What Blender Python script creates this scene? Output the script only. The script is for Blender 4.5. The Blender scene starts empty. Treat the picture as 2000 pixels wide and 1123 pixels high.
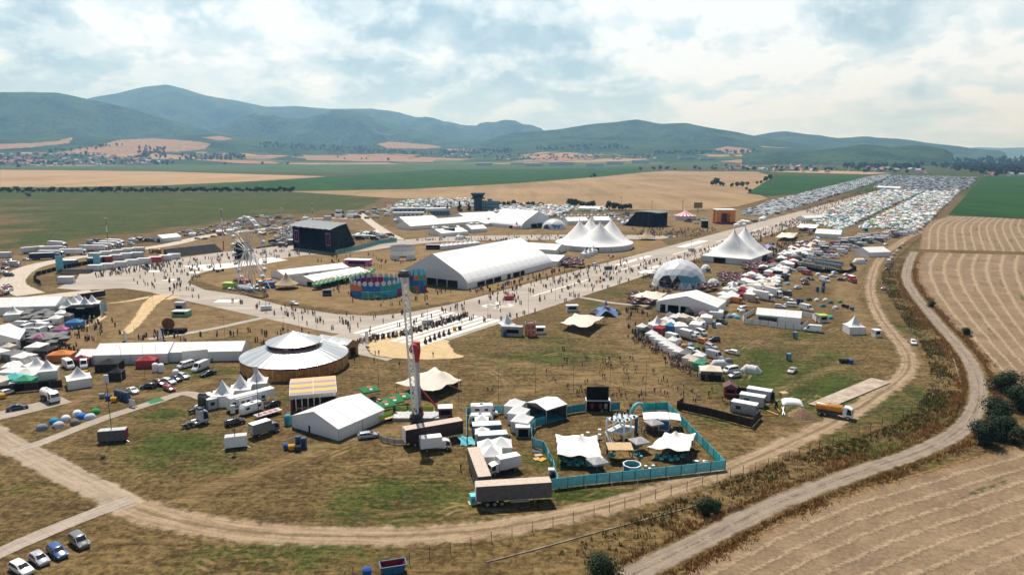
import bpy, bmesh, math, random
import numpy as np
from mathutils import Vector, Matrix
random.seed(7); RNG = np.random.default_rng(7)
S = bpy.context.scene
COL = S.collection
# ------------------------------------------------------------------ camera, sun, sky
FOC, CXP, CYP, HOR, CAMH = 1400.0, 1000.0, 561.5, 300.0, 62.0
PITCH = math.atan((CYP - HOR) / FOC)
cd = bpy.data.cameras.new('camera'); cam = bpy.data.objects.new('camera', cd); COL.objects.link(cam)
cd.sensor_width = 36; cd.lens = 36 * FOC / 2000; cd.clip_start = 1; cd.clip_end = 60000
cam.location = (0, 0, CAMH); cam.rotation_euler = (math.pi / 2 - PITCH, 0, 0); S.camera = cam
S.view_settings.view_transform = 'Standard'; S.view_settings.look = 'None'
S.view_settings.exposure = 0.34; S.view_settings.gamma = 1.0
S.cycles.max_bounces = 5; S.cycles.diffuse_bounces = 2; S.cycles.glossy_bounces = 2
S.cycles.transparent_max_bounces = 8; S.cycles.volume_bounces = 0
SUN_EL, SUN_AZ = 57.0, -17.5          # azimuth measured from +Y towards +X
sl = bpy.data.lights.new('sun', 'SUN'); sl.energy = 5.0; sl.angle = math.radians(0.5); sl.color = (1.0, 0.955, 0.89)
sun = bpy.data.objects.new('sun', sl); COL.objects.link(sun)
_e, _a = math.radians(SUN_EL), math.radians(SUN_AZ)
SUNV = Vector((math.sin(_a) * math.cos(_e), math.cos(_a) * math.cos(_e), math.sin(_e)))
sun.rotation_euler = SUNV.to_track_quat('Z', 'Y').to_euler(); sun.location = SUNV * 500

class NB:
    def __init__(s, tree): s.t = tree; tree.nodes.clear()
    def new(s, ty, ins=None, **pr):
        n = s.t.nodes.new(ty)
        for k, v in pr.items(): setattr(n, k, v)
        for k, v in (ins or {}).items():
            if isinstance(v, bpy.types.NodeSocket): s.t.links.new(v, n.inputs[k])
            elif v is not None: n.inputs[k].default_value = v
        return n
    def noise(s, vec, scale, detail=3, rough=0.55, dist=0.0):
        return s.new('ShaderNodeTexNoise', {'Vector': vec, 'Scale': scale, 'Detail': detail, 'Roughness': rough, 'Distortion': dist}).outputs['Fac']
    def math(s, op, a, b=None, c=None, clamp=False):
        n = s.new('ShaderNodeMath', {0: a, 1: b, 2: c}, operation=op); n.use_clamp = clamp; return n.outputs[0]
    def vmath(s, op, a, b=None):
        n = s.new('ShaderNodeVectorMath', {0: a}, operation=op)
        if b is not None:
            if isinstance(b, bpy.types.NodeSocket): s.t.links.new(b, n.inputs[1])
            elif isinstance(b, (int, float)): n.inputs['Scale'].default_value = b
            else: n.inputs[1].default_value = b
        return n.outputs[0]
    def mr(s, v, a, b, c=0.0, d=1.0, smooth=True):
        n = s.new('ShaderNodeMapRange', {'Value': v, 'From Min': a, 'From Max': b, 'To Min': c, 'To Max': d})
        n.interpolation_type = 'SMOOTHSTEP' if smooth else 'LINEAR'; n.clamp = True; return n.outputs[0]
    def mix(s, f, a, b, blend='MIX'):
        c4 = lambda v: v if isinstance(v, bpy.types.NodeSocket) else ((*v, 1.0) if len(v) == 3 else v)
        n = s.new('ShaderNodeMix', data_type='RGBA', blend_type=blend)
        for k, v in ((0, f), (6, c4(a)), (7, c4(b))):
            if isinstance(v, bpy.types.NodeSocket): s.t.links.new(v, n.inputs[k])
            else: n.inputs[k].default_value = v
        return n.outputs[2]
    def mapping(s, vec, rot=0.0, scale=(1, 1, 1)):
        return s.new('ShaderNodeMapping', {'Vector': vec, 'Rotation': (0, 0, rot), 'Scale': scale}).outputs[0]
    def attr(s, name): return s.new('ShaderNodeAttribute', attribute_name=name).outputs['Fac']
    def attrc(s, name): return s.new('ShaderNodeAttribute', attribute_name=name).outputs['Color']
    def pos(s): return s.new('ShaderNodeNewGeometry').outputs['Position']
    def bump(s, h, strength=0.3, dist=0.1):
        return s.new('ShaderNodeBump', {'Height': h, 'Strength': strength, 'Distance': dist}).outputs[0]
    def out(s, col, rough=0.8, spec=0.3, metal=0.0, normal=None, trans=None, alpha=None):
        c4 = col if isinstance(col, bpy.types.NodeSocket) else (*col[:3], 1.0)
        b = s.new('ShaderNodeBsdfPrincipled', {'Base Color': c4, 'Roughness': rough, 'Metallic': metal, 'Specular IOR Level': spec})
        if normal is not None: s.t.links.new(normal, b.inputs['Normal'])
        s.new('ShaderNodeOutputMaterial', {'Surface': b.outputs[0]}); return b

W = bpy.data.worlds.new('World'); S.world = W; W.use_nodes = True
CLOUD0 = (14.0, 9.0, 7.7)
def build_sky():
    b = NB(W.node_tree)
    sky = b.new('ShaderNodeTexSky', sky_type='NISHITA', sun_disc=False)
    sky.sun_elevation = math.radians(SUN_EL); sky.sun_rotation = math.radians(SUN_AZ)
    sky.air_density = 1.0; sky.dust_density = 1.5; sky.ozone_density = 1.0
    d = b.new('ShaderNodeTexCoord').outputs['Generated']
    xyz = b.new('ShaderNodeSeparateXYZ', {0: d}); z = xyz.outputs[2]
    az = b.math('ARCTAN2', xyz.outputs[0], xyz.outputs[1])
    up = b.math('LOGARITHM', b.math('ADD', b.math('MAXIMUM', z, -0.02), 0.075), 2.718)
    p = b.new('ShaderNodeCombineXYZ', {0: b.math('MULTIPLY', az, 5.2), 1: b.math('MULTIPLY', up, 1.75), 2: 0.0}).outputs[0]
    p = b.vmath('ADD', p, CLOUD0)
    def dens(v):
        big = b.noise(v, 0.62, 2, 0.5)
        mid = b.noise(v, 1.7, 9, 0.62, 0.15)
        return b.math('ADD', b.math('MULTIPLY', big, 0.62), b.math('MULTIPLY', mid, 0.55))
    n0 = dens(p); n1 = dens(b.vmath('ADD', p, (-0.05, 0.17, 0.05)))       # a step towards the sun
    cover = b.math('MULTIPLY', b.mr(n0, 0.43, 0.52), b.mr(z, 0.21, 0.33, 1.0, 0.0))     # open sky overhead, where the sun shines through
    lit = b.mr(b.math('SUBTRACT', n0, n1), -0.05, 0.075)
    thick = b.mr(b.math('ADD', b.math('MULTIPLY', b.noise(p, 0.62, 2, 0.5), 0.7), b.math('MULTIPLY', n0, 0.35)), 0.50, 0.62)
    fine = b.noise(p, 4.5, 6, 0.62, 0.2)
    g = b.math('ADD', b.math('MULTIPLY', lit, 0.50), b.math('MULTIPLY', b.math('SUBTRACT', 1.0, thick), 0.55))
    g = b.math('ADD', g, b.math('MULTIPLY', b.math('SUBTRACT', fine, 0.5), 0.85), clamp=True)
    cc = b.new('ShaderNodeValToRGB', {0: g}); r = cc.color_ramp
    r.elements[0].position = 0.0; r.elements[0].color = (7.20, 10.00, 12.19, 1)
    r.elements[1].position = 0.72; r.elements[1].color = (17.00, 18.61, 20.01, 1)
    e = r.elements.new(0.34); e.color = (11.20, 14.00, 16.00, 1)
    blue = b.mix(0.85, sky.outputs[0], (11.61, 15.60, 18.40, 1))    # milky gaps between the clouds near the horizon
    blue = b.mix(b.mr(z, 0.20, 0.34), blue, sky.outputs[0])
    col = b.mix(cover, blue, cc.outputs[0])
    hz = b.mr(z, 0.0, 0.11, 0.55, 0.0)
    col = b.mix(hz, col, (12.60, 15.81, 18.20, 1))
    col = b.mix(b.mr(z, -0.02, 0.0), (2.39, 2.80, 2.80, 1), col)
    bg = b.new('ShaderNodeBackground', {'Color': col, 'Strength': 0.0455})
    b.new('ShaderNodeOutputWorld', {'Surface': bg.outputs[0]})
build_sky()

# ------------------------------------------------------------------ photo pixel <-> land
CP, SP = math.cos(PITCH), math.sin(PITCH)
def G(px, py, z=0.0):
    dx, dy = (px - CXP) / FOC, -(py - CYP) / FOC
    Y, Z = CP + SP * dy, -SP + CP * dy
    t = (z - CAMH) / Z
    return Vector((dx * t, Y * t, z))
def PX(p):
    x, y, z = p[0], p[1], p[2] - CAMH
    zc = y * CP - z * SP; yc = y * SP + z * CP
    return (CXP + FOC * x / zc, CYP - FOC * yc / zc)
def mpp(px, py):
    p = G(px, py); return FOC / (p.y * CP + CAMH * SP)
def hgt(px, py, top):
    p = G(px, py); k = -(top - CYP) / FOC
    return CAMH + p.y * (k * CP - SP) / (CP + k * SP)
def ang(a, b): return math.atan2(b[1] - a[1], b[0] - a[0])

# ------------------------------------------------------------------ mesh helper
class MB:
    def __init__(s): s.v = []; s.f = []; s.m = []; s.cur = 0
    def add(s, vs, fs, m=None):
        o = len(s.v); s.v += [tuple(v) for v in vs]; s.f += [tuple(i + o for i in f) for f in fs]; s.m += [s.cur if m is None else m] * len(fs); return s
    def box(s, c, d, rz=0.0, taper=1.0, m=None):
        hx, hy, h = d[0] / 2, d[1] / 2, d[2]; ca, sa = math.cos(rz), math.sin(rz); vs = []
        for z, k in ((0, 1.0), (h, taper)):
            for x, y in ((-hx, -hy), (hx, -hy), (hx, hy), (-hx, hy)):
                vs.append((c[0] + (x * ca - y * sa) * k, c[1] + (x * sa + y * ca) * k, c[2] + z))
        return s.add(vs, [(3, 2, 1, 0), (4, 5, 6, 7), (0, 1, 5, 4), (1, 2, 6, 5), (2, 3, 7, 6), (3, 0, 4, 7)], m)
    def bar(s, a, b, w, h=None, m=None):
        a, b = Vector(a), Vector(b); d = (b - a)
        if d.length < 1e-6: return s
        d.normalize(); up = Vector((0, 0, 1)) if abs(d.z) < 0.95 else Vector((0, 1, 0))
        x = d.cross(up).normalized() * (w / 2); y = x.cross(d).normalized() * ((h or w) / 2)
        vs = [p + q for p in (a, b) for q in (-x - y, x - y, x + y, -x + y)]
        return s.add(vs, [(3, 2, 1, 0), (4, 5, 6, 7), (0, 1, 5, 4), (1, 2, 6, 5), (2, 3, 7, 6), (3, 0, 4, 7)], m)
    def tube(s, a, b, r0, r1=None, n=8, m=None, caps=True):
        a, b = Vector(a), Vector(b); r1 = r0 if r1 is None else r1; d = (b - a).normalized()
        up = Vector((0, 0, 1)) if abs(d.z) < 0.95 else Vector((0, 1, 0))
        x = d.cross(up).normalized(); y = x.cross(d).normalized(); vs = []
        for p, r in ((a, r0), (b, r1)):
            for i in range(n):
                t = 2 * math.pi * i / n; vs.append(p + x * (r * math.cos(t)) + y * (r * math.sin(t)))
        fs = [(i, (i + 1) % n, n + (i + 1) % n, n + i) for i in range(n)]
        if caps: fs += [tuple(range(n - 1, -1, -1)), tuple(range(n, 2 * n))]
        return s.add(vs, fs, m)
    def lathe(s, c, prof, n=24, m=None, caps=(False, False)):
        vs = []
        for r, z in prof:
            for i in range(n):
                t = 2 * math.pi * i / n; vs.append((c[0] + r * math.cos(t), c[1] + r * math.sin(t), c[2] + z))
        fs = []
        for k in range(len(prof) - 1):
            for i in range(n):
                j = (i + 1) % n; fs.append((k * n + i, k * n + j, (k + 1) * n + j, (k + 1) * n + i))
        if caps[0]: fs.append(tuple(range(n - 1, -1, -1)))
        if caps[1]: fs.append(tuple((len(prof) - 1) * n + i for i in range(n)))
        return s.add(vs, fs, m)
    def prism(s, poly, z0, z1, m=None, bottom=True):
        n = len(poly)
        vs = [(p[0], p[1], z0) for p in poly] + [(p[0], p[1], z1) for p in poly]
        fs = [(i, (i + 1) % n, n + (i + 1) % n, n + i) for i in range(n)] + [tuple(range(n, 2 * n))]
        if bottom: fs.append(tuple(range(n - 1, -1, -1)))
        return s.add(vs, fs, m)
    def loft(s, secs, caps=True, m=None, closed=True):
        n = len(secs[0]); vs = [p for r in secs for p in r]; fs = []
        for k in range(len(secs) - 1):
            for i in range(n if closed else n - 1):
                j = (i + 1) % n; fs.append((k * n + i, k * n + j, (k + 1) * n + j, (k + 1) * n + i))
        if caps: fs += [tuple(range(n - 1, -1, -1)), tuple((len(secs) - 1) * n + i for i in range(n))]
        return s.add(vs, fs, m)
    def grid(s, fn, nu, nv, m=None):
        vs = [fn(i / nu, j / nv) for j in range(nv + 1) for i in range(nu + 1)]
        fs = [(j * (nu + 1) + i, j * (nu + 1) + i + 1, (j + 1) * (nu + 1) + i + 1, (j + 1) * (nu + 1) + i) for j in range(nv) for i in range(nu)]
        return s.add(vs, fs, m)
    def sphere(s, c, r, n=10, k=6, sz=1.0, m=None):
        prof = [(max(r * math.sin(math.pi * i / k), 1e-4), -r * sz * math.cos(math.pi * i / k)) for i in range(k + 1)]
        return s.lathe(c, prof, n, m)
    def join(s, o, mmap=None):
        off = len(s.v); s.v += o.v; s.f += [tuple(i + off for i in f) for f in o.f]
        s.m += [(mmap[q] if mmap else q) for q in o.m]; return s
    def moved(s, loc=(0, 0, 0), rz=0.0, sc=1.0):
        o = MB(); ca, sa = math.cos(rz), math.sin(rz)
        o.v = [((x * ca - y * sa) * sc + loc[0], (x * sa + y * ca) * sc + loc[1], z * sc + loc[2]) for x, y, z in s.v]; o.f = list(s.f); o.m = list(s.m); return o
    def mesh(s, name, mats, smooth=False):
        me = bpy.data.meshes.new(name); me.from_pydata(s.v, [], s.f)
        for q in (mats if isinstance(mats, (list, tuple)) else [mats]): me.materials.append(q)
        if any(s.m): me.polygons.foreach_set('material_index', s.m)
        if smooth:
            me.polygons.foreach_set('use_smooth', [True] * len(s.f))
            try: me.set_sharp_from_angle(angle=math.radians(38))
            except Exception: pass
        me.update(); return me

def link(name, me, parent=None, loc=(0, 0, 0), rz=0.0, color=None, scale=None):
    o = bpy.data.objects.new(name, me); COL.objects.link(o)
    o.location = loc; o.rotation_euler = (0, 0, rz)
    if scale is not None: o.scale = (scale,) * 3 if isinstance(scale, (int, float)) else scale
    if parent is not None: o.parent = parent
    if color is not None: o.color = (*color[:3], 1.0)
    return o
def tag(o, label=None, cat=None, group=None, kind=None):
    if label: o['label'] = label
    if cat: o['category'] = cat
    if group: o['group'] = group
    if kind: o['kind'] = kind
    return o
def struct(name, me, label=None, kind='structure'):
    o = link(name, me); o['kind'] = kind
    if label: o['label'] = label
    return o
LAND = []                     # landmarks for labels: (x, y, phrase)
def thing(name, label, cat, loc=(0, 0, 0), rz=0.0, group=None, land=None):
    o = link(name, None, None, loc, rz); tag(o, label, cat, group)
    if land: LAND.append((loc[0], loc[1], land))
    return o
def part(name, mb, mat, parent, smooth=False, label=None, color=None):
    o = link(name, mb.mesh(name, mat, smooth), parent, color=color)
    if label: o['label'] = label
    return o
def solo(name, mb, mat, label, cat, loc=(0, 0, 0), rz=0.0, group=None, smooth=False, land=None, color=None):
    o = link(name, mb.mesh(name, mat, smooth), None, loc, rz, color); tag(o, label, cat, group)
    if land: LAND.append((loc[0], loc[1], land))
    return o

# ------------------------------------------------------------------ materials
MATS = {}
def flat(name, col, rough=0.75, spec=0.3, metal=0.0, var=0.12, scale=1.5, bump=0.0):
    if name in MATS: return MATS[name]
    m = bpy.data.materials.new(name); m.use_nodes = True; b = NB(m.node_tree)
    tc = b.new('ShaderNodeTexCoord').outputs['Object']
    n = b.noise(tc, scale, 4, 0.6); f = b.mr(n, 0.35, 0.7, 0.0, 1.0)
    dark = tuple(c * (1 - 1.6 * var) for c in col); lite = tuple(min(c * (1 + var), 0.92) for c in col)
    nrm = b.bump(b.noise(tc, scale * 6, 2), bump, 0.05) if bump else None
    b.out(b.mix(f, dark, lite), rough, spec, metal, nrm); MATS[name] = m; return m
def tint(name, rough=0.35, spec=0.5, metal=0.0, mul=1.0, coat=0.0, dirt=0.1):
    if name in MATS: return MATS[name]
    m = bpy.data.materials.new(name); m.use_nodes = True; b = NB(m.node_tree)
    c = b.new('ShaderNodeObjectInfo').outputs['Color']
    tc = b.new('ShaderNodeTexCoord').outputs['Object']
    n = b.mr(b.noise(tc, 2.0, 4, 0.6), 0.4, 0.75, 0.0, dirt)
    bs = b.out(b.mix(n, b.mix(1.0, c, (mul,) * 3, 'MULTIPLY'), (0.25, 0.2, 0.14)), rough, spec, metal)
    bs.inputs['Coat Weight'].default_value = coat
    MATS[name] = m; return m
M_PAINT = tint('car_paint', 0.25, 0.5, 0.0, 1.0, 0.5)
M_CLOTH = tint('dyed_fabric', 0.85, 0.15)
M_GLASS = flat('dark_glass', (0.02, 0.025, 0.03), 0.08, 0.6, var=0.05)
M_TYRE = flat('tyre_rubber', (0.02, 0.02, 0.02), 0.85, 0.2)
M_RIM = flat('wheel_rim', (0.4, 0.4, 0.42), 0.35, 0.5, 0.6)
M_LAMP = flat('lamp_glass', (0.75, 0.76, 0.78), 0.15, 0.6)
M_TAIL = flat('tail_light_red', (0.4, 0.02, 0.02), 0.25, 0.5)
M_BLACK = flat('black_fabric', (0.010, 0.010, 0.011), 0.9, 0.05)
M_DARK = flat('dark_steel', (0.045, 0.047, 0.05), 0.55, 0.4)
M_STEEL = flat('galvanised_steel', (0.42, 0.43, 0.44), 0.4, 0.5, 0.4)
M_WPAINT = flat('white_paint', (0.78, 0.78, 0.77), 0.5, 0.4, var=0.06)
M_GREYC = flat('grey_tarpaulin', (0.105, 0.1, 0.1), 0.7, 0.3)
M_BEIGE = flat('beige_roof_canvas', (0.52, 0.43, 0.36), 0.8, 0.2, var=0.08)
M_TURQ = flat('turquoise_banner', (0.15, 0.54, 0.61), 0.7, 0.25, var=0.06)
M_TURQD = flat('turquoise_dark', (0.04, 0.26, 0.32), 0.7, 0.25, var=0.08)
M_BLUE = flat('blue_plastic', (0.04, 0.13, 0.33), 0.45, 0.4)
M_NAVY = flat('navy_plastic', (0.02, 0.05, 0.10), 0.45, 0.4)
M_YEL = flat('yellow_plastic', (0.62, 0.33, 0.02), 0.45, 0.4)
M_RED = flat('red_paint', (0.42, 0.03, 0.04), 0.45, 0.4)
M_DRED = flat('dark_red_fabric', (0.22, 0.025, 0.04), 0.75, 0.2)
M_GREEN = flat('green_fabric', (0.015, 0.17, 0.06), 0.75, 0.2)
M_ORANGE = flat('orange_paint', (0.62, 0.2, 0.02), 0.4, 0.5)
M_LIME = flat('lime_paint', (0.36, 0.55, 0.05), 0.5, 0.4)
M_PINK = flat('pink_fabric', (0.5, 0.13, 0.36), 0.75, 0.2)
M_PLUM = flat('plum_fabric', (0.10, 0.035, 0.06), 0.8, 0.2)
M_WOOD = flat('brown_timber', (0.30, 0.17, 0.07), 0.75, 0.25, var=0.2, scale=3)
M_PALEWOOD = flat('pale_timber', (0.5, 0.36, 0.2), 0.75, 0.25, var=0.15, scale=3)
M_SKIN = flat('skin', (0.48, 0.27, 0.19), 0.6, 0.3, var=0.05)
M_HAIR = flat('hair', (0.05, 0.03, 0.02), 0.7, 0.3)
M_JEANS = flat('dark_trousers', (0.03, 0.035, 0.05), 0.85, 0.15)
def tent_mat(name, col, seam=5.0, rough=0.55, transl=0.12):
    if name in MATS: return MATS[name]
    m = bpy.data.materials.new(name); m.use_nodes = True; b = NB(m.node_tree)
    tc = b.new('ShaderNodeTexCoord').outputs['Object']
    n = b.noise(tc, 0.5, 5, 0.65); fine = b.noise(b.mapping(tc, 0.4, (1, 1, 0.2)), 1.6, 4, 0.6)
    c = b.mix(b.mr(n, 0.4, 0.75, 0, 0.5), col, tuple(x * 0.86 for x in col))
    c = b.mix(b.mr(fine, 0.55, 0.8, 0, 0.3), c, tuple(x * y for x, y in zip(col, (0.8, 0.78, 0.72))))
    h = b.math('ADD', b.noise(b.mapping(tc, 0.2, (1, 1, 0.25)), 0.9, 3), b.math('MULTIPLY', fine, 0.5))
    bs = b.out(c, rough, 0.3, 0.0, b.bump(h, 0.22, 0.35))
    MATS[name] = m; return m
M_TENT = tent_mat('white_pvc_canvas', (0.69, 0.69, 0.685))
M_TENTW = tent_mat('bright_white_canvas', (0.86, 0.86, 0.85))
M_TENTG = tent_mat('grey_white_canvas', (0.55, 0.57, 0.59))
M_CREAM = tent_mat('cream_stretch_canvas', (0.60, 0.55, 0.47), rough=0.75)
M_WSTRETCH = tent_mat('white_stretch_canvas', (0.74, 0.73, 0.71), rough=0.7)
M_CREAMW = tent_mat('off_white_canvas', (0.62, 0.58, 0.54), rough=0.75)
M_TAN = tent_mat('tan_canvas', (0.38, 0.29, 0.19), rough=0.8)
# ------------------------------------------------------------------ the land
def gp(pts): return [G(*p) for p in pts]
def smooth_line(pts, step=3.0):
    P = [Vector(p) for p in pts]; P = [P[0] * 2 - P[1]] + P + [P[-1] * 2 - P[-2]]; out = []
    for i in range(1, len(P) - 2):
        a, b, c, d = P[i - 1], P[i], P[i + 1], P[i + 2]; n = max(2, int((c - b).length / step))
        for k in range(n):
            t = k / n
            out.append(0.5 * ((2 * b) + (c - a) * t + (2 * a - 5 * b + 4 * c - d) * t * t + (3 * b - a - 3 * c + d) * t ** 3))
    out.append(P[-2]); return out
def in_poly(X, Y, poly):
    r = np.zeros(np.shape(X), bool); n = len(poly); j = n - 1
    for i in range(n):
        xi, yi, xj, yj = poly[i][0], poly[i][1], poly[j][0], poly[j][1]
        if yi != yj:
            c = ((yi > Y) != (yj > Y)) & (X < (xj - xi) * (Y - yi) / (yj - yi) + xi); r ^= c
        j = i
    return r
def seg_dist(X, Y, line):
    d = np.full(np.shape(X), 1e9)
    for a, b in zip(line[:-1], line[1:]):
        dx, dy = b[0] - a[0], b[1] - a[1]; L = dx * dx + dy * dy + 1e-9
        t = np.clip(((X - a[0]) * dx + (Y - a[1]) * dy) / L, 0, 1)
        d = np.minimum(d, np.hypot(X - a[0] - t * dx, Y - a[1] - t * dy))
    return d
GREEN = [(800, 950, 220, 60, .52), (700, 985, 200, 50, .45), (520, 1080, 200, 50, .6), (350, 900, 200, 40, .35), (150, 960, 140, 30, .3), (250, 1075, 60, 20, .2), (60, 955, 90, 25, .5), (330, 870, 120, 30, .55),
         (1150, 970, 150, 25, .8), (1080, 905, 70, 20, .6), (1560, 740, 200, 60, .75), (1640, 700, 90, 40, .6), (1480, 760, 60, 25, .5), (1480, 700, 60, 25, .7), (1700, 880, 120, 40, .5),
         (1390, 820, 60, 20, .7), (1580, 660, 80, 20, .4), (1100, 690, 170, 35, .55), (1000, 660, 70, 15, .5), (1250, 690, 60, 30, .3), (1200, 600, 80, 15, .5),
         (1380, 545, 50, 12, .7), (1460, 520, 40, 8, .6), (1250, 575, 50, 10, .4), (430, 800, 60, 30, .5), (330, 810, 60, 15, .6), (560, 780, 30, 12, .6), (1050, 780, 90, 18, .35),
         (1250, 770, 60, 20, .4), (940, 790, 40, 15, .3), (420, 730, 80, 20, .3), (1660, 470, 40, 6, .9), (1700, 430, 40, 6, .8), (1560, 455, 60, 8, .6),
         (1300, 920, 120, 35, .35), (1800, 770, 40, 50, .6), (1760, 640, 12, 60, .6), (1745, 560, 8, 40, .6), (960, 1010, 90, 16, .3), (1120, 860, 40, 10, .5), (650, 870, 60, 15, .3)]
GREENF = [([(0, 376), (560, 374), (750, 385), (740, 392), (690, 412), (560, 418), (480, 428), (330, 445), (120, 470), (0, 490)], .72),
          ([(0, 376), (250, 374), (560, 374), (690, 380), (720, 400), (500, 403), (380, 402), (200, 398), (0, 392)], .8)]
WORN = [([(380, 965), (560, 900), (720, 845), (960, 800), (1000, 770), (1130, 740), (1250, 720), (1330, 700)], 3.2, .6), ([(905, 690), (1000, 710), (1100, 720), (1250, 760), (1380, 790)], 3.5, .5),
        ([(880, 690), (960, 720), (985, 760), (940, 790)], 2.5, .5), ([(1430, 800), (1500, 770), (1620, 720), (1690, 690)], 3.0, .5), ([(1460, 790), (1530, 740), (1590, 690), (1610, 640)], 2.5, .4),
        ([(220, 770), (330, 770), (430, 735), (480, 735)], 3.0, .6), ([(60, 830), (130, 800), (200, 755), (330, 725)], 3.0, .5), ([(1200, 600), (1230, 660), (1260, 730), (1330, 790)], 7, .5),
        ([(1540, 470), (1500, 540), (1440, 580), (1330, 640)], 9, .75), ([(1560, 440), (1600, 470), (1700, 480)], 8, .6), ([(0, 700), (90, 690), (160, 660), (210, 620)], 8, .55),
        ([(700, 680), (640, 720), (600, 745)], 4, .35), ([(0, 800), (110, 770), (220, 745)], 4, .4), ([(1000, 1000), (850, 1005), (700, 1010)], 3, .4), ([(640, 1010), (900, 1015), (1150, 985)], 2, .4),
        ([(1690, 640), (1650, 560), (1690, 500)], 7, .6), ([(1500, 860), (1620, 800)], 4, .4), ([(1150, 800), (1300, 790), (1400, 790)], 3, .4), ([(540, 560), (640, 580), (800, 590)], 9, .5), ([(480, 480), (650, 495), (820, 500)], 14, .5)]
STRAW = [([(370, 545), (440, 522), (600, 497), (720, 492), (870, 473), (1290, 468), (1310, 480), (1100, 530), (900, 588), (700, 612), (480, 577)], .72), ([(700, 470), (1180, 457), (1500, 450), (1560, 400), (1440, 405), (1000, 430), (780, 445), (690, 425)], .62), ([(-60, 600), (330, 585), (640, 640), (700, 670), (560, 690), (480, 655), (200, 690), (-60, 740)], .6), ([(-60, 500), (120, 500), (330, 476), (600, 432), (720, 412), (740, 440), (420, 500), (60, 545), (-60, 580)], .55), ([(1290, 560), (1420, 500), (1560, 420), (1720, 370), (1890, 370), (1790, 455), (1700, 560), (1560, 560), (1400, 620)], .5), ([(905, 600), (1000, 640), (1250, 560), (1290, 600), (1200, 690), (900, 700)], .3)]
STRAWG = [(gp(p), a) for p, a in STRAW]
GREENG = [(*G(x, y)[:2], abs(G(x + rx, y).x - G(x, y).x), max(2.0, abs(G(x, y - ry).y - G(x, y + ry).y) / 2), a) for x, y, rx, ry, a in GREEN]
GREENFG = [(gp(p), a) for p, a in GREENF]
WORNG = [(smooth_line(gp(p), 8.0), w, a) for p, w, a in WORN]
def land_attr(V):
    X, Y = V[:, 0], V[:, 1]; g = np.zeros(len(X)); d = np.zeros(len(X))
    for cx, cy, rx, ry, a in GREENG:
        q = ((X - cx) / rx) ** 2 + ((Y - cy) / ry) ** 2; g = np.maximum(g, a * np.exp(-q * 1.1))
    for p, a in GREENFG: g = np.maximum(g, a * in_poly(X, Y, p))
    for p, a in STRAWG: d = np.maximum(d, a * in_poly(X, Y, p))
    for l, w, a in WORNG:
        q = seg_dist(X, Y, l); d = np.maximum(d, a * np.clip(1.4 - q / w * 0.9, 0, 1))
    return g, d
def set_attrs(me, **kw):
    for k, v in kw.items():
        a = me.attributes.new(k, 'FLOAT', 'POINT'); a.data.foreach_set('value', np.asarray(v, np.float32))
def verts_of(me):
    a = np.empty(len(me.vertices) * 3, np.float32); me.vertices.foreach_get('co', a); return a.reshape(-1, 3)

def grass_color(b):
    p = b.pos(); gr, dt = b.attr('green'), b.attr('worn')
    big = b.noise(p, 0.018, 4, 0.6, 0.6); mid = b.noise(p, 0.11, 6, 0.7, 1.2); fine = b.noise(p, 0.9, 4, 0.7)
    st1 = b.noise(b.mapping(p, 0.75, (0.10, 0.55, 1)), 1.0, 6, 0.72, 1.2)
    st2 = b.noise(b.mapping(p, -0.5, (0.10, 0.5, 1)), 1.0, 6, 0.72, 1.2)
    st = b.mix(b.mr(b.noise(p, 0.03, 2), 0.4, 0.6), st1, st2)
    s = b.math('ADD', b.math('MULTIPLY', st, 0.55), b.math('MULTIPLY', mid, 0.45))
    s = b.math('ADD', s, b.math('MULTIPLY', b.math('SUBTRACT', fine, 0.5), 0.55))
    dry = b.mix(b.mr(s, 0.36, 0.66), (0.052, 0.034, 0.012), (0.20, 0.138, 0.058))
    dry = b.mix(b.mr(big, 0.45, 0.65, 0, 0.5), dry, (0.095, 0.060, 0.023))
    clump = b.noise(p, 0.75, 5, 0.75)
    dry = b.mix(b.mr(clump, 0.50, 0.64, 0, 0.75), dry, (0.034, 0.019, 0.007))
    dry = b.mix(b.mr(clump, 0.32, 0.45, 0.45, 0.0), dry, (0.25, 0.155, 0.072))
    grn = b.mix(b.mr(s, 0.38, 0.64), (0.013, 0.030, 0.003), (0.058, 0.082, 0.012))
    k = b.math('ADD', gr, b.math('MULTIPLY', b.math('SUBTRACT', b.math('ADD', mid, big), 1.0), 1.9))
    k = b.math('SUBTRACT', k, b.math('MULTIPLY', b.math('SUBTRACT', s, 0.5), 1.9))
    c = b.mix(b.mr(k, 0.08, 0.72, 0, 0.92), dry, b.mix(b.mr(clump, 0.52, 0.66, 0, 0.6), grn, (0.010, 0.017, 0.003)))
    w = b.math('ADD', dt, b.math('MULTIPLY', b.math('SUBTRACT', st, 0.5), 1.1))
    return b.mix(b.mr(w, 0.25, 0.85, 0, 0.75), c, b.mix(b.mr(mid, 0.35, 0.65), (0.185, 0.118, 0.055), (0.27, 0.185, 0.095))), s
def M_grass():
    m = bpy.data.materials.new('dry_grass'); m.use_nodes = True; b = NB(m.node_tree)
    c, s = grass_color(b); b.out(c, 0.95, 0.1, 0, b.bump(s, 0.5, 0.25)); return m
M_GRASS = M_grass()
def axis(a0, a1, step, far_lo, far_hi):
    mid = list(np.arange(a0, a1 + 1e-6, step)); hi = []; v, d = a1, step
    while v < far_hi: d *= 1.16; v += d; hi.append(v)
    lo = []; v, d = a0, step
    while v > far_lo: d *= 1.22; v -= d; lo.append(v)
    return np.array(lo[::-1] + mid + hi)
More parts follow.
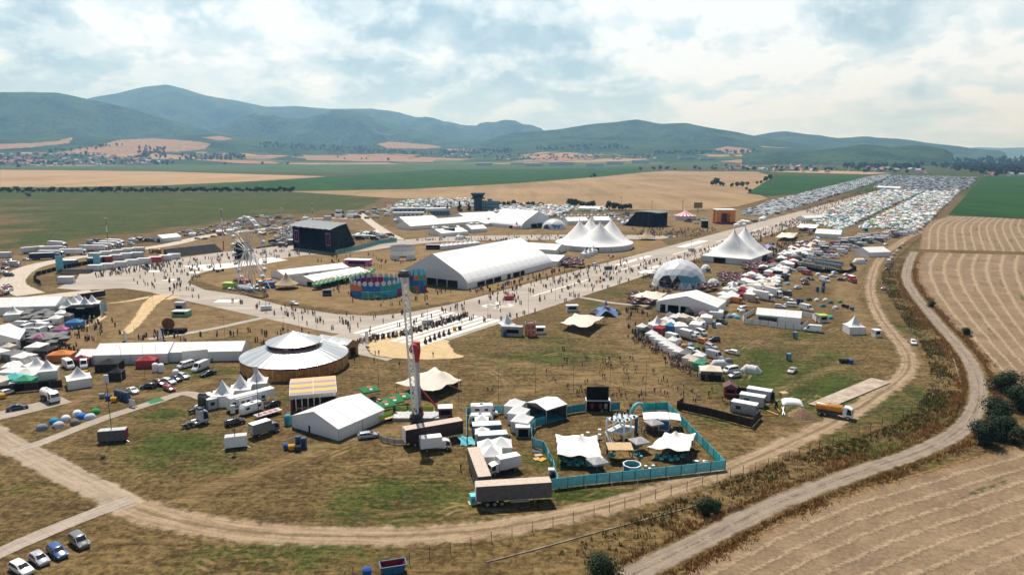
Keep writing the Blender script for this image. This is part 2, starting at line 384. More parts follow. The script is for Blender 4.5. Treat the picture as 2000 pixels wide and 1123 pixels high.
def build_ground():
    xs = axis(-190, 330, 2.2, -26200, 26200); ys = axis(70, 470, 2.2, -430, 20400)
    X, Y = np.meshgrid(xs, ys); V = np.stack([X.ravel(), Y.ravel(), np.zeros(X.size)], 1); nx, ny = len(xs), len(ys)
    i = np.arange(nx * ny).reshape(ny, nx); F = np.stack([i[:-1, :-1], i[:-1, 1:], i[1:, 1:], i[1:, :-1]], -1).reshape(-1, 4)
    me = bpy.data.meshes.new('ground'); me.from_pydata(V.tolist(), [], F.tolist()); me.materials.append(M_GRASS)
    g, d = land_attr(V); r = np.hypot(X.ravel(), Y.ravel()); g = np.maximum(g, np.clip((r - 1100) / 400, 0, .8)); set_attrs(me, green=g, worn=d)
    struct('ground', me, 'dry brown and green festival meadow')
build_ground()

def sheet(name, poly, z, mat, label=None, kind='structure', attrs=False, cell=None):
    bm = bmesh.new(); vs = [bm.verts.new((p[0], p[1], z)) for p in poly]; f = bm.faces.new(vs)
    if f.normal.z < 0: f.normal_flip()
    bmesh.ops.triangulate(bm, faces=[f])
    if cell:
        for _ in range(6):
            es = [e for e in bm.edges if e.calc_length() > cell]
            if not es: break
            bmesh.ops.subdivide_edges(bm, edges=es, cuts=1); bmesh.ops.triangulate(bm, faces=bm.faces[:])
    bmesh.ops.recalc_face_normals(bm, faces=bm.faces[:])
    me = bpy.data.meshes.new(name); bm.to_mesh(me); bm.free(); me.materials.append(mat)
    if attrs: g, d = land_attr(verts_of(me)); set_attrs(me, green=g, worn=d)
    o = struct(name, me, label, kind); return o
def strip(name, line, w, z, mat, label=None, n=8, kind='structure'):
    L = len(line); V = []; E = []; A = []; U = []; s = 0.0
    for k, p in enumerate(line):
        a, c = line[max(k - 1, 0)], line[min(k + 1, L - 1)]; d = Vector((c[0] - a[0], c[1] - a[1], 0)).normalized(); nn = Vector((-d.y, d.x, 0))
        t = k / (L - 1); ww = w if not isinstance(w, list) else float(np.interp(t, [q[0] for q in w], [q[1] for q in w]))
        if k: s += (Vector(p) - Vector(line[k - 1])).length
        for j in range(n + 1):
            u = j / n - 0.5; V.append((p[0] + nn.x * ww * u, p[1] + nn.y * ww * u, z)); E.append((0.5 - abs(u)) * ww); A.append(u * ww); U.append(s)
    F = [(k * (n + 1) + j, (k + 1) * (n + 1) + j, (k + 1) * (n + 1) + j + 1, k * (n + 1) + j + 1) for k in range(L - 1) for j in range(n)]
    F = [tuple(reversed(f)) for f in F]
    me = bpy.data.meshes.new(name); me.from_pydata(V, [], F); me.materials.append(mat)
    g, d = land_attr(np.array(V)); set_attrs(me, green=g, worn=d, edge=E, across=A, along=U); return struct(name, me, label, kind)

def road_mat(name, lo, hi, edge_soft, ruts=0.0, slab=0.0, middle=0.0):
    m = bpy.data.materials.new(name); m.use_nodes = True; b = NB(m.node_tree); p = b.pos()
    g, s = grass_color(b); e, ac = b.attr('edge'), b.attr('across')
    n = b.noise(p, 0.35, 5, 0.65, 0.4); n2 = b.noise(p, 2.2, 3, 0.6)
    q = b.new('ShaderNodeCombineXYZ', {0: ac, 1: b.math('MULTIPLY', b.attr('along'), 0.05), 2: 0.0}).outputs[0]
    lane = b.noise(q, 1.3, 4, 0.6)
    v = b.math('ADD', b.math('MULTIPLY', lane, 0.6), b.math('MULTIPLY', n, 0.4))
    c = b.mix(b.mr(b.math('ADD', v, b.math('MULTIPLY', b.math('SUBTRACT', n2, 0.5), 0.3)), 0.32, 0.66), lo, hi)
    if slab:
        sx = b.math('ABSOLUTE', b.math('SUBTRACT', b.math('FRACT', b.math('DIVIDE', b.attr('along'), slab)), 0.5))
        c = b.mix(b.mr(sx, 0.475, 0.495, 0, 0.45), c, tuple(x * 0.45 for x in lo))
    mask = b.mr(b.math('ADD', e, b.math('MULTIPLY', b.math('SUBTRACT', n, 0.5), edge_soft * 2.4)), edge_soft * 0.25, edge_soft)
    if ruts:
        mid = b.math('ABSOLUTE', ac); k = b.math('ADD', mid, b.math('MULTIPLY', b.math('SUBTRACT', n, 0.5), 1.6))
        c = b.mix(b.mr(k, 0.15, 0.6, ruts, 0.0), c, b.mix(0.45, g, lo))
    if middle:
        k = b.math('ADD', b.math('ABSOLUTE', ac), b.math('ADD', b.math('MULTIPLY', b.math('SUBTRACT', n, 0.5), 0.8), b.math('MULTIPLY', b.math('SUBTRACT', n2, 0.5), 0.9)))
        c = b.mix(b.mr(k, 0.0, 0.22, middle, 0.0), c, (0.05, 0.045, 0.025))
    b.out(b.mix(mask, g, c), 0.9, 0.15, 0, b.bump(n2, 0.3, 0.08)); return m
M_DIRT = road_mat('dirt_track', (0.18, 0.125, 0.075), (0.35, 0.26, 0.165), 2.0, ruts=0.75)
M_FARM = road_mat('worn_asphalt', (0.17, 0.132, 0.10), (0.28, 0.225, 0.175), 0.8, middle=0.55)
M_PAVE = road_mat('old_concrete_path', (0.26, 0.215, 0.175), (0.38, 0.325, 0.265), 0.25, slab=3.0)
M_SLABT = road_mat('dusty_slab_track', (0.22, 0.175, 0.13), (0.38, 0.30, 0.21), 1.2, slab=2.0)
M_CHIP = road_mat('wood_chip', (0.40, 0.285, 0.15), (0.56, 0.42, 0.24), 1.0)
M_LIGHTR = road_mat('pale_service_road', (0.36, 0.31, 0.25), (0.52, 0.46, 0.385), 0.6)
M_GRAVEL = road_mat('gravel_walk', (0.28, 0.25, 0.22), (0.40, 0.37, 0.33), 0.3)

def concrete_mat():
    m = bpy.data.materials.new('runway_concrete'); m.use_nodes = True; b = NB(m.node_tree); p = b.pos()
    q = b.mapping(p, RWA, (1, 1, 1))
    n = b.noise(b.mapping(p, RWA, (0.03, 0.25, 1)), 1.0, 6, 0.65, 0.5); n2 = b.noise(p, 0.06, 4, 0.6); n3 = b.noise(p, 1.2, 3, 0.6)
    c = b.mix(b.mr(b.math('ADD', b.math('MULTIPLY', n, 0.6), b.math('MULTIPLY', n2, 0.4)), 0.36, 0.66), (0.285, 0.245, 0.205), (0.40, 0.352, 0.30))
    c = b.mix(b.mr(n3, 0.55, 0.75, 0, 0.2), c, (0.25, 0.21, 0.18))
    x = b.new('ShaderNodeSeparateXYZ', {0: q}); lines = None
    for i, sp in ((0, 15.0), (1, 5.0)):
        f = b.math('ABSOLUTE', b.math('SUBTRACT', b.math('FRACT', b.math('DIVIDE', x.outputs[i], sp)), 0.5))
        l = b.mr(f, 0.5 - 0.22 / sp, 0.5 - 0.05 / sp); lines = l if lines is None else b.math('MAXIMUM', lines, l)
    c = b.mix(b.math('MULTIPLY', lines, 0.28), c, (0.16, 0.135, 0.11))
    b.out(c, 0.85, 0.2, 0, b.bump(n3, 0.15, 0.05)); return m
RL0, RL1 = G(905, 589), G(1590, 388); RR0, RR1 = G(985, 629), G(1380, 499)
RWD = (RR1 - RR0).normalized(); RWN = Vector((-RWD.y, RWD.x, 0)); RWA = -math.atan2(RWD.y, RWD.x)
M_CONC = concrete_mat()
RWW = 37.0
def RW(s, t, z=0.0):
    p = RR0 + RWD * s + RWN * t; return Vector((p.x, p.y, z))
M_PAINTW = flat('runway_paint', (0.74, 0.71, 0.66), 0.8, 0.2, var=0.1, scale=0.6)
def taxi():
    sheet('runway', [RW(-62, 0), RW(1900, 0), RW(1900, RWW), RW(20, RWW), RW(-62, RWW)], 0.035, M_CONC, 'concrete runway between the tents')
    lb = 'pale concrete taxiway and apron'
    sheet('taxiway', gp([(110, 563), (150, 545), (160, 527), (230, 519), (330, 507), (430, 493), (500, 485), (575, 478), (640, 488), (660, 495), (600, 498), (530, 508), (440, 520), (378, 538), (366, 552), (330, 580), (290, 570), (240, 563), (160, 567)]), 0.026, M_CONC, lb)
    sheet('taxiway', gp([(366, 552), (400, 566), (480, 578), (560, 599), (660, 614), (730, 617), (800, 610), (905, 590), (960, 610), (760, 640), (715, 662), (620, 645), (520, 622), (420, 600), (320, 578)]), 0.030, M_CONC, lb)
    sheet('taxiway', gp([(640, 487), (700, 483), (770, 470), (850, 463), (930, 461), (1040, 459), (1180, 458), (1330, 461), (1290, 467), (1180, 468), (1040, 469), (960, 469), (870, 472), (790, 479), (720, 490), (660, 495)]), 0.030, M_CONC, lb)
    for k, w in enumerate((0, 1, 2, 3)):                                   # threshold stripes, four each side of the centre
        for t0 in (2.6 + w * 3.7, RWW - 2.6 - 2.3 - w * 3.7):
            sheet('runway_marking', [RW(-44, t0), RW(2, t0), RW(2, t0 + 2.3), RW(-44, t0 + 2.3)], 0.05, M_PAINTW, 'white threshold stripe on the runway')
    for s0, s1 in ((48, 100), (128, 180), (208, 260), (288, 340), (368, 420)):
        sheet('runway_marking', [RW(s0, RWW / 2 - .5), RW(s1, RWW / 2 - .5), RW(s1, RWW / 2 + .5), RW(s0, RWW / 2 + .5)], 0.05, M_PAINTW, 'white centre line dash on the runway')
    for s0, t0, wd in ((150, 6, 3.2), (150, RWW - 11, 4.0), (245, 5, 5.5), (245, RWW - 12, 6)):
        sheet('runway_marking', [RW(s0, t0), RW(s0 + 45, t0), RW(s0 + 45, t0 + wd), RW(s0, t0 + wd)], 0.05, M_PAINTW, 'white touchdown bar on the runway')
    def two(s, t):
        seg = [((9, 0), (9, 3)), ((9, 3), (5, 3)), ((5, 3), (4.2, 0)), ((4.2, 0), (0, 0)), ((0, 0), (0, 3))]; mb = MB()
        for (a, c), (d, e) in seg:
            A, B = RW(s + a, t - c, 0.045), RW(s + d, t - e, 0.045); mb.bar(A, B, 1.1 if abs(a - d) > .5 else 1.5, 0.012)
        struct('runway_marking', mb.mesh('figure_two', M_PAINTW), 'white painted figure 2 on the runway')
    two(18, RWW / 2 + 5.5); two(18, RWW / 2 - 1.0)
    for px, py, a, bb in ((445, 588, 5, 3), (300, 530, 4, 2), (380, 532, 3, 2), (330, 547, 3, 2)):
        p = G(px, py); sheet('runway_marking', [p + Vector((-a, -bb, 0)), p + Vector((a, -bb, 0)), p + Vector((a * .8, bb, 0)), p + Vector((-a, bb, 0))], 0.045, M_PAINTW, 'pale painted patch on the taxiway')
    M = flat('white_ground_sheet', (0.72, 0.70, 0.66), 0.8, 0.2, scale=0.3)
    sheet('dance_floor', gp([(355, 520), (400, 529), (470, 521), (520, 515), (562, 508), (530, 503), (440, 515)]), 0.05, M, 'white floor covering laid in front of the big stage')
taxi()
PERIM = smooth_line(gp([(255, 988), (330, 1012), (450, 1034), (600, 1045), (800, 1046), (950, 1034), (1080, 1012), (1200, 985), (1320, 950), (1430, 912), (1540, 866), (1640, 818), (1715, 772), (1760, 738), (1776, 712), (1768, 682), (1742, 650), (1718, 618), (1705, 588), (1700, 560), (1706, 530), (1718, 507), (1740, 486), (1775, 463), (1800, 452)]), 3)
strip('dirt_road', PERIM, [(0, 9), (.12, 7.6), (.4, 7.0), (.6, 6.4), (.8, 6.4), (1, 7)], 0.030, M_DIRT, 'rutted dirt perimeter road')
FARMR = smooth_line(gp([(1180, 1150), (1290, 1094), (1400, 1040), (1500, 990), (1600, 950), (1700, 914), (1790, 884), (1860, 850), (1898, 812), (1912, 768), (1902, 722), (1876, 680), (1840, 640), (1806, 600), (1782, 568), (1770, 540), (1776, 512), (1786, 492)]), 3)
strip('farm_road', FARMR, [(0, 5.2), (.5, 4.7), (1, 5.5)], 0.032, M_FARM, 'worn asphalt farm road outside the fence')
strip('slab_track', smooth_line(gp([(-60, 815), (0, 858), (60, 888), (130, 925), (200, 960), (258, 990)]), 2), [(0, 8), (1, 7)], 0.040, M_SLABT, 'dusty track of concrete slabs')
strip('concrete_path', smooth_line(gp([(-30, 1092), (60, 1052), (150, 1015), (255, 975)]), 2), 4.0, 0.046, M_PAVE, 'concrete path')
strip('concrete_path', smooth_line(gp([(20, 880), (70, 868), (200, 818), (300, 786), (360, 768), (400, 778), (420, 784)]), 2), 3.6, 0.048, M_PAVE, 'concrete path')
strip('concrete_path', smooth_line(gp([(-30, 818), (40, 802), (130, 780)]), 2), 7, 0.036, M_PAVE, 'concrete hardstanding')
sheet('concrete_slab', gp([(1578, 790), (1618, 799), (1740, 748), (1702, 739)]), 0.25, flat('slab_concrete', (0.40, 0.33, 0.265), 0.9, 0.15, var=.15, scale=.4), 'bare concrete slab beside the dirt road')
for nm, w, pts in (('service_road', 13, [(-40, 610), (0, 600), (50, 585), (110, 578), (180, 570)]), ('service_road', 12, [(60, 575), (25, 558), (30, 540), (60, 522), (110, 510), (180, 498), (260, 488), (330, 478), (400, 462), (470, 452), (530, 446), (600, 440)]),
                   ('service_road', 9, [(700, 415), (716, 428), (735, 442), (760, 458), (780, 468)]), ('service_road', 8, [(695, 428), (640, 426), (590, 428)])):
    strip(nm, smooth_line(gp(pts), 6), w, 0.022, M_LIGHTR, 'pale service road')
strip('gravel_walk', smooth_line(gp([(290, 662), (400, 645), (480, 628), (535, 615)]), 3), 3.5, 0.026, M_GRAVEL, 'narrow gravel walk')
strip('gravel_walk', smooth_line(gp([(1115, 578), (1160, 585), (1200, 592), (1290, 600)]), 3), 3.0, 0.026, M_GRAVEL, 'narrow gravel walk')
strip('wood_chip_path', smooth_line(gp([(200, 594), (250, 588), (300, 580), (345, 582)]), 2), [(0, 1), (.3, 4), (1, 10)], 0.044, M_CHIP, 'pale wood chip path')
strip('wood_chip_path', smooth_line(gp([(318, 576), (295, 592), (278, 615), (262, 635), (243, 652)]), 2), [(0, 9), (.4, 6.5), (1, 4.5)], 0.048, M_CHIP, 'pale wood chip path')
strip('wood_chip_apron', smooth_line(gp([(735, 660), (775, 667), (820, 683), (870, 694), (905, 697)]), 2), [(0, 4), (.12, 22), (.5, 30), (.85, 13), (1, 2)], 0.044, M_CHIP, 'pale wood chip spread before the runway')

def track_mat():
    m = bpy.data.materials.new('wheel_ruts'); m.use_nodes = True; b = NB(m.node_tree); g, s = grass_color(b); p = b.pos(); n = b.noise(p, .25, 4, .65)
    k = b.math('ABSOLUTE', b.math('SUBTRACT', b.math('ABSOLUTE', b.attr('across')), 0.85)); f = b.math('MULTIPLY', b.mr(k, .18, .5, 1.0, 0.0), b.mr(n, .40, .60, 0.0, 0.62))
    b.out(b.mix(f, g, b.mix(b.mr(b.noise(p, .05, 2), .45, .55), (.30, .20, .10), (.045, .026, .011))), .95, .1); return m
M_RUT = track_mat()
for k, t in enumerate(([(905, 700), (980, 712), (1060, 716), (1150, 740), (1240, 765)], [(930, 795), (975, 770), (985, 745), (950, 722), (890, 712)], [(1440, 800), (1500, 772), (1590, 735), (1680, 700), (1700, 670)], [(1460, 806), (1530, 780), (1560, 748), (1535, 716), (1490, 700), (1440, 760)], [(1600, 780), (1580, 752), (1600, 725), (1660, 712), (1700, 700)], [(1500, 690), (1560, 700), (1600, 730), (1590, 770), (1540, 800)], [(640, 880), (560, 905), (470, 945), (400, 985)], [(700, 868), (620, 900), (520, 950), (440, 1005)], [(800, 900), (700, 905), (600, 925), (480, 985), (420, 1020)], [(760, 1000), (860, 985), (980, 1000), (1080, 985)], [(840, 1018), (900, 990), (1000, 1010), (1120, 985), (1180, 960)], [(1050, 700), (1100, 690), (1180, 700), (1230, 730)], [(130, 790), (210, 765), (300, 770), (400, 740)], [(140, 800), (230, 780), (330, 745), (400, 745)], [(1440, 690), (1500, 660), (1560, 670), (1640, 640), (1690, 640)], [(1640, 600), (1690, 560), (1690, 520), (1640, 500)], [(100, 1085), (220, 1040), (300, 1060), (420, 1110)], [(300, 1100), (340, 1060), (440, 1050), (560, 1060)])): strip('wheel_track', smooth_line(gp(t), 2), 2.8, 0.012 + k * .0005, M_RUT, 'pair of faint wheel ruts pressed in the dry grass')
# ------------------------------------------------------------------ fields
def field_mat(name, lo, hi, scale=0.05, rows=0.0, rot=0.0, strength=0.4):
    m = bpy.data.materials.new(name); m.use_nodes = True; b = NB(m.node_tree); p = b.pos()
    q = b.mapping(p, rot, (1, 0.12, 1)); n = b.noise(q, scale, 6, 0.62, 0.6); n2 = b.noise(p, scale * 0.15, 4, 0.6, 0.5); n3 = b.noise(q, scale * 7, 3, 0.6)
    v = b.math('ADD', b.math('MULTIPLY', n, 0.4), b.math('ADD', b.math('MULTIPLY', n2, 0.4), b.math('MULTIPLY', n3, 0.2)))
    c = b.mix(b.mr(v, 0.36, 0.64), lo, hi)
    if rows:
        x = b.new('ShaderNodeSeparateXYZ', {0: b.mapping(p, rot)}).outputs[0]
        c = b.mix(b.math('MULTIPLY', b.mr(b.math('ABSOLUTE', b.math('SUBTRACT', b.math('FRACT', b.math('DIVIDE', x, rows)), 0.5)), 0.40, 0.48), strength), c, tuple(a * 0.5 for a in lo))
    b.out(c, 0.95, 0.08); return m
F_CORN = field_mat('maize_field', (0.008, 0.040, 0.006), (0.022, 0.075, 0.012), 0.06, rows=6, rot=0.5)
F_CORN2 = field_mat('green_field', (0.030, 0.062, 0.016), (0.062, 0.095, 0.03), 0.03)
F_WHEAT = field_mat('ripe_wheat', (0.20, 0.135, 0.07), (0.325, 0.225, 0.125), 0.025, rows=24, rot=-0.5, strength=0.22)
F_WHEAT2 = field_mat('harvested_wheat', (0.255, 0.17, 0.09), (0.37, 0.26, 0.15), 0.02)
F_RED = field_mat('reddish_stubble', (0.30, 0.155, 0.085), (0.42, 0.24, 0.14), 0.01)
FZ = [0.06]
def field(name, px, mat, label):
    FZ[0] += 0.02; sheet(name, gp(px), FZ[0], mat, label)
field('green_field', [(0, 329), (300, 333), (820, 340), (960, 335), (1240, 326), (1260, 322), (1000, 320), (600, 317), (300, 318), (0, 322)], F_CORN2, 'light green crop field beyond the maize')
field('maize_field', [(250, 370), (420, 362), (630, 346), (860, 331), (1000, 331), (1262, 327), (1240, 338), (1160, 347), (1000, 358), (800, 370), (640, 374), (560, 374)], F_CORN, 'dark green maize field')
field('wheat_field', [(0, 332), (300, 335), (640, 345), (520, 353), (330, 362), (120, 366), (0, 366)], F_WHEAT2, 'tan stripe of harvested wheat')
field('wheat_field', [(560, 374), (640, 373), (800, 370), (1000, 359), (1170, 346), (1260, 337), (1300, 334), (1480, 336), (1510, 345), (1470, 375), (1500, 388), (1440, 404), (1340, 412), (1150, 408), (960, 394), (760, 387), (620, 378)], F_WHEAT, 'broad tan field of ripe wheat')
field('maize_field', [(1458, 378), (1515, 343), (1700, 346), (1640, 360), (1560, 378), (1500, 384)], F_CORN, 'green maize wedge beside the campsite')
field('maize_field', [(1852, 420), (1920, 345), (2120, 348), (2150, 428), (1990, 428)], F_CORN, 'dark green maize field outside the fence')
field('stubble_field', [(1500, 336), (1700, 341), (1740, 338), (1600, 333)], F_WHEAT2, 'thin tan field by the village')
field('green_field', [(1260, 318), (1600, 322), (1800, 318), (2100, 322), (2100, 312), (1500, 309), (1200, 310)], F_CORN2, 'pale green plain before the wooded hills')
field('stubble_field', [(1000, 315), (1330, 319), (1500, 319), (1500, 315), (1200, 312)], F_RED, 'thin reddish field before the hills')
def stubble_mat(name, gap):
    m = bpy.data.materials.new(name); m.use_nodes = True; b = NB(m.node_tree); p = b.pos()
    u, al = b.attr('across'), b.attr('along')
    n = b.noise(p, 0.09, 5, 0.65, 0.6); n2 = b.noise(p, 1.3, 4, 0.7); lump = b.noise(p, 0.45, 4, 0.65)
    uu = b.math('ADD', u, b.math('MULTIPLY', b.math('SUBTRACT', n, 0.5), gap * 0.42))
    f = b.math('ABSOLUTE', b.math('SUBTRACT', b.math('FRACT', b.math('DIVIDE', uu, gap)), 0.5))
    straw = b.mr(b.math('ADD', f, b.math('MULTIPLY', b.math('SUBTRACT', b.math('ADD', b.math('MULTIPLY', lump, 0.6), b.math('MULTIPLY', n2, 0.4)), 0.5), 0.75)), 0.26, 0.50)
    base = b.mix(b.mr(b.math('ADD', b.math('MULTIPLY', n, 0.5), b.math('MULTIPLY', n2, 0.5)), 0.36, 0.64), (0.15, 0.103, 0.063), (0.26, 0.185, 0.115))
    c = b.mix(b.math('MULTIPLY', straw, 0.6 if gap > 5 else 0.38), base, b.mix(b.mr(n2, 0.35, 0.65), (0.29, 0.215, 0.135), (0.50, 0.39, 0.255)))
    q = b.new('ShaderNodeCombineXYZ', {0: b.math('MULTIPLY', u, 0.22), 1: b.math('MULTIPLY', al, 0.02), 2: 0.0}).outputs[0]
    wg = b.math('MULTIPLY', b.mr(b.noise(q, 1.0, 3, 0.6), 0.60, 0.66), b.mr(b.noise(p, 0.6, 3, 0.6), 0.42, 0.56))
    c = b.mix(b.math('MULTIPLY', wg, b.math('SUBTRACT', 0.9, straw)), c, (0.05, 0.065, 0.018))
    rim = b.attr('edge'); c = b.mix(b.mr(b.math('ADD', rim, b.math('MULTIPLY', b.math('SUBTRACT', lump, .5), 3)), 0.3, 2.2, 0.85, 0.0), c, b.mix(b.mr(n2, .4, .6), (0.10, 0.055, 0.02), (0.26, 0.16, 0.07)))
    h = b.math('ADD', b.math('MULTIPLY', straw, 0.8), b.math('MULTIPLY', n2, 0.6)); b.out(c, 0.95, 0.1, 0, b.bump(h, 0.7, 0.3)); return m
M_STUB = stubble_mat('straw_stubble', 5.6); M_STUB2 = stubble_mat('fine_straw_stubble', 3.9)
def ruled(name, A, B, z, mat, label, nu=90, nv=60):
    def res(l, n):
        l = smooth_line(gp(l), 4); P = np.array([(p.x, p.y) for p in l]); s = np.r_[0, np.cumsum(np.hypot(*np.diff(P, axis=0).T))]
        return np.stack([np.interp(np.linspace(0, s[-1], n + 1), s, P[:, i]) for i in (0, 1)], 1), s[-1]
    a, la = res(A, nu); c, lc = res(B, nu); V = []; ac = []; al = []; ed = []; wm = float(np.mean(np.hypot(*(a - c).T)))
    for j in range(nv + 1):
        t = j / nv
        for i in range(nu + 1):
            q = a[i] * (1 - t) + c[i] * t; V.append((q[0], q[1], z)); ac.append(t * wm); al.append(i / nu * la); ed.append(min(t * wm, (1 - t) * wm, i / nu * la, (1 - i / nu) * la))
    F = [(j * (nu + 1) + i, j * (nu + 1) + i + 1, (j + 1) * (nu + 1) + i + 1, (j + 1) * (nu + 1) + i) for j in range(nv) for i in range(nu)]
    me = bpy.data.meshes.new(name); me.from_pydata(V, [], F)
    if me.polygons[0].normal.z < 0: me.flip_normals()
    me.materials.append(mat); set_attrs(me, across=ac, along=al, edge=ed); struct(name, me, label)
ruled('stubble_field', [(1795, 487), (1808, 440), (1850, 422)], [(2180, 497), (2130, 455), (2100, 430)], 0.05, M_STUB, 'upper stubble field with pale straw rows')
ruled('stubble_field', [(1806, 493), (1790, 520), (1800, 560), (1835, 610), (1880, 660), (1918, 705), (1960, 745), (2010, 775)], [(2180, 503), (2200, 560), (2230, 620), (2260, 680), (2300, 720), (2350, 760), (2400, 790), (2450, 810)], 0.05, M_STUB, 'curving stubble field with pale straw rows')
ruled('stubble_field', [(1340, 1112), (1440, 1062), (1560, 1002), (1660, 962), (1780, 928), (1900, 893), (2080, 850)], [(1500, 1500), (1650, 1380), (1800, 1290), (1950, 1220), (2100, 1150), (2250, 1090), (2450, 1000)], 0.05, M_STUB2, 'lower stubble field with pale straw rows')

# ------------------------------------------------------------------ hills
def fbm1(x, seed, octs=5):
    r = np.random.default_rng(seed); v = np.zeros_like(x); a = 1.0
    for o in range(octs):
        ph = r.uniform(0, 6.28, 3); fr = 2.0 ** o
        v += a * (np.sin(x * fr + ph[0]) + 0.6 * np.sin(x * fr * 1.7 + ph[1])); a *= 0.5
    return v / 2.5
def fbm2(x, y, seed, octs=6):
    r = np.random.default_rng(seed); v = np.zeros_like(x); a = 1.0
    for o in range(octs):
        for _ in range(3):
            t = r.uniform(0, 6.28); ph = r.uniform(0, 6.28); fr = 1.9 ** o; v += a / 3 * np.sin((x * math.cos(t) + y * math.sin(t)) * fr + ph)
        a *= 0.55
    return v
def hill_mat():
    m = bpy.data.materials.new('wooded_hill'); m.use_nodes = True; b = NB(m.node_tree); p = b.pos()
    n = b.noise(p, 0.004, 5, 0.65); n2 = b.noise(p, 0.03, 4, 0.7)
    wood = b.mix(b.mr(b.math('ADD', b.math('MULTIPLY', n, .5), b.math('MULTIPLY', n2, .5)), 0.38, 0.62), (0.006, 0.022, 0.008), (0.052, 0.092, 0.032))
    fl = b.attr('field'); vor = b.new('ShaderNodeTexVoronoi', {'Vector': b.mapping(p, 0.4, (0.0022, 0.0048, 0.0)), 'Scale': 1.0}); rnd = b.new('ShaderNodeSeparateColor', {0: vor.outputs['Color']}).outputs[0]
    fr = b.new('ShaderNodeValToRGB', {0: rnd}); r = fr.color_ramp; r.interpolation = 'CONSTANT'
    r.elements[0].color = (0.06, 0.095, 0.03, 1); r.elements[1].position = 0.30; r.elements[1].color = (0.10, 0.13, 0.045, 1)
    for q, c in ((0.5, (0.36, 0.24, 0.13, 1)), (0.68, (0.035, 0.065, 0.02, 1)), (0.84, (0.34, 0.18, 0.10, 1))): r.elements.new(q).color = c
    edge = b.new('ShaderNodeTexVoronoi', {'Vector': b.mapping(p, 0.4, (0.0022, 0.0048, 0.0)), 'Scale': 1.0}, feature='DISTANCE_TO_EDGE').outputs[0]
    fc = b.mix(b.mr(b.math('ADD', edge, b.math('MULTIPLY', b.math('SUBTRACT', n2, .5), .12)), 0.02, 0.05), wood, fr.outputs[0])
    k = b.math('ADD', fl, b.math('MULTIPLY', b.math('SUBTRACT', b.noise(p, 0.0016, 4, 0.6), 0.5), 1.5))
    c = b.mix(b.mr(k, 0.30, 0.38), wood, fc)
    tan = b.attr('tan'); c = b.mix(b.mr(b.math('ADD', tan, b.math('MULTIPLY', b.math('SUBTRACT', n, .5), .25)), 0.42, 0.58), c, b.mix(b.mr(n2, .3, .7), (0.25, 0.155, 0.09), (0.35, 0.225, 0.135)))
    b.out(c, 0.95, 0.05, 0, b.bump(n2, 1.0, 26)); return m
M_HILL = hill_mat()
TANS = [[(100, 300), (190, 285), (235, 273), (300, 271), (370, 275), (412, 281), (400, 292), (330, 297), (200, 303)], [(-50, 283), (60, 280), (110, 276), (140, 268), (138, 280), (60, 288), (-50, 296)], [(735, 282), (760, 277), (830, 281), (866, 288), (830, 291), (760, 290)],
        [(870, 291), (930, 292), (920, 297), (880, 297)], [(395, 269), (430, 266), (455, 272), (430, 275)], [(1395, 292), (1420, 286), (1460, 291), (1475, 301), (1420, 300)], [(1475, 280), (1540, 277), (1600, 285), (1560, 291), (1490, 288)], [(1132, 265), (1165, 266), (1170, 271), (1140, 271)], [(590, 303), (700, 305), (850, 312), (845, 317), (600, 313)]]
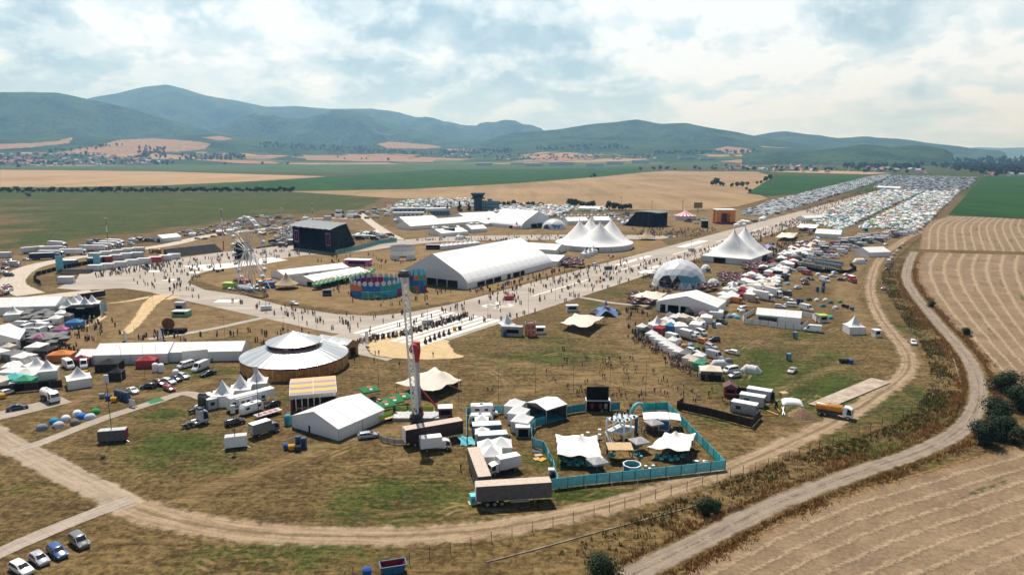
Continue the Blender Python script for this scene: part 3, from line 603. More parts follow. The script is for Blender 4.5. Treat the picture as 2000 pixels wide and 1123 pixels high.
def hill(name, label, sky, r0, r1, r2, seed, rough, fieldlow=0.0, nu=260, nv=80, sag=1.6, skirt=0.0):
    A = np.array([math.atan2((x - CXP) / FOC, CP + SP * (-(y - CYP) / FOC)) for x, y in sky]); E = np.array([math.atan2(-SP + CP * (-(y - CYP) / FOC), math.hypot((x - CXP) / FOC, CP + SP * (-(y - CYP) / FOC))) for x, y in sky])
    az = np.linspace(A[0], A[-1], nu + 1); el = np.interp(az, A, E); k = np.array([.25, .5, .25])
    for _ in range(2): el[1:-1] = np.convolve(el, k, 'same')[1:-1]
    H = CAMH + r1 * np.tan(el); V = []; t = np.linspace(0, 1, nv + 1)
    R = np.concatenate([np.linspace(r0, r1, int(nv * .75) + 1), np.linspace(r1, r2, nv - int(nv * .75) + 1)[1:]])
    prof = np.where(R <= r1, np.clip((R - r0) / (r1 - r0), 0, 1) ** sag, np.clip(1 - (R - r1) / (r2 - r1), 0, 1) ** 1.2)
    AZ, RR = np.meshgrid(az, R); X, Y = RR * np.sin(AZ), RR * np.cos(AZ)
    n0 = fbm2(X / 900, Y / 900, seed); n = 0.8 * (1 - 2.2 * np.abs(n0)) + 0.5 * fbm2(X / 330, Y / 330, seed + 2, 4); nf = fbm2(X / 70, Y / 70, seed + 5, 3)
    Z = H[None, :] * prof[:, None]; body = np.sin(np.pi * np.clip(prof, 0, 1)); Z = Z + 1.9 * rough * body[:, None] * n * np.clip(H / 300, .15, 1.5)[None, :] + nf * 4 * np.clip(Z / 60, 0, 1)
    Z = np.maximum(Z, -1 + 0 * Z); Z[0] = -2; Z[-1] = -2; Z[:, 0] = np.minimum(Z[:, 0], H[0] * prof);
    V = np.stack([X.ravel(), Y.ravel(), Z.ravel()], 1); i = np.arange((nu + 1) * (nv + 1)).reshape(nv + 1, nu + 1); F = np.stack([i[:-1, :-1], i[:-1, 1:], i[1:, 1:], i[1:, :-1]], -1).reshape(-1, 4)
    me = bpy.data.meshes.new(name); me.from_pydata(V.tolist(), [], F.tolist()); me.materials.append(M_HILL); me.polygons.foreach_set('use_smooth', [True] * len(F))
    zc = V[:, 1] * CP - (V[:, 2] - CAMH) * SP; xx = CXP + FOC * V[:, 0] / zc; yy = CYP - FOC * (V[:, 1] * SP + (V[:, 2] - CAMH) * CP) / zc; tn = np.zeros(len(V))
    if fieldlow:
        for p in TANS: tn = np.maximum(tn, in_poly(xx, yy, p))
    set_attrs(me, field=np.clip(fieldlow * (1.25 - V[:, 2] / 75), -1, 1) if fieldlow else np.full(len(V), -1.0), tan=tn); o = struct(name, me, label)
    return (az, R, Z)
H_FOOT = hill('hills', 'low farmed foothills with fields and hedges', [(-300, 268), (0, 264), (110, 262), (200, 268), (300, 269), (420, 262), (500, 272), (600, 278), (700, 284), (760, 277), (840, 284), (900, 290), (1000, 284), (1100, 272), (1200, 274), (1300, 279), (1400, 280), (1480, 284), (1560, 292), (1640, 300)], 4300, 6200, 7600, 3, 14, 0.72, 380, 90, 1.15)
hill('hills', 'long wooded ridge on the west side', [(-400, 200), (-200, 192), (0, 182), (50, 180), (110, 181), (150, 190), (180, 195), (250, 211), (330, 234), (420, 258), (500, 271), (600, 281), (700, 290), (760, 296)], 5600, 7800, 9800, 11, 55)
hill('mountain', 'tall blue mountain with a rounded summit', [(60, 240), (120, 215), (175, 192), (230, 182), (280, 170), (325, 166), (360, 174), (400, 187), (460, 196), (520, 209), (580, 208), (640, 213), (730, 213), (800, 227), (870, 241), (940, 247), (1000, 255), (1060, 262), (1120, 280)], 7600, 11500, 14000, 23, 80)
hill('hills', 'wooded spur below the tall mountain', [(380, 262), (440, 245), (490, 224), (530, 232), (600, 236), (650, 215), (700, 218), (760, 240), (830, 258), (900, 268), (960, 276), (1010, 290)], 6800, 8900, 10500, 31, 60, 0, 200)
hill('hills', 'broad wooded hill behind the town', [(860, 296), (910, 282), (960, 271), (1000, 259), (1060, 256), (1130, 247), (1180, 240), (1245, 234), (1290, 242), (1340, 241), (1400, 252), (1460, 263), (1500, 270), (1560, 281), (1620, 290), (1700, 297)], 5200, 7400, 9000, 47, 42)
hill('hills', 'distant wooded ridge falling to the east', [(1400, 285), (1480, 264), (1535, 256), (1580, 263), (1640, 270), (1690, 267), (1760, 272), (1830, 281), (1900, 290), (1952, 294), (1965, 300)], 7000, 9000, 10500, 59, 40, 0, 200)
hill('hills', 'low dark wooded knoll at the edge of the plain', [(1450, 300), (1500, 293), (1560, 296), (1620, 291), (1690, 282), (1740, 287), (1800, 285), (1845, 291), (1862, 300)], 4300, 5200, 6000, 67, 12, 0, 180, 50, 0.8)
hill('hills', 'far pale hills on the horizon', [(1780, 300), (1850, 293), (1910, 288), (1960, 290), (2000, 288), (2150, 284), (2300, 292)], 15000, 18000, 20000, 71, 60, 0, 120, 40)

def haze():
    m = bpy.data.materials.new('haze_air'); m.use_nodes = True; b = NB(m.node_tree)
    v = b.new('ShaderNodeVolumePrincipled', {'Color': (0.29, 0.60, 1.0, 1), 'Absorption Color': (1, 1, 1, 1), 'Density': HAZE, 'Anisotropy': 0.35}); b.new('ShaderNodeOutputMaterial', {'Volume': v.outputs[0]})
    mb = MB().box((0, 10000, -3), (52500, 20900, 1330)); struct('haze', mb.mesh('haze', m), None, 'stuff')
HAZE = 7.6e-5
haze()
# ------------------------------------------------------------------ kits: things built once and copied
class Kit:
    def __init__(s, name, parts): s.name = name; s.parts = parts; s.cache = None; s.one = None
    def merged(s):
        if s.one is None:
            mats = []; mb = MB()
            def walk(ps):
                for nm, m, mt, sm, sub in ps:
                    if mt not in mats: mats.append(mt)
                    k = mats.index(mt); mb.join(m, {q: k for q in set(m.m)}); walk(sub)
            walk(s.parts); s.one = mb.mesh(s.name, mats, True)
        return s.one
    def meshes(s):
        if s.cache is None:
            conv = lambda ps: [(nm, m.mesh(nm, mt, sm), conv(sub)) for nm, m, mt, sm, sub in ps]; s.cache = conv(s.parts)
        return s.cache
    def place(s, loc, rz=0.0, label=None, cat=None, group=None, color=(.8, .8, .8), detail=True, scale=None, name=None):
        name = name or s.name
        if detail:
            r = link(name, None, None, loc, rz, color, scale)
            def walk(ps, par):
                for nm, me, sub in ps: walk(sub, link(nm, me, par, color=color))
            walk(s.meshes(), r)
        else: r = link(name, s.merged(), None, loc, rz, color, scale)
        tag(r, label, cat, group); return r

def wheels(xs, y, r=0.32, w=0.22):
    out = []
    for x in xs:
        for sy in (-1, 1):
            t = MB().tube((x, sy * (y - w), r), (x, sy * y, r), r, n=14); h = MB().tube((x, sy * (y - .02), r), (x, sy * (y + .012), r), r * .62, n=10)
            out.append(('wheel', t, M_TYRE, False, [('rim', h, M_RIM, False, [])]))
    return out
def hull(st, W, zb=0.28):
    rings = []
    for x, bz, rz, k, kr in st:
        w = W / 2 * k; wr = W / 2 * kr
        rings.append([(x, -w * .9, zb), (x, -w, zb + .16), (x, -w, bz - .12), (x, -w * .96, bz), (x, -wr, rz - .05), (x, -wr * .86, rz), (x, wr * .86, rz), (x, wr, rz - .05), (x, w * .96, bz), (x, w, bz - .12), (x, w, zb + .16), (x, w * .9, zb)])
    return MB().loft(rings)
def cabin_glass(st, i0, i1, i2, i3, W, posts=()):
    P = []
    def pt(i, side, h):
        x, bz, rz, k, kr = st[i]; y0, y1 = W / 2 * k * .96, W / 2 * kr; return Vector((x, side * (y0 + (y1 - y0) * h), bz + (rz - .05 - bz) * h))
    def top(i, s, f=.84): x, bz, rz, k, kr = st[i]; return Vector((x, s * W / 2 * kr * f, rz))
    if i3 is not None:
        a, b = top(i3, -1), top(i3, 1); c, d = top(i2, 1, .86), top(i2, -1, .86); n = (b - a).cross(d - a).normalized() * .015; n = n if n.x > 0 else -n; q = [a.lerp(d, .08), b.lerp(c, .08), c.lerp(b, .05), d.lerp(a, .05)]
        P.append(('windscreen', MB().add([p + n for p in q] + [p - n for p in q], [(0, 1, 2, 3), (7, 6, 5, 4), (0, 4, 5, 1), (1, 5, 6, 2), (2, 6, 7, 3), (3, 7, 4, 0)]), M_GLASS, False, []))
    if i0 is not None:
        a, b = top(i0, -1), top(i0, 1); c, d = top(i1, 1), top(i1, -1); n = (b - a).cross(d - a).normalized() * .015; n = n if n.x < 0 else -n; q = [a.lerp(d, .25), b.lerp(c, .25), c.lerp(b, .08), d.lerp(a, .08)]
        P.append(('rear_window', MB().add([p + n for p in q] + [p - n for p in q], [(0, 1, 2, 3), (7, 6, 5, 4), (0, 4, 5, 1), (1, 5, 6, 2), (2, 6, 7, 3), (3, 7, 4, 0)]), M_GLASS, False, []))
    for sd in (-1, 1):
        for a0, a1 in posts:
            x0, x1 = a0, a1; xs = [s[0] for s in st]
            def at(x, h):
                bz, rz, k, kr = (float(np.interp(x, xs, [s[j] for s in st])) for j in (1, 2, 3, 4)); y0, y1 = W / 2 * k * .96, W / 2 * kr
                return Vector((x, sd * (y0 + (y1 - y0) * h + .015), bz + (rz - .05 - bz) * h))
            lean = .55 if x1 == posts[-1][1] else 0; leanr = .4 if x0 == posts[0][0] else 0
            q = [at(x0, .1), at(x1, .1), at(x1 - lean * .5, .88), at(x0 + leanr * .4, .88)]; n = Vector((0, sd * .012, 0))
            P.append(('side_window', MB().add([p + n for p in q] + [p - n for p in q], [(0, 1, 2, 3), (7, 6, 5, 4), (0, 4, 5, 1), (1, 5, 6, 2), (2, 6, 7, 3), (3, 7, 4, 0)]), M_GLASS, False, []))
    return P
def lamps(L, W, z, zr, k=.8):
    P = []
    for s in (-1, 1):
        P.append(('headlight', MB().box((L / 2 - .04, s * W * .36, z), (.12, .32, .14)), M_LAMP, False, [])); P.append(('tail_light', MB().box((-L / 2 + .03, s * W * .40, zr), (.1, .16, .26)), M_TAIL, False, []))
    return P
def car_kit(kind):
    if kind == 'hatch':
        L, W = 4.1, 1.75; st = [(-2.05, .72, .78, .86, .8), (-2.0, .92, 1.0, .95, .84), (-1.9, .95, 1.08, .97, .80), (-1.45, .97, 1.47, 1, .74), (-.3, .97, 1.50, 1, .76), (.35, .96, 1.44, 1, .74), (1.15, .93, .99, 1, .88), (1.75, .80, .86, .95, .86), (2.02, .66, .70, .84, .78), (2.05, .5, .55, .8, .75)]
        ax = (-1.27, 1.30); g = (2, 3, 5, 6); posts = ((-1.5, -.62), (-.52, .85)); zz = (.62, .75)
    elif kind == 'estate':
        L, W = 4.65, 1.8; st = [(-2.32, .72, .78, .86, .8), (-2.28, .92, 1.0, .95, .84), (-2.2, .95, 1.1, .97, .80), (-1.85, .97, 1.46, 1, .74), (-.4, .97, 1.49, 1, .76), (.35, .96, 1.43, 1, .74), (1.2, .93, .99, 1, .88), (1.95, .80, .86, .95, .86), (2.28, .66, .70, .84, .78), (2.32, .5, .55, .8, .75)]
        ax = (-1.4, 1.42); g = (2, 3, 5, 6); posts = ((-1.95, -1.25), (-1.17, -.42), (-.34, .9)); zz = (.62, .78)
    elif kind == 'suv':
        L, W = 4.5, 1.86; st = [(-2.25, .8, .86, .88, .8), (-2.2, 1.02, 1.1, .96, .84), (-2.1, 1.05, 1.25, .98, .80), (-1.75, 1.07, 1.68, 1, .76), (-.3, 1.07, 1.71, 1, .78), (.4, 1.06, 1.64, 1, .76), (1.1, 1.04, 1.10, 1, .9), (1.9, .95, 1.0, .96, .88), (2.2, .76, .80, .88, .82), (2.25, .55, .6, .84, .8)]
        ax = (-1.35, 1.38); g = (2, 3, 5, 6); posts = ((-1.85, -1.15), (-1.07, -.35), (-.27, .85)); zz = (.74, .9)
    elif kind == 'sedan':
        L, W = 4.6, 1.8; st = [(-2.3, .74, .80, .86, .8), (-2.25, .94, .98, .95, .86), (-1.6, .97, 1.02, 1, .86), (-.95, .97, 1.40, 1, .72), (-.2, .97, 1.44, 1, .74), (.35, .96, 1.38, 1, .72), (1.2, .93, .98, 1, .88), (1.9, .80, .86, .95, .86), (2.26, .66, .70, .84, .78), (2.3, .5, .55, .8, .75)]
        ax = (-1.38, 1.4); g = (2, 3, 5, 6); posts = ((-1.1, -.42), (-.34, .85)); zz = (.62, .78)
    elif kind == 'mpv':
        L, W = 4.4, 1.82; st = [(-2.2, .8, .86, .9, .85), (-2.17, 1.05, 1.15, .97, .86), (-2.12, 1.1, 1.5, .98, .84), (-2.0, 1.1, 1.78, 1, .82), (-.2, 1.1, 1.82, 1, .82), (.5, 1.08, 1.74, 1, .80), (1.25, 1.04, 1.10, 1, .9), (1.85, .92, .97, .95, .88), (2.17, .72, .76, .85, .8), (2.2, .5, .55, .8, .75)]
        ax = (-1.35, 1.4); g = (1, 2, 5, 6); posts = ((-2.0, -1.1), (-1.0, -.1), (0, 1.0)); zz = (.72, 1.0)
    p = [('body', hull(st, W), M_PAINT, True, [])] + cabin_glass(st, *g, W, posts) + wheels(ax, W / 2 + .01, .33) + lamps(L, W, zz[0], zz[1])
    return Kit('parked_car', p)
def van_kit(kind):
    if kind == 'panel':       # high-roofed panel van
        L, W = 5.9, 2.05; st = [(-2.95, .9, 1.0, .96, .94), (-2.93, 1.2, 2.52, 1, .90), (-2.6, 1.2, 2.62, 1, .88), (1.0, 1.2, 2.62, 1, .88), (1.45, 1.2, 2.46, 1, .84), (2.15, 1.18, 1.32, 1, .92), (2.75, 1.0, 1.08, .95, .88), (2.93, .75, .8, .86, .8), (2.95, .5, .55, .84, .8)]
        g = (None, None, 4, 5); posts = ((1.0, 2.0),); ax = (-1.75, 2.0)
    elif kind == 'window':    # low passenger van
        L, W = 4.9, 1.92; st = [(-2.45, .9, .98, .95, .92), (-2.43, 1.15, 1.85, 1, .88), (-2.25, 1.15, 1.97, 1, .86), (.9, 1.15, 1.97, 1, .86), (1.25, 1.14, 1.86, 1, .82), (1.85, 1.1, 1.2, 1, .92), (2.3, .95, 1.0, .94, .86), (2.43, .72, .76, .86, .8), (2.45, .5, .55, .84, .8)]
        g = (1, 2, 4, 5); posts = ((-2.2, -1.2), (-1.1, -.1), (.0, .75), (.85, 1.75)); ax = (-1.5, 1.55)
    p = [('body', hull(st, W, .3), M_PAINT, True, [])] + cabin_glass(st, *g, W, posts) + wheels(ax, W / 2 + .01, .36) + lamps(L, W, .75, 1.0)
    if kind == 'panel': p.append(('rear_window', MB().box((-L / 2 - .01, 0, 1.45), (.04, 1.3, .55)), M_GLASS, False, []))
    return Kit('parked_van', p)
def cab(x, W, H, Lc, zb=.5, sleeper=False):
    st = [(x, zb + .4, H * .9, .96, .9), (x + .15, zb + .5, H, 1, .88), (x + Lc * .45, zb + .5, H, 1, .88), (x + Lc * .86, zb + .5, H * .86, 1, .86), (x + Lc * .97, zb + .55, zb + .95, 1, .94), (x + Lc, zb + .3, zb + .5, .97, .92)]
    return [('cab', hull(st, W, zb), M_PAINT, True, cabin_glass(st, None, None, 3, 4, W, ((x + Lc * .35, x + Lc * .9),)))]
def box_truck_kit(L, W, H, boxm, small=True):
    cl = 1.9 if small else 2.2; ch = 2.3 if small else 3.1; bl = L - cl - .1; x0 = -L / 2
    bx = MB().box((x0 + bl / 2, 0, .95), (bl, W, H - .95)); rf = MB().box((x0 + bl / 2, 0, H + .002), (bl - .12, W - .12, .05))
    p = [('cargo_box', bx, boxm, False, [('roof', rf, M_CREAMW if not small else M_WPAINT, False, []), ('rear_door', MB().box((x0 - .02, 0, 1.05), (.05, W - .2, H - 1.25)), M_STEEL, False, [])])]
    p += cab(x0 + bl + .08, W * .94, ch, cl, .5) + [('chassis', MB().box((x0 + L * .45, 0, .55), (L * .85, .9, .3)), M_DARK, False, [])]
    return Kit('box_truck', p + wheels((x0 + bl * .28, x0 + bl + cl * .55), W / 2 - .03, .42 if small else .5, .28))
def trailer_kit(L=13.6, W=2.5, H=4.0, side=None, roof=None):
    x0 = -L / 2; wx = [x0 + 2.0, x0 + 3.3, x0 + 4.6]
    p = [('cargo_box', MB().box((0, 0, 1.15), (L, W, H - 1.15)), side, False, [('roof', MB().box((0, 0, H + .002), (L - .04, W - .04, .07)), roof, False, []), ('rear_door', MB().box((x0 - .03, 0, 1.25), (.06, W - .1, H - 1.4)), M_WPAINT, False, [])]),
         ('chassis', MB().box((0, 0, .8), (L - .6, 1.1, .34)), M_DARK, False, []), ('side_guard', MB().bar((x0 + 6.2, W / 2 - .06, .75), (x0 + 9.6, W / 2 - .06, .75), .05, .3), M_STEEL, False, []), ('side_guard', MB().bar((x0 + 6.2, -W / 2 + .06, .75), (x0 + 9.6, -W / 2 + .06, .75), .05, .3), M_STEEL, False, [])]
    for s in (-1, 1): p.append(('landing_leg', MB().bar((x0 + L - 3.0, s * .8, 0), (x0 + L - 3.0, s * .8, 1.0), .14), M_STEEL, False, []))
    for s in (-1, 1): p.append(('tail_light', MB().box((x0 - .03, s * 1.05, .85), (.06, .3, .16)), M_TAIL, False, []))
    return Kit('curtain_side_trailer', p + wheels(wx, W / 2 - .02, .5, .36))
def tractor_trailer_kit(side, L=15.5, name='articulated_lorry'):
    x0 = -L / 2; bl = L - 2.6; p = [('cargo_box', MB().box((x0 + bl / 2, 0, 1.15), (bl, 2.5, 2.85)), side, False, [('roof', MB().box((x0 + bl / 2, 0, 4.002), (bl - .06, 2.44, .06)), M_WPAINT, False, [])])]
    p += cab(x0 + bl + .25, 2.4, 3.6, 2.3, .6) + [('chassis', MB().box((0, 0, .75), (L * .9, 1.0, .34)), M_DARK, False, [])]
    return Kit(name, p + wheels((x0 + 2, x0 + 3.3, x0 + 4.6, x0 + bl - .6, x0 + bl + 1.5), 1.22, .5, .36))
def tractor_kit():
    return Kit('tractor_unit', cab(.6, 2.45, 3.5, 2.3, .6) + [('chassis', MB().box((-.6, 0, .7), (5.4, .95, .32)), M_DARK, False, []), ('fifth_wheel', MB().tube((-1.4, 0, 1.02), (-1.4, 0, 1.14), .5, n=14), M_DARK, False, []), ('fuel_tank', MB().tube((-.6, -1.05, .75), (.5, -1.05, .75), .34, n=12), M_STEEL, False, []), ('fuel_tank', MB().tube((-.6, 1.05, .75), (.5, 1.05, .75), .34, n=12), M_STEEL, False, []),
                                                                ('air_deflector', MB().box((1.2, 0, 3.5), (1.1, 2.0, .45), taper=.7), M_DARK, False, [])] + wheels((-2.1, -.9, 1.95), 1.2, .5, .36))
def tanker_kit(col, L=8.2):
    x0 = -L / 2; tl = L - 2.5; rings = []
    for k, (fx, fr) in enumerate(((0, .55), (.02, .85), (.06, 1), (.94, 1), (.98, .85), (1, .55))):
        rings.append([(x0 + tl * fx, 1.15 * fr * math.cos(t), 2.15 + 0.92 * fr * math.sin(t)) for t in [2 * math.pi * i / 18 for i in range(18)]])
    p = [('tank', MB().loft(rings), col, True, [('manhole', MB().tube((x0 + tl * .5, 0, 3.04), (x0 + tl * .5, 0, 3.2), .32, n=12), M_STEEL, False, []), ('walkway', MB().box((x0 + tl * .5, 0, 3.07), (tl * .8, .4, .04)), M_STEEL, False, [])]), ('chassis', MB().box((0, 0, .75), (L * .92, 1.0, .4)), M_DARK, False, []), ('side_locker', MB().box((x0 + tl * .5, -1.0, .7), (tl * .7, .4, .5)), M_DARK, False, []), ('side_locker', MB().box((x0 + tl * .5, 1.0, .7), (tl * .7, .4, .5)), M_DARK, False, [])]
    return Kit('tanker_truck', p + cab(x0 + tl + .15, 2.4, 3.0, 2.2, .6) + wheels((x0 + 1.1, x0 + 2.4, x0 + tl + 1.3), 1.22, .5, .34))
def caravan_kit(L=5.6, W=2.2, H=2.6):
    x0 = -L / 2; st = [(x0, .9, 1.3, .94, .9), (x0 + .12, 1.1, H * .82, .98, .92), (x0 + .5, 1.3, H, 1, .92), (x0 + L - .7, 1.3, H, 1, .92), (x0 + L - .2, 1.1, H * .72, .98, .92), (x0 + L, .8, 1.25, .94, .9)]
    p = [('body', hull(st, W, .45), M_PAINT, True, []), ('tow_bar', MB().bar((x0 + L - .1, 0, .5), (x0 + L + 1.1, 0, .5), .14), M_STEEL, False, []), ('roof_hatch', MB().box((x0 + L * .45, 0, H), (.7, .7, .08)), M_GLASS, False, []), ('door', MB().box((x0 + L * .55, -W / 2 - .005, .6), (.7, .03, 1.7)), M_CREAMW, False, [])]
    for s in (-1, 1):
        for a in (.22, .78): p.append(('side_window', MB().box((x0 + L * a, s * (W / 2 - .03), 1.45), (.9, .1, .55)), M_GLASS, False, []))
    return Kit('caravan', p + wheels((x0 + L * .45,), W / 2 + .01, .33, .2))
def motorhome_kit(L=6.6, W=2.25, H=2.95):
    x0 = -L / 2; st = [(x0, .9, 1.3, .97, .94), (x0 + .1, 1.2, H - .15, 1, .95), (x0 + .4, 1.3, H, 1, .95), (x0 + L - 2.0, 1.3, H, 1, .95), (x0 + L - 1.2, 1.5, H - .12, 1, .93), (x0 + L - .95, 1.6, 2.0, .98, .92), (x0 + L - .75, 1.15, 1.28, .94, .88), (x0 + L - .1, .95, 1.0, .9, .85), (x0 + L, .6, .65, .86, .8)]
    p = [('body', hull(st, W, .4), M_PAINT, True, [])] + cabin_glass(st, None, None, 5, 6, W, ()) + [('roof_hatch', MB().box((x0 + L * .4, 0, H), (.7, .7, .08)), M_GLASS, False, [])]
    for s in (-1, 1):
        p.append(('side_window', MB().box((x0 + L * .25, s * (W / 2 - .02), 1.6), (1.1, .08, .6)), M_GLASS, False, [])); p.append(('side_window', MB().box((x0 + L * .58, s * (W / 2 - .02), 1.6), (.8, .08, .55)), M_GLASS, False, [])); p.append(('cab_window', MB().box((x0 + L - 1.0, s * (W / 2 - .08), 1.35), (.7, .1, .5)), M_GLASS, False, []))
    return Kit('motorhome', p + wheels((x0 + 1.5, x0 + L - 1.0), W / 2 - .02, .36, .24) + lamps(L, W, .75, 1.0))
def container_kit(L=6.06, W=2.44, H=2.6, wallm=None, win=True, name='site_container'):
    mb = MB().box((0, 0, .08), (L, W, H - .16)); ribs = MB()
    p = [('wall', mb, wallm, False, []), ('roof', MB().box((0, 0, H - .08), (L + .03, W + .03, .08)), M_WPAINT, False, []), ('base_frame', MB().box((0, 0, 0), (L + .02, W + .02, .08)), M_DARK, False, [])]
    for sx in (-1, 1):
        for sy in (-1, 1): p.append(('corner_post', MB().box((sx * L / 2, sy * W / 2, .08), (.1, .1, H - .16)), M_NAVY, False, []))
    if win:
        p.append(('door', MB().box((L * .25, -W / 2 - .02, .1), (.9, .05, 2.0)), M_STEEL, False, [])); p.append(('window', MB().box((-L * .2, -W / 2 - .02, 1.0), (1.2, .05, .9)), M_GLASS, False, [])); p.append(('window', MB().box((L / 2 + .02, 0, 1.0), (.05, 1.0, .9)), M_GLASS, False, []))
    return Kit(name, p)
def toilet_kit(body, roof):
    p = [('cabin', MB().box((0, 0, .1), (1.1, 1.1, 2.05)), body, False, [('door', MB().box((0, -.57, .2), (.8, .05, 1.85)), roof, False, [('handle', MB().box((.3, -.61, 1.0), (.06, .05, .16)), M_DARK, False, [])])]), ('roof', MB().loft([[(x * .58, y * .58, 2.15) for x, y in ((-1, -1), (1, -1), (1, 1), (-1, 1))], [(x * .55, y * .4, 2.32) for x, y in ((-1, -1), (1, -1), (1, 1), (-1, 1))]]), roof, False, []), ('skid', MB().box((0, 0, 0), (1.14, 1.14, .1)), M_DARK, False, [])]
    return Kit('portable_toilet', p)
def bin_kit():
    return Kit('waste_bin', [('tub', MB().loft([[(x * .55, y * .42, .2) for x, y in ((-1, -1), (1, -1), (1, 1), (-1, 1))], [(x * .68, y * .54, 1.1) for x, y in ((-1, -1), (1, -1), (1, 1), (-1, 1))]]), M_CLOTH, False, []), ('lid', MB().grid(lambda u, v: (-.7 + 1.4 * u, -.56 + 1.12 * v, 1.1 + .28 * math.sin(math.pi * v)), 2, 6), M_CLOTH, True, [])] + wheels((-.5, .5), .45, .1, .06))
def umbrella_kit(size, roofm, pole=M_STEEL, h=2.3, n=8, benches=True, square=False, drop=.35):
    n = 4 if square else n; k = size / 2 * (1.414 if square else 1.0); off = math.pi / 4 if square else 0
    ring = lambda r, z, sc=0: [(r * math.cos(off + 2 * math.pi * i / n), r * math.sin(off + 2 * math.pi * i / n), z) for i in range(n)]
    c = MB().loft([ring(k, h - drop), ring(k * 1.005, h), ring(k * .5, h + size * .10), ring(.04, h + size * .2)], caps=False)
    p = [('canopy', c, roofm, False, []), ('pole', MB().tube((0, 0, 0), (0, 0, h + size * .2), .04, n=8), pole, False, []), ('foot', MB().tube((0, 0, 0), (0, 0, .1), .4, n=10), M_DARK, False, [])]
    return Kit('parasol', p)
def bench_set_kit():
    p = [('table_top', MB().box((0, 0, .72), (2.2, .6, .05)), M_PALEWOOD, False, [])]
    for s in (-1, 1):
        p.append(('bench', MB().box((0, s * .62, .42), (2.2, .28, .05)), M_PALEWOOD, False, []))
        p.append(('trestle', MB().box((s * .85, 0, 0), (.08, 1.3, .42)).box((s * .85, 0, .42), (.08, .4, .3)), M_DARK, False, []))
    return Kit('beer_table', p)
def pagoda_parts(s, he, hp, walls=True, roofm=None, wallm=None, swoop=1.9, sides=(1, 1, 1, 1), sq=1.0, lip=.25):
    rings = []
    def ring(k, z, scal=0):
        hx, hy = s / 2 * k * 1.02, s * sq / 2 * k * 1.02; out = []
        for a, b in (((-1, -1), (1, -1)), ((1, -1), (1, 1)), ((1, 1), (-1, 1)), ((-1, 1), (-1, -1))):
            for q in range(4):
                t = q / 4; x, y = a[0] + (b[0] - a[0]) * t, a[1] + (b[1] - a[1]) * t; d = 1 - .035 * math.sin(math.pi * t) * (1 if k > .05 else 0); out.append((x * hx * d, y * hy * d, z + .10 * scal * math.sin(math.pi * t)))
        return out
    rings.append(ring(1, he - lip)); rings.append(ring(1.0, he))
    for k in (.82, .64, .48, .34, .22, .12, .05, .015): rings.append(ring(k, he + (hp - he) * (1 - k) ** swoop))
    m = MB().loft(rings, caps=False); m.f.append(tuple(range(len(m.v) - 16, len(m.v)))); m.m.append(0)
    p = [('roof', m, roofm or M_TENT, True, [])]
    names = ((0, -1, 0), (1, 0, 90), (0, 1, 180), (-1, 0, 270))
    for (ax, ay, _), on in zip(names, sides):
        if on and walls:
            hx, hy = s / 2, s * sq / 2; w = (hx * 2 - .14 if ay else hy * 2 - .14)
            g = MB().grid(lambda u, v: ((ax * (hx - .04) if ax else (-hx + .07 + w * u)), (ay * (hy - .04) if ay else (-hy + .07 + w * u)), he * v) if 1 else 0, 4, 1)
            p.append(('side_wall', g, wallm or M_TENT, False, []))
    for x in (-1, 1):
        for y in (-1, 1): p.append(('leg', MB().box((x * (s / 2 - .05), y * (s * sq / 2 - .05), 0), (.1, .1, he)), M_STEEL, False, []))
    return p
def pagoda_kit(s, he=2.4, hp=5.2, name='pagoda_tent', **kw): return Kit(name, pagoda_parts(s, he, hp, **kw))
def popup_kit(s, he=2.3, hp=3.4, roofm=None, sq=1.0, sides=(1, 1, 1, 1), wallm=None): return Kit('market_stall', pagoda_parts(s, he, hp, True, roofm or M_CLOTH, wallm or roofm or M_CLOTH, 1.15, sides, sq))
def igloo_kit(L=3.0, W=2.2, H=1.3, tunnel=False, name='camping_tent'):
    n, k = 10, 8; V = MB()
    def f(u, v):
        a = math.pi * u; t = v * 2 - 1; r = (1 - abs(t) ** 2.6) ** .5 if not tunnel else (1 - max(0, abs(t) - .55) / .45 * .72) * (1 + .04 * math.cos(t * 12)); r = max(r, .02)
        return (t * L / 2, -math.cos(a) * W / 2 * r, math.sin(a) ** .8 * H * r if 0 < u < 1 else 0)
    V.grid(f, n, k); door = MB()
    door.add([(L / 2 * .62, -.35, .02), (L / 2 * .98, -.30, .02), (L / 2 * .98, .30, .02), (L / 2 * .62, .35, .02), (L / 2 * .66, .24, H * .72), (L / 2 * .66, -.24, H * .72)], [(0, 1, 5), (1, 2, 4, 5), (2, 3, 4)])
    for q in range(len(door.v)): x, y, z = door.v[q]; door.v[q] = (x + .05, y, z + .05)
    return Kit(name, [('flysheet', V, M_CLOTH, True, []), ('door_flap', door, M_GREYC, False, [])])

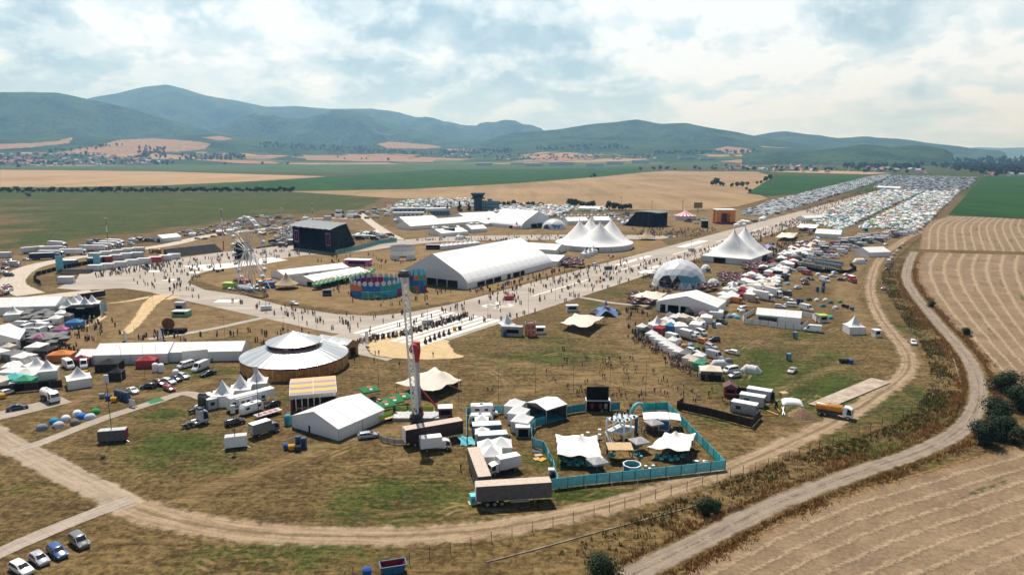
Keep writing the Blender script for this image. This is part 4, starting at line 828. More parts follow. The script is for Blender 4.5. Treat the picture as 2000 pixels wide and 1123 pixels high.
def person_mesh(pose, legm, hairm):
    if pose == 'stand': J = dict(hipL=(.09, 0, .92), kneeL=(.10, .02, .50), footL=(.11, 0, .07), toeL=(.12, .15, .04), hipR=(-.09, 0, .92), kneeR=(-.10, .02, .50), footR=(-.11, 0, .07), toeR=(-.12, .15, .04), elL=(.25, -.03, 1.14), haL=(.27, .06, .88), elR=(-.25, -.03, 1.14), haR=(-.27, .06, .88))
    elif pose == 'walk': J = dict(hipL=(.09, 0, .92), kneeL=(.10, .18, .52), footL=(.10, .24, .08), toeL=(.10, .40, .07), hipR=(-.09, 0, .92), kneeR=(-.10, -.08, .50), footR=(-.10, -.34, .16), toeR=(-.10, -.24, .05), elL=(.25, -.14, 1.16), haL=(.25, -.08, .92), elR=(-.25, .08, 1.14), haR=(-.25, .24, .98))
    elif pose == 'stride': J = dict(hipL=(.09, 0, .92), kneeL=(.10, -.10, .50), footL=(.10, -.36, .15), toeL=(.10, -.27, .05), hipR=(-.09, 0, .92), kneeR=(-.10, .16, .51), footR=(-.10, .26, .08), toeR=(-.10, .42, .07), elL=(.26, .12, 1.16), haL=(.22, .32, 1.16), elR=(-.26, -.12, 1.15), haR=(-.27, -.10, .9))
    else: J = dict(hipL=(.10, 0, .14), kneeL=(.14, .40, .44), footL=(.15, .66, .08), toeL=(.15, .80, .04), hipR=(-.10, 0, .14), kneeR=(-.14, .40, .44), footR=(-.15, .66, .08), toeR=(-.15, .80, .04), elL=(.26, .02, .40), haL=(.20, .26, .42), elR=(-.26, -.10, .36), haR=(-.30, -.22, .1))
    dz = -.78 if pose == 'sit' else 0.0
    T = dict(pel=(0, 0, .96 + dz), waist=(0, 0, 1.12 + dz), chest=(0, .01, 1.34 + dz), neck=(0, .01, 1.52 + dz), jaw=(0, .03, 1.60 + dz), head=(0, .03, 1.70 + dz), shL=(.17, 0, 1.43 + dz), shR=(-.17, 0, 1.43 + dz))
    R = dict(pel=.14, waist=.125, chest=.15, neck=.06, jaw=.085, head=.10, shL=.07, shR=.07, hipL=.10, hipR=.10, kneeL=.065, kneeR=.065, footL=.045, footR=.045, toeL=.035, toeR=.035, elL=.045, elR=.045, haL=.035, haR=.035)
    P = {**T, **J}; K = list(P); E = [('pel', 'waist'), ('waist', 'chest'), ('chest', 'neck'), ('neck', 'jaw'), ('jaw', 'head'), ('chest', 'shL'), ('chest', 'shR'), ('shL', 'elL'), ('elL', 'haL'), ('shR', 'elR'), ('elR', 'haR'), ('pel', 'hipL'), ('pel', 'hipR'), ('hipL', 'kneeL'), ('kneeL', 'footL'), ('footL', 'toeL'), ('hipR', 'kneeR'), ('kneeR', 'footR'), ('footR', 'toeR')]
    me = bpy.data.meshes.new('skeleton'); me.from_pydata([P[k] for k in K], [(K.index(a), K.index(b)) for a, b in E], []); o = bpy.data.objects.new('skeleton', me); COL.objects.link(o)
    mo = o.modifiers.new('skin', 'SKIN'); mo.use_smooth_shade = True
    for i, k in enumerate(K): me.skin_vertices[0].data[i].radius = (R[k], R[k] * (.72 if k in ('chest', 'waist', 'pel') else 1)); me.skin_vertices[0].data[i].use_root = (k == 'pel')
    sb = o.modifiers.new('sub', 'SUBSURF'); sb.levels = 1; sb.render_levels = 1
    dg = bpy.context.evaluated_depsgraph_get(); r = bpy.data.meshes.new_from_object(o.evaluated_get(dg)); bpy.data.objects.remove(o)
    for q in (M_CLOTH, legm, M_SKIN, hairm): r.materials.append(q)
    for f in r.polygons:
        c = f.center; z = c.z - dz; k = 0
        if z > 1.66 or (z > 1.57 and c.y < .0): k = 3
        elif z > 1.50: k = 2
        elif abs(c.x) > .205 and z < 1.30 and z > .72: k = 2
        elif pose == 'sit': k = 1 if c.y > .12 or z < .98 else 0
        elif z < .98: k = 1 if z > .52 else (2 if z > .10 else 3)
        f.material_index = k
    r.name = 'person'; return r
PEOPLE = [person_mesh(p, l, h) for p, l, h in (('walk', M_JEANS, M_HAIR), ('stride', flat('denim_shorts', (.09, .12, .19), .85, .15), M_HAIR), ('stand', M_JEANS, M_HAIR), ('stand', flat('khaki_shorts', (.27, .2, .12), .85, .15), flat('fair_hair', (.3, .19, .08), .7, .3)), ('walk', M_BLACK, M_HAIR), ('sit', M_JEANS, M_HAIR))]
POSEW = ['walking', 'striding', 'standing', 'standing', 'walking', 'sitting']

def leaf_mat(name, a, c):
    m = bpy.data.materials.new(name); m.use_nodes = True; b = NB(m.node_tree); r = b.new('ShaderNodeObjectInfo').outputs['Random']; n = b.noise(b.pos(), 0.5, 3, .7)
    b.out(b.mix(b.mr(b.math('ADD', n, b.math('MULTIPLY', b.math('SUBTRACT', r, .5), .25)), .35, .65), a, c), .75, .2); return m
M_LEAF = leaf_mat('leaves', (0.010, 0.026, 0.008), (0.035, 0.058, 0.016)); M_LEAFD = leaf_mat('dark_leaves', (0.008, 0.018, 0.008), (0.022, 0.042, 0.014)); M_BARK = flat('bark', (.06, .045, .03), .9, .1)
def tree_parts(h, rad, seed, leaves=420, leaf=.5, trunk=.25, squash=.8, cone=False, leafm=None):
    r = random.Random(seed); tr = MB(); cr = MB(); th = h * trunk
    tr.tube((0, 0, -.1), (0, 0, h * .62), h * .035, h * .012, 7)
    cl = []
    for i in range(11 if not cone else 16):
        if cone: t = i / 16; a = r.uniform(0, 6.28); q = rad * (1 - t) * .6; c = (q * math.cos(a), q * math.sin(a), th + (h - th) * t * .95); w = rad * (1 - t * .85) * .6
        else:
            a = r.uniform(0, 6.28); q = rad * r.uniform(.1, .68); z = r.uniform(.1, .85); c = (q * math.cos(a), q * math.sin(a), th + (h - th) * z); w = rad * r.uniform(.35, .58) * (1 - .35 * abs(z - .45))
        cl.append((c, w)); tr.tube((0, 0, h * r.uniform(.15, .5)), c, h * .012, h * .004, 4)
    for i in range(leaves):
        c, w = cl[i % len(cl)]; d = Vector((r.gauss(0, 1), r.gauss(0, 1), r.gauss(0, 1))).normalized() * (w * r.uniform(.55, 1.05)); p = Vector(c) + Vector((d.x, d.y, d.z * squash))
        if p.z < .05: p.z = r.uniform(.05, h * .2)
        n = (d.normalized() + Vector((r.uniform(-.7, .7), r.uniform(-.7, .7), r.uniform(0, .9)))).normalized(); u = n.orthogonal().normalized(); v = n.cross(u); s = leaf * r.uniform(.6, 1.3)
        cr.add([p - u * s, p - v * s * .6, p + u * s, p + v * s * .6], [(0, 1, 2, 3)])
    return [('trunk', tr, M_BARK, False, []), ('crown', cr, leafm or M_LEAF, False, [])]
# ------------------------------------------------------------------ big structures
M_SEAM = flat('seam_tape', (.62, .63, .64), .6, .3)
GAB = [(0, None), (.5, 1), (1, None)]
def wall(p0, p1, top, opens=(), m=None, knots=()):
    mb = MB(); br = sorted({0.0, 1.0, *knots, *[o[0] for o in opens], *[o[1] for o in opens], *[k / 6 for k in range(7)]})
    P = lambda t, z: (p0[0] + (p1[0] - p0[0]) * t, p0[1] + (p1[1] - p0[1]) * t, z)
    vs = {}; V = []; F = []
    def vid(t, z):
        k = (round(t, 5), round(z, 4))
        if k not in vs: vs[k] = len(V); V.append(P(t, z))
        return vs[k]
    for a, b in zip(br[:-1], br[1:]):
        if b - a < 1e-5: continue
        h = next((o[2] for o in opens if o[0] <= a + 1e-6 and b <= o[1] + 1e-6), 0.0)
        if h < min(top(a), top(b)) - .01: F.append((vid(a, h), vid(b, h), vid(b, top(b)), vid(a, top(a))))
    return mb.add(V, F)
def hall(label, P, Q, R=None, depth=None, eave=2.8, ridge=4.8, prof=None, bays=None, og=(), ob=(), os0=(), os1=(), roofm=None, wallm=None, gablem=None, name='frame_tent', cat='tent', group=None, land=None, posts=True, over=.12, floor=None):
    P, Q = Vector(P), Vector(Q); u = (Q - P); Wd = u.length; u.normalize(); n = Vector((-u.y, u.x, 0))
    L = depth if R is None else (Vector(R) - Q).dot(n)
    if L < 0: n = -n; L = -L
    prof = prof or [(0, eave), (.5, ridge), (1, eave)]; bays = bays or max(2, round(L / 5)); roofm = roofm or M_TENT; wallm = wallm or M_TENT
    r = thing(name, label, cat, ((P + Q) / 2), 0, group); o = Vector(r.location)
    if land: LAND.append((*(P + (Q - P) / 2 + n * L / 2)[:2], land))
    at = lambda s, v, z: tuple(P + u * (s * Wd) + n * (v * L) + Vector((0, 0, z)) - o)
    rf = MB(); nv = bays * 4; pf = [(prof[0][0] - over / Wd, prof[0][1] - .02)] + list(prof[1:-1]) + [(prof[-1][0] + over / Wd, prof[-1][1] - .02)]
    fine = []
    for a, b in zip(pf[:-1], pf[1:]):
        for q in range(3): t = q / 3; fine.append((a[0] + (b[0] - a[0]) * t, a[1] + (b[1] - a[1]) * t, math.sin(math.pi * t)))
    fine.append((*pf[-1], 0))
    V = []
    for j in range(nv + 1):
        v = j / nv * (1 + 2 * over / L) - over / L; sg = .5 - .5 * math.cos(2 * math.pi * (j % 4) / 4)
        for s, z, k in fine: V.append(at(s, v, z + .03 - (.11 if len(prof) == 3 else .035) * sg * k))
    nf = len(fine); rf.add(V, [(j * nf + i, j * nf + i + 1, (j + 1) * nf + i + 1, (j + 1) * nf + i) for j in range(nv) for i in range(nf - 1)])
    part('roof', rf, roofm, r, True)
    for j in range(0, nv + 1, 4):
        sm = MB(); row = V[j * nf:(j + 1) * nf]
        for a, c in zip(row[:-1], row[1:]): sm.bar(Vector(a) + Vector((0, 0, .02)), Vector(c) + Vector((0, 0, .02)), .10, .04)
        part('seam', sm, M_SEAM if len(prof) == 3 else M_TENT, r)
    xs, zs = [q[0] for q in prof], [q[1] for q in prof]; top = lambda t: float(np.interp(t, xs, zs)); kn = xs
    rel = lambda s, v: Vector(at(s, v, 0))
    part('gable_wall', wall(rel(0, 0), rel(1, 0), top, og, knots=kn), gablem or wallm, r)
    part('gable_wall', wall(rel(0, 1), rel(1, 1), top, ob, knots=kn), gablem or wallm, r)
    e0, e1 = prof[0][1], prof[-1][1]
    if e0 > .3: part('side_wall', wall(rel(0, 0), rel(0, 1), lambda t: e0, os0), wallm, r); part('side_wall', wall(rel(1, 0), rel(1, 1), lambda t: e1, os1), wallm, r)
    if floor: part('floor', MB().prism([at(s, v, 0)[:2] for s, v in ((.01, .01), (.99, .01), (.99, .99), (.01, .99))], .03, .08), floor, r)
    if posts:
        for v in [0] + ([.5] if L > 12 else []) + [1]:
            for s, e in ((0, e0), (1, e1)): q = at(s, v, 0); part('post', MB().box((q[0], q[1], 0), (.14, .14, e)), M_STEEL, r)
    return r
def hall_side(label, F0, F1, width, **kw):
    F0, F1 = Vector(F0), Vector(F1); u = (F1 - F0).normalized(); n = Vector((-u.y, u.x, 0)); n = n if n.y > 0 else -n
    return hall(label, F1 + n * width, F1, R=F0, **kw)

M_FLOORD = flat('dark_floor', (.05, .045, .04), .9, .1)
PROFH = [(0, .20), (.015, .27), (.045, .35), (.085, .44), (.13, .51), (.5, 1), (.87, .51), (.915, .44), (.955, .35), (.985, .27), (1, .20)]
def arched(label, P, Q, R, H, og, os1, land, group=None, os0=()):
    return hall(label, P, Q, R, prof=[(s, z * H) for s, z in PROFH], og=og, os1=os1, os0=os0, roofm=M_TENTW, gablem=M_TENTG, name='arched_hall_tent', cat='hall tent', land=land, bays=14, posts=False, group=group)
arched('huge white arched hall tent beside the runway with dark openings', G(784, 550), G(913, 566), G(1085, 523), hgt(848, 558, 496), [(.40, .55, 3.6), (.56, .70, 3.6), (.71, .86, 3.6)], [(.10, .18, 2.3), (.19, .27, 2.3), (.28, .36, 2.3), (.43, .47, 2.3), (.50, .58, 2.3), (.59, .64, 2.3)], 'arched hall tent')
arched('pale arched hall tent behind the small silver dome', G(1019, 448), G(1083, 441), G(1066, 430), hgt(1050, 445, 413), [(.28, .46, 3.6), (.47, .62, 3.6)], [], 'far arched hall', os0=[(.1, .35, 2)])
T = [  # gable ends P, Q, rear corner R, eave, ridge, label, landmark, extras
    ((571, 834), (662, 861), (754, 822), 2.75, 5.3, 'plain white frame tent beside the drop tower ride', 'closed white frame tent', dict(og=[(.36, .40, 1.6)], bays=3)),
    ((1281, 607), (1400, 620), (1425, 607), 3.9, 7.2, 'wide white frame tent with curtained openings by the market row', 'wide curtained tent', dict(og=[(.07, .16, 3), (.2, .38, 3), (.41, .57, 3)], bays=3, floor=M_FLOORD)),
    ((530, 541), (555, 548), (661, 527), 2.7, 4.3, 'long white bar tent behind the green parasols', 'long white bar tent', dict(os1=[(.30, .36, 2), (.5, .56, 2), (.76, .9, 2)])),
    ((573, 554), (615, 561), (721, 541), 2.7, 4.6, 'white bar tent fronted by green parasols', 'green parasol bar', dict(og=[(.65, .9, 2.2)], os1=[(.1, .5, 2.2), (.55, .95, 2.2)], floor=M_FLOORD)),
    ((774, 446), (802, 450), (926, 434), 3.2, 7.0, 'very long white frame tent below the control tower', 'very long white tent', {}),
    ((772, 433), (788, 437), (838, 430), 3.0, 5.2, 'short white frame tent beside the tan tipi', None, {}),
    ((877, 430), (915, 437), (950, 428), 4.2, 8.0, 'large white frame tent at the foot of the control tower', None, {}),
    ((836, 458), (862, 463), (846, 447), 2.8, 5.0, 'white frame tent on the grass below the long tent', None, {}),
    ((885, 452), (898, 456), (870, 446), 2.8, 5.4, 'white twin gabled tent next to a black drum bar', None, {}),
    ((905, 452), (921, 455), (890, 442), 2.8, 5.4, 'white gabled tent joined to the twin gabled tent', None, {}),
    ((917, 440), (948, 443), (940, 436), 2.6, 4.2, 'low white tent with columns before the control tower', None, {}),
    ((1106, 491), (1086, 498), (1047, 486), 3.0, 5.6, 'white annex tent behind the arched hall', None, dict(og=[(.6, .68, 2)])),
    ((1115, 510), (1090, 521), (1066, 511), 3.0, 5.0, 'white end tent joined to the arched hall', None, dict(og=[(.15, .75, 2.2)])),
    ((1667, 497), (1697, 503), (1710, 496), 3.0, 5.4, 'closed white frame tent beside the perimeter road', 'roadside white tent', {}),
    ((1555, 431), (1573, 433), (1588, 428), 3.0, 5.0, 'small white frame tent where the campsite begins', None, {}),
    ((1098, 436), (1109, 439), (1142, 436), 3.0, 6.0, 'white frame tent behind the four peaked marquee', None, {}),
    ((1161, 437), (1155, 433), (1192, 437), 3.0, 5.6, 'white frame tent with a red end behind the marquee', None, {}),
    ((300, 472), (318, 474), (355, 470), 3.0, 5.0, 'white frame tent beside the backstage road', 'backstage tent', dict(og=[(.4, .7, 2.4)])),
    ((-38, 690), (40, 682), (24, 664), 3.2, 5.6, 'white frame tent cut off by the picture edge', None, dict(og=[(.1, .45, 2.5), (.6, .9, 2.5)], floor=M_FLOORD)),
    ((-40, 664), (-6, 667), (27, 655), 3, 4.2, 'small white tent with a green logo on its wall', None, {})]
for p, q, r_, e, rg, lb, ld, kw in T: hall(lb, G(*p), G(*q), G(*r_), eave=e, ridge=rg, land=ld, group='white frame tents', **kw)
TS = [((183, 713), (329, 709), 11, 3.0, 5.2, 'long white frame tent behind the row of parked cars', 'long white tent', {}), ((331, 707), (473, 704), 9, 3.0, 5.0, 'white frame tent ending beside the round wooden pavilion', 'pavilion side tent', {}),
      ((149, 713), (182, 713), 7, 2.6, 4.0, 'low white side tent joined to the long frame tent', None, {}), ((-40, 618), (110, 614), 13, 3.4, 6.0, 'long white frame tent beside the peaked food court tents', 'food court tent', {}),
      ((1591, 464), (1641, 467), 11, 3.2, 6.2, 'white frame tent at the head of the food stalls', 'white head tent', {}), ((1712, 369), (1757, 371), 9, 3, 5.0, 'long white service tent amid the campsite', 'campsite service tent', {}), ((1131, 412), (1171, 413), 10, 3, 5.0, 'white frame tent by the dark field trees', None, {}),
      ((1476, 628), (1563, 636), 7.0, 2.8, 4.7, 'white kitchen tent inside a white canvas fence', 'fenced kitchen tent', dict(os1=[(.52, .95, 2.3)], floor=M_PALEWOOD)), ((612, 452), (640, 452), 6, 2.5, 3.6, 'white crew tent behind the big stage', None, {}), ((812, 414), (880, 412), 8, 3, 3.6, 'grey roofed shed beside the campsite', None, {})]
for a, c, w, e, rg, lb, ld, kw in TS: hall_side(lb, G(*a), G(*c), w, eave=e, ridge=rg, land=ld, group='white frame tents', **kw)
def stripes(name, c1, c2, period, axis=0, rot=0.0):
    m = bpy.data.materials.new(name); m.use_nodes = True; b = NB(m.node_tree); q = b.mapping(b.new('ShaderNodeTexCoord').outputs['Object'], rot); x = b.new('ShaderNodeSeparateXYZ', {0: q}).outputs[axis]
    f = b.math('GREATER_THAN', b.math('FRACT', b.math('DIVIDE', x, period)), .5); b.out(b.mix(f, c1, c2), .8, .2); return m
F0, F1 = G(568, 803), G(658, 795); _a = ang(F0, F1)
rr = hall_side('timber stall tent under a yellow and grey striped roof', F0, F1, 13.5, eave=4.0, ridge=5.2, os1=[(.05, .95, 3.2)], wallm=M_DRED, gablem=M_WPAINT, roofm=stripes('yellow_grey_stripes', (.72, .44, .12), (.31, .28, .31), 2.7, 1, -_a), land='striped roof tent', floor=M_WOOD, name='striped_tent')
for k in range(5): q = F0.lerp(F1, .12 + k * .13) - Vector(rr.location); part('post', MB().box((q.x, q.y, 0), (.16, .16, 3.2)), M_WPAINT, rr)
q0, q1 = F0 - Vector(rr.location), F1 - Vector(rr.location); nn = Vector((math.sin(_a), -math.cos(_a), 0)) * .2
part('fascia_board', MB().bar(q0 + nn + Vector((0, 0, 3.5)), q1 + nn + Vector((0, 0, 3.5)), .08, .95), M_STEEL, rr); part('counter', MB().bar(q0.lerp(q1, .15) + nn * 4 + Vector((0, 0, .9)), q0.lerp(q1, .6) + nn * 4 + Vector((0, 0, .9)), .4, .15), M_PALEWOOD, rr)

def pavilion():
    c = G(577, 714.5); m = mpp(577, 714); R = 100 / m; n = 30; r = thing('round_pavilion', 'round timber pavilion under a ribbed silver metal roof', 'pavilion', c, 0, None, 'round wooden pavilion')
    seam = bpy.data.materials.new('ribbed_zinc_roof'); seam.use_nodes = True; b = NB(seam.node_tree); o = b.new('ShaderNodeTexCoord').outputs['Object']; x = b.new('ShaderNodeSeparateXYZ', {0: o}); a = b.math('ARCTAN2', x.outputs[1], x.outputs[0])
    f = b.math('FRACT', b.math('MULTIPLY', a, 44 / 6.2832)); nz = b.new('ShaderNodeTexWhiteNoise', {'W': b.math('FLOOR', b.math('MULTIPLY', a, 44 / 6.2832))}, noise_dimensions='1D').outputs[0]; bs = b.out(b.mix(b.mr(f, .78, .92, 0, .45), b.mix(nz, (.50, .52, .53), (.68, .69, .69)), (.26, .27, .28)), .3, .5, .6, b.bump(b.mr(f, .8, .95), .6, .1))
    lower = MB().lathe((0, 0, 0), [(R + .25, 3.55), (R + .3, 3.75), (R * .5, 6.55)], 60); part('roof', lower, seam, r, True)
    up = MB().lathe((0, 0, 0), [(R * .53, 7.55), (R * .53, 7.7), (.3, 10.6), (.02, 10.7)], 48); part('upper_roof', up, seam, r, True)
    cl = MB().lathe((0, 0, 0), [(R * .5, 6.5), (R * .5, 7.6)], n); part('clerestory', cl, M_DRED, r)
    for k in range(n):
        t = 2 * math.pi * (k + .5) / n; p = (R * .505 * math.cos(t), R * .505 * math.sin(t), 6.75); part('window', MB().box(p, (.06, R * .5 * 2 * math.pi / n * .7, .7), t), M_GLASS, r)
    wm = flat('varnished_panels', (.42, .20, .055), .5, .4, var=.25, scale=.7)
    for k in range(n):
        t0, t1 = 2 * math.pi * k / n, 2 * math.pi * (k + 1) / n; a0, a1 = Vector((R * math.cos(t0), R * math.sin(t0), 0)), Vector((R * math.cos(t1), R * math.sin(t1), 0)); mid = math.degrees((t0 + t1) / 2)
        part('wall_panel', MB().bar(a0.lerp(a1, .02) + Vector((0, 0, 1.6)), a0.lerp(a1, .98) + Vector((0, 0, 1.6)), .1, 3.1), M_BLACK if 252 < mid < 258 else wm, r)
        part('pilaster', MB().box((a0.x, a0.y, 0), (.22, .22, 3.6), t0), M_PALEWOOD, r)
    part('frieze', MB().lathe((0, 0, 0), [(R + .02, 3.15), (R + .02, 3.6)], 60), M_DRED, r); part('floor', MB().lathe((0, 0, 0), [(R - .2, .15)], 60, caps=(False, True)), M_PALEWOOD, r)
    part('ramp', MB().bar((-3.5, -R - .2, .12), (-3.5, -R - 3.2, .02), 3.4, .08), M_PALEWOOD, r)
pavilion()
hall('brown timber entrance wing with a metal roof joined to the round pavilion', G(679, 698), G(700, 691), G(664, 672), eave=3.9, ridge=5.1, roofm=flat('zinc_roof', (.55, .57, .59), .35, .5, .5), wallm=M_WOOD, name='entrance_wing', cat='pavilion', og=[(.25, .75, 2.6)], posts=False)

def bigtop(label, outline, peaks, eave, hp, rad, land, opens=(), rings=16, cusp=2.2, group='peaked marquees'):
    n = len(outline); c = sum(outline, Vector()) / n; r = thing('peaked_marquee', label, 'marquee', c, 0, group, land)
    O = [p - c for p in outline]; PK = [p - c for p in peaks]
    def z(p, t):
        e = (1 - t) ; h = eave + (hp - eave) * .16 * (1 - t * t)
        for q in PK: d = math.hypot(p.x - q.x, p.y - q.y) / rad; h = max(h, 0) + 0; h += 0
        s = 0
        for q in PK: d = min(1, math.hypot(p.x - q.x, p.y - q.y) / rad); s = max(s, (1 - d) ** cusp) if True else s; s2 = s
        tot = sum((1 - min(1, math.hypot(p.x - q.x, p.y - q.y) / rad)) ** cusp for q in PK); s = .75 * s + .25 * min(1, tot)
        return h + (hp - h) * s * min(1, (1 - t) * 3.2)
    V = []
    K = 4; per = []
    for i in range(n):
        a, b = O[i], O[(i + 1) % n]
        for k in range(K): per.append(a.lerp(b, k / K))
    N = len(per); C0 = sum(PK, Vector()) / len(PK)
    for j in range(rings + 1):
        t = 1 - j / rings
        for i in range(N):
            p = C0 + (per[i] - C0) * t; V.append((p.x, p.y, z(p, t)))
    rf = MB().add(V, [(j * N + i, j * N + (i + 1) % N, (j + 1) * N + (i + 1) % N, (j + 1) * N + i) for j in range(rings) for i in range(N)])
    for q in PK:
        i = min(range(len(rf.v)), key=lambda i: (rf.v[i][0] - q.x) ** 2 + (rf.v[i][1] - q.y) ** 2); rf.v[i] = (q.x, q.y, hp + .6)
    part('roof', rf, M_TENT, r, True)
    val = MB().add([(p.x * 1.003, p.y * 1.003, eave + d) for d in (0.02, -.45) for p in per], [(i, (i + 1) % N, N + (i + 1) % N, N + i) for i in range(N)]); part('valance', val, M_WPAINT, r)
    for i in range(n):
        a, b = O[i] * .985, O[(i + 1) % n] * .985
        if i in opens: continue
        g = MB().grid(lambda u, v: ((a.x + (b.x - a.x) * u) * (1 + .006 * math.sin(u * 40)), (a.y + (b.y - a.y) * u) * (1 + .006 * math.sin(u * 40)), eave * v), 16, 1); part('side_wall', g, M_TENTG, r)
    for q in PK: part('king_pole', MB().tube((q.x, q.y, 0), (q.x, q.y, hp + 1.6), .18, n=8), M_STEEL, r)
    for i in range(n): a = O[i] * .99; part('post', MB().tube((a.x, a.y, 0), (a.x, a.y, eave), .09, n=6), M_STEEL, r)
    return r
c0 = G(1160, 482.5); mm = mpp(1160, 483); ax = 76 / mm; by = abs(G(1160, 473).y - G(1160, 493).y) / 2 + 2
bigtop('oval white marquee with four tall peaks', [c0 + Vector((ax * math.cos(2 * math.pi * k / 20), by * math.sin(2 * math.pi * k / 20), 0)) for k in range(20)], [G(1131, 484), G(1171, 487), G(1152, 477.5), G(1193, 480.5)], 3.6, 18, 20, 'four peaked marquee', (14, 3))
pl, pf, pr = G(1369, 511), G(1466, 519.5), G(1509, 503); pb = pl + pr - pf
ol = []
for a, c in ((pl, pf), (pf, pr), (pr, pb), (pb, pl)): ol += [a.lerp(c, k / 4) for k in range(4)]
bigtop('white marquee with two tall peaks beside the runway', ol, [G(1431, 510.5), G(1452, 503)], 3.7, 18.5, 19, 'twin peaked marquee', (1, 6))

def dome_mat(name, base):
    m = bpy.data.materials.new(name); m.use_nodes = True; b = NB(m.node_tree); g = b.new('ShaderNodeNewGeometry').outputs['True Normal']
    n = b.new('ShaderNodeTexWhiteNoise', {'Vector': b.vmath('SNAP', g, (.03, .03, .03))}).outputs[0]; b.out(b.mix(n, tuple(x * .84 for x in base), base), .32, .5); return m
M_DOME = dome_mat('dome_film', (.58, .61, .64)); M_DOMEW = dome_mat('white_dome_film', (.74, .74, .74)); M_DOMEB = flat('tinted_dome_window', (.10, .24, .34), .2, .6, var=.08)
def dome(label, c, R, H, mat, land, sub=3, openaz=(), blue=(), group='geodesic domes'):
    r = thing('geodesic_dome', label, 'dome', c, 0, group, land); bm = bmesh.new(); bmesh.ops.create_icosphere(bm, subdivisions=sub, radius=1.0)
    bmesh.ops.bisect_plane(bm, geom=bm.verts[:] + bm.edges[:] + bm.faces[:], plane_co=(0, 0, -.02), plane_no=(0, 0, 1), clear_inner=True)
    sk, bl, edges = MB(), MB(), set()
    for f in bm.faces:
        q = f.calc_center_median(); a = math.degrees(math.atan2(q.y, q.x)); vs = [(v.co.x * R, v.co.y * R, max(v.co.z, 0) * H) for v in f.verts]
        if any(lo < a < hi and q.z < zz for lo, hi, zz in openaz):
            for e in f.edges: edges.add(e)
        elif any(lo < a < hi and z0 < q.z < zz for lo, hi, z0, zz in blue): bl.add(vs, [tuple(range(len(vs)))])
        else: sk.add(vs, [tuple(range(len(vs)))])
    part('skin', sk, mat, r)
    if bl.v: part('window', bl, M_DOMEB, r)
    if edges:
        fr = MB()
        for e in edges: fr.bar(*[(v.co.x * R, v.co.y * R, max(v.co.z, 0) * H) for v in e.verts], .12)
        part('frame', fr, M_STEEL, r)
    part('base_ring', MB().lathe((0, 0, 0), [(R * 1.01, 0), (R * 1.01, .5), (R * .985, .5)], 40), M_TENTG, r); bm.free()
mD = mpp(1325, 559)
dome('large silver geodesic dome with an open triangular front', G(1326, 557), 52 / mD, hgt(1326, 557, 506.5), M_DOME, 'large silver dome', 3, [(-150, -104, .42)], [(-100, -52, .10, .46)])
dome('small white inflated dome with a red mark beside the large dome', G(1378, 531), 11 / mpp(1378, 532), hgt(1378, 531, 516), M_DOMEW, 'small white dome', 2, [(-90, -50, .4)])
dome('small silver dome joined to the large dome', G(1393, 559), 13.5 / mpp(1392, 560), hgt(1392, 559, 543.5), M_DOME, 'small silver dome', 2, [], [(-130, -40, .15, .4)])
dome('silver dome before the far arched hall', G(1082, 446.5), 24.5 / mpp(1082, 448), hgt(1082, 446.5, 427.5), M_DOME, 'far silver dome', 3, [(-150, -112, .42)], [(-104, -55, .1, .5)])

def stretch(label, pts, zc, tops, mat=M_CREAM, land=None, dark=True, sidem=None, n=14, name='stretch_tent'):
    c4 = gp(pts); c = sum(c4, Vector()) / 4; Q = [p - c for p in c4]; r = thing(name, label, 'tent', c, 0, 'stretch tents', land)
    def f(u, v):
        sc = lambda w: 1 + 0 * w
        uu, vv = u * 2 - 1, v * 2 - 1
        k = .085; uu *= 1 - k * (1 - vv * vv) * .55 * (1 + .5 * math.cos(vv * 9.4)); vv *= 1 - k * (1 - uu * uu) * .55 * (1 + .5 * math.cos(uu * 9.4)); u2, v2 = (uu + 1) / 2, (vv + 1) / 2
        p = Q[0] * (1 - u2) * (1 - v2) + Q[1] * u2 * (1 - v2) + Q[2] * u2 * v2 + Q[3] * (1 - u2) * v2
        z = zc[0] * (1 - u) * (1 - v) + zc[1] * u * (1 - v) + zc[2] * u * v + zc[3] * (1 - u) * v
        rim = max(abs(u * 2 - 1), abs(v * 2 - 1)); z += .75 * (1 - rim ** 2)
        z += .28 * rim ** 6 * (math.cos(u * 4 * math.pi) if abs(v * 2 - 1) > abs(u * 2 - 1) else math.cos(v * 4 * math.pi)) * .8
        for tu, tv, tz in tops: d = math.hypot(u - tu, v - tv); z += (tz - z) * math.exp(-d * 7.5) if tz > z else 0
        return (p.x, p.y, z)
    part('canopy', MB().grid(f, n * 2, n * 2), mat, r, True)
    for u, v in ((0, 0), (1, 0), (1, 1), (0, 1), (.5, 0), (.5, 1), (0, .5), (1, .5)): x, y, z = f(min(max(u, .02), .98), min(max(v, .02), .98)); part('pole', MB().tube((x, y, 0), (x, y, z), .06, n=6), M_DARK, r)
    for tu, tv, tz in tops: x, y, z = f(tu, tv); part('pole', MB().tube((x, y, 0), (x, y, z), .07, n=6), M_DARK, r)
    if sidem:
        a, b = f(.06, .93), f(.94, .93); part('back_wall', MB().bar(Vector(a) * 1 - Vector((0, 0, a[2] / 2)), Vector(b) - Vector((0, 0, b[2] / 2)), .05, min(a[2], b[2]) * .85), sidem, r)
    return r
stretch('cream stretch tent beside the drop tower ride', [(772, 766), (846, 784), (902, 760), (850, 735)], (2.3, 2.6, 2.3, 2.6), [(.4, .65, 4.6), (.62, .7, 5.0), (.3, .35, 4.0)], land='cream stretch tent', sidem=M_DRED)
stretch('cream stretch tent near the blue star shaped tent', [(1094, 644), (1146, 657), (1180, 632), (1122, 625)], (2.4, 3.0, 2.4, 2.4), [(.35, .5, 4.2), (.62, .7, 4.2)], land='meadow stretch tent')
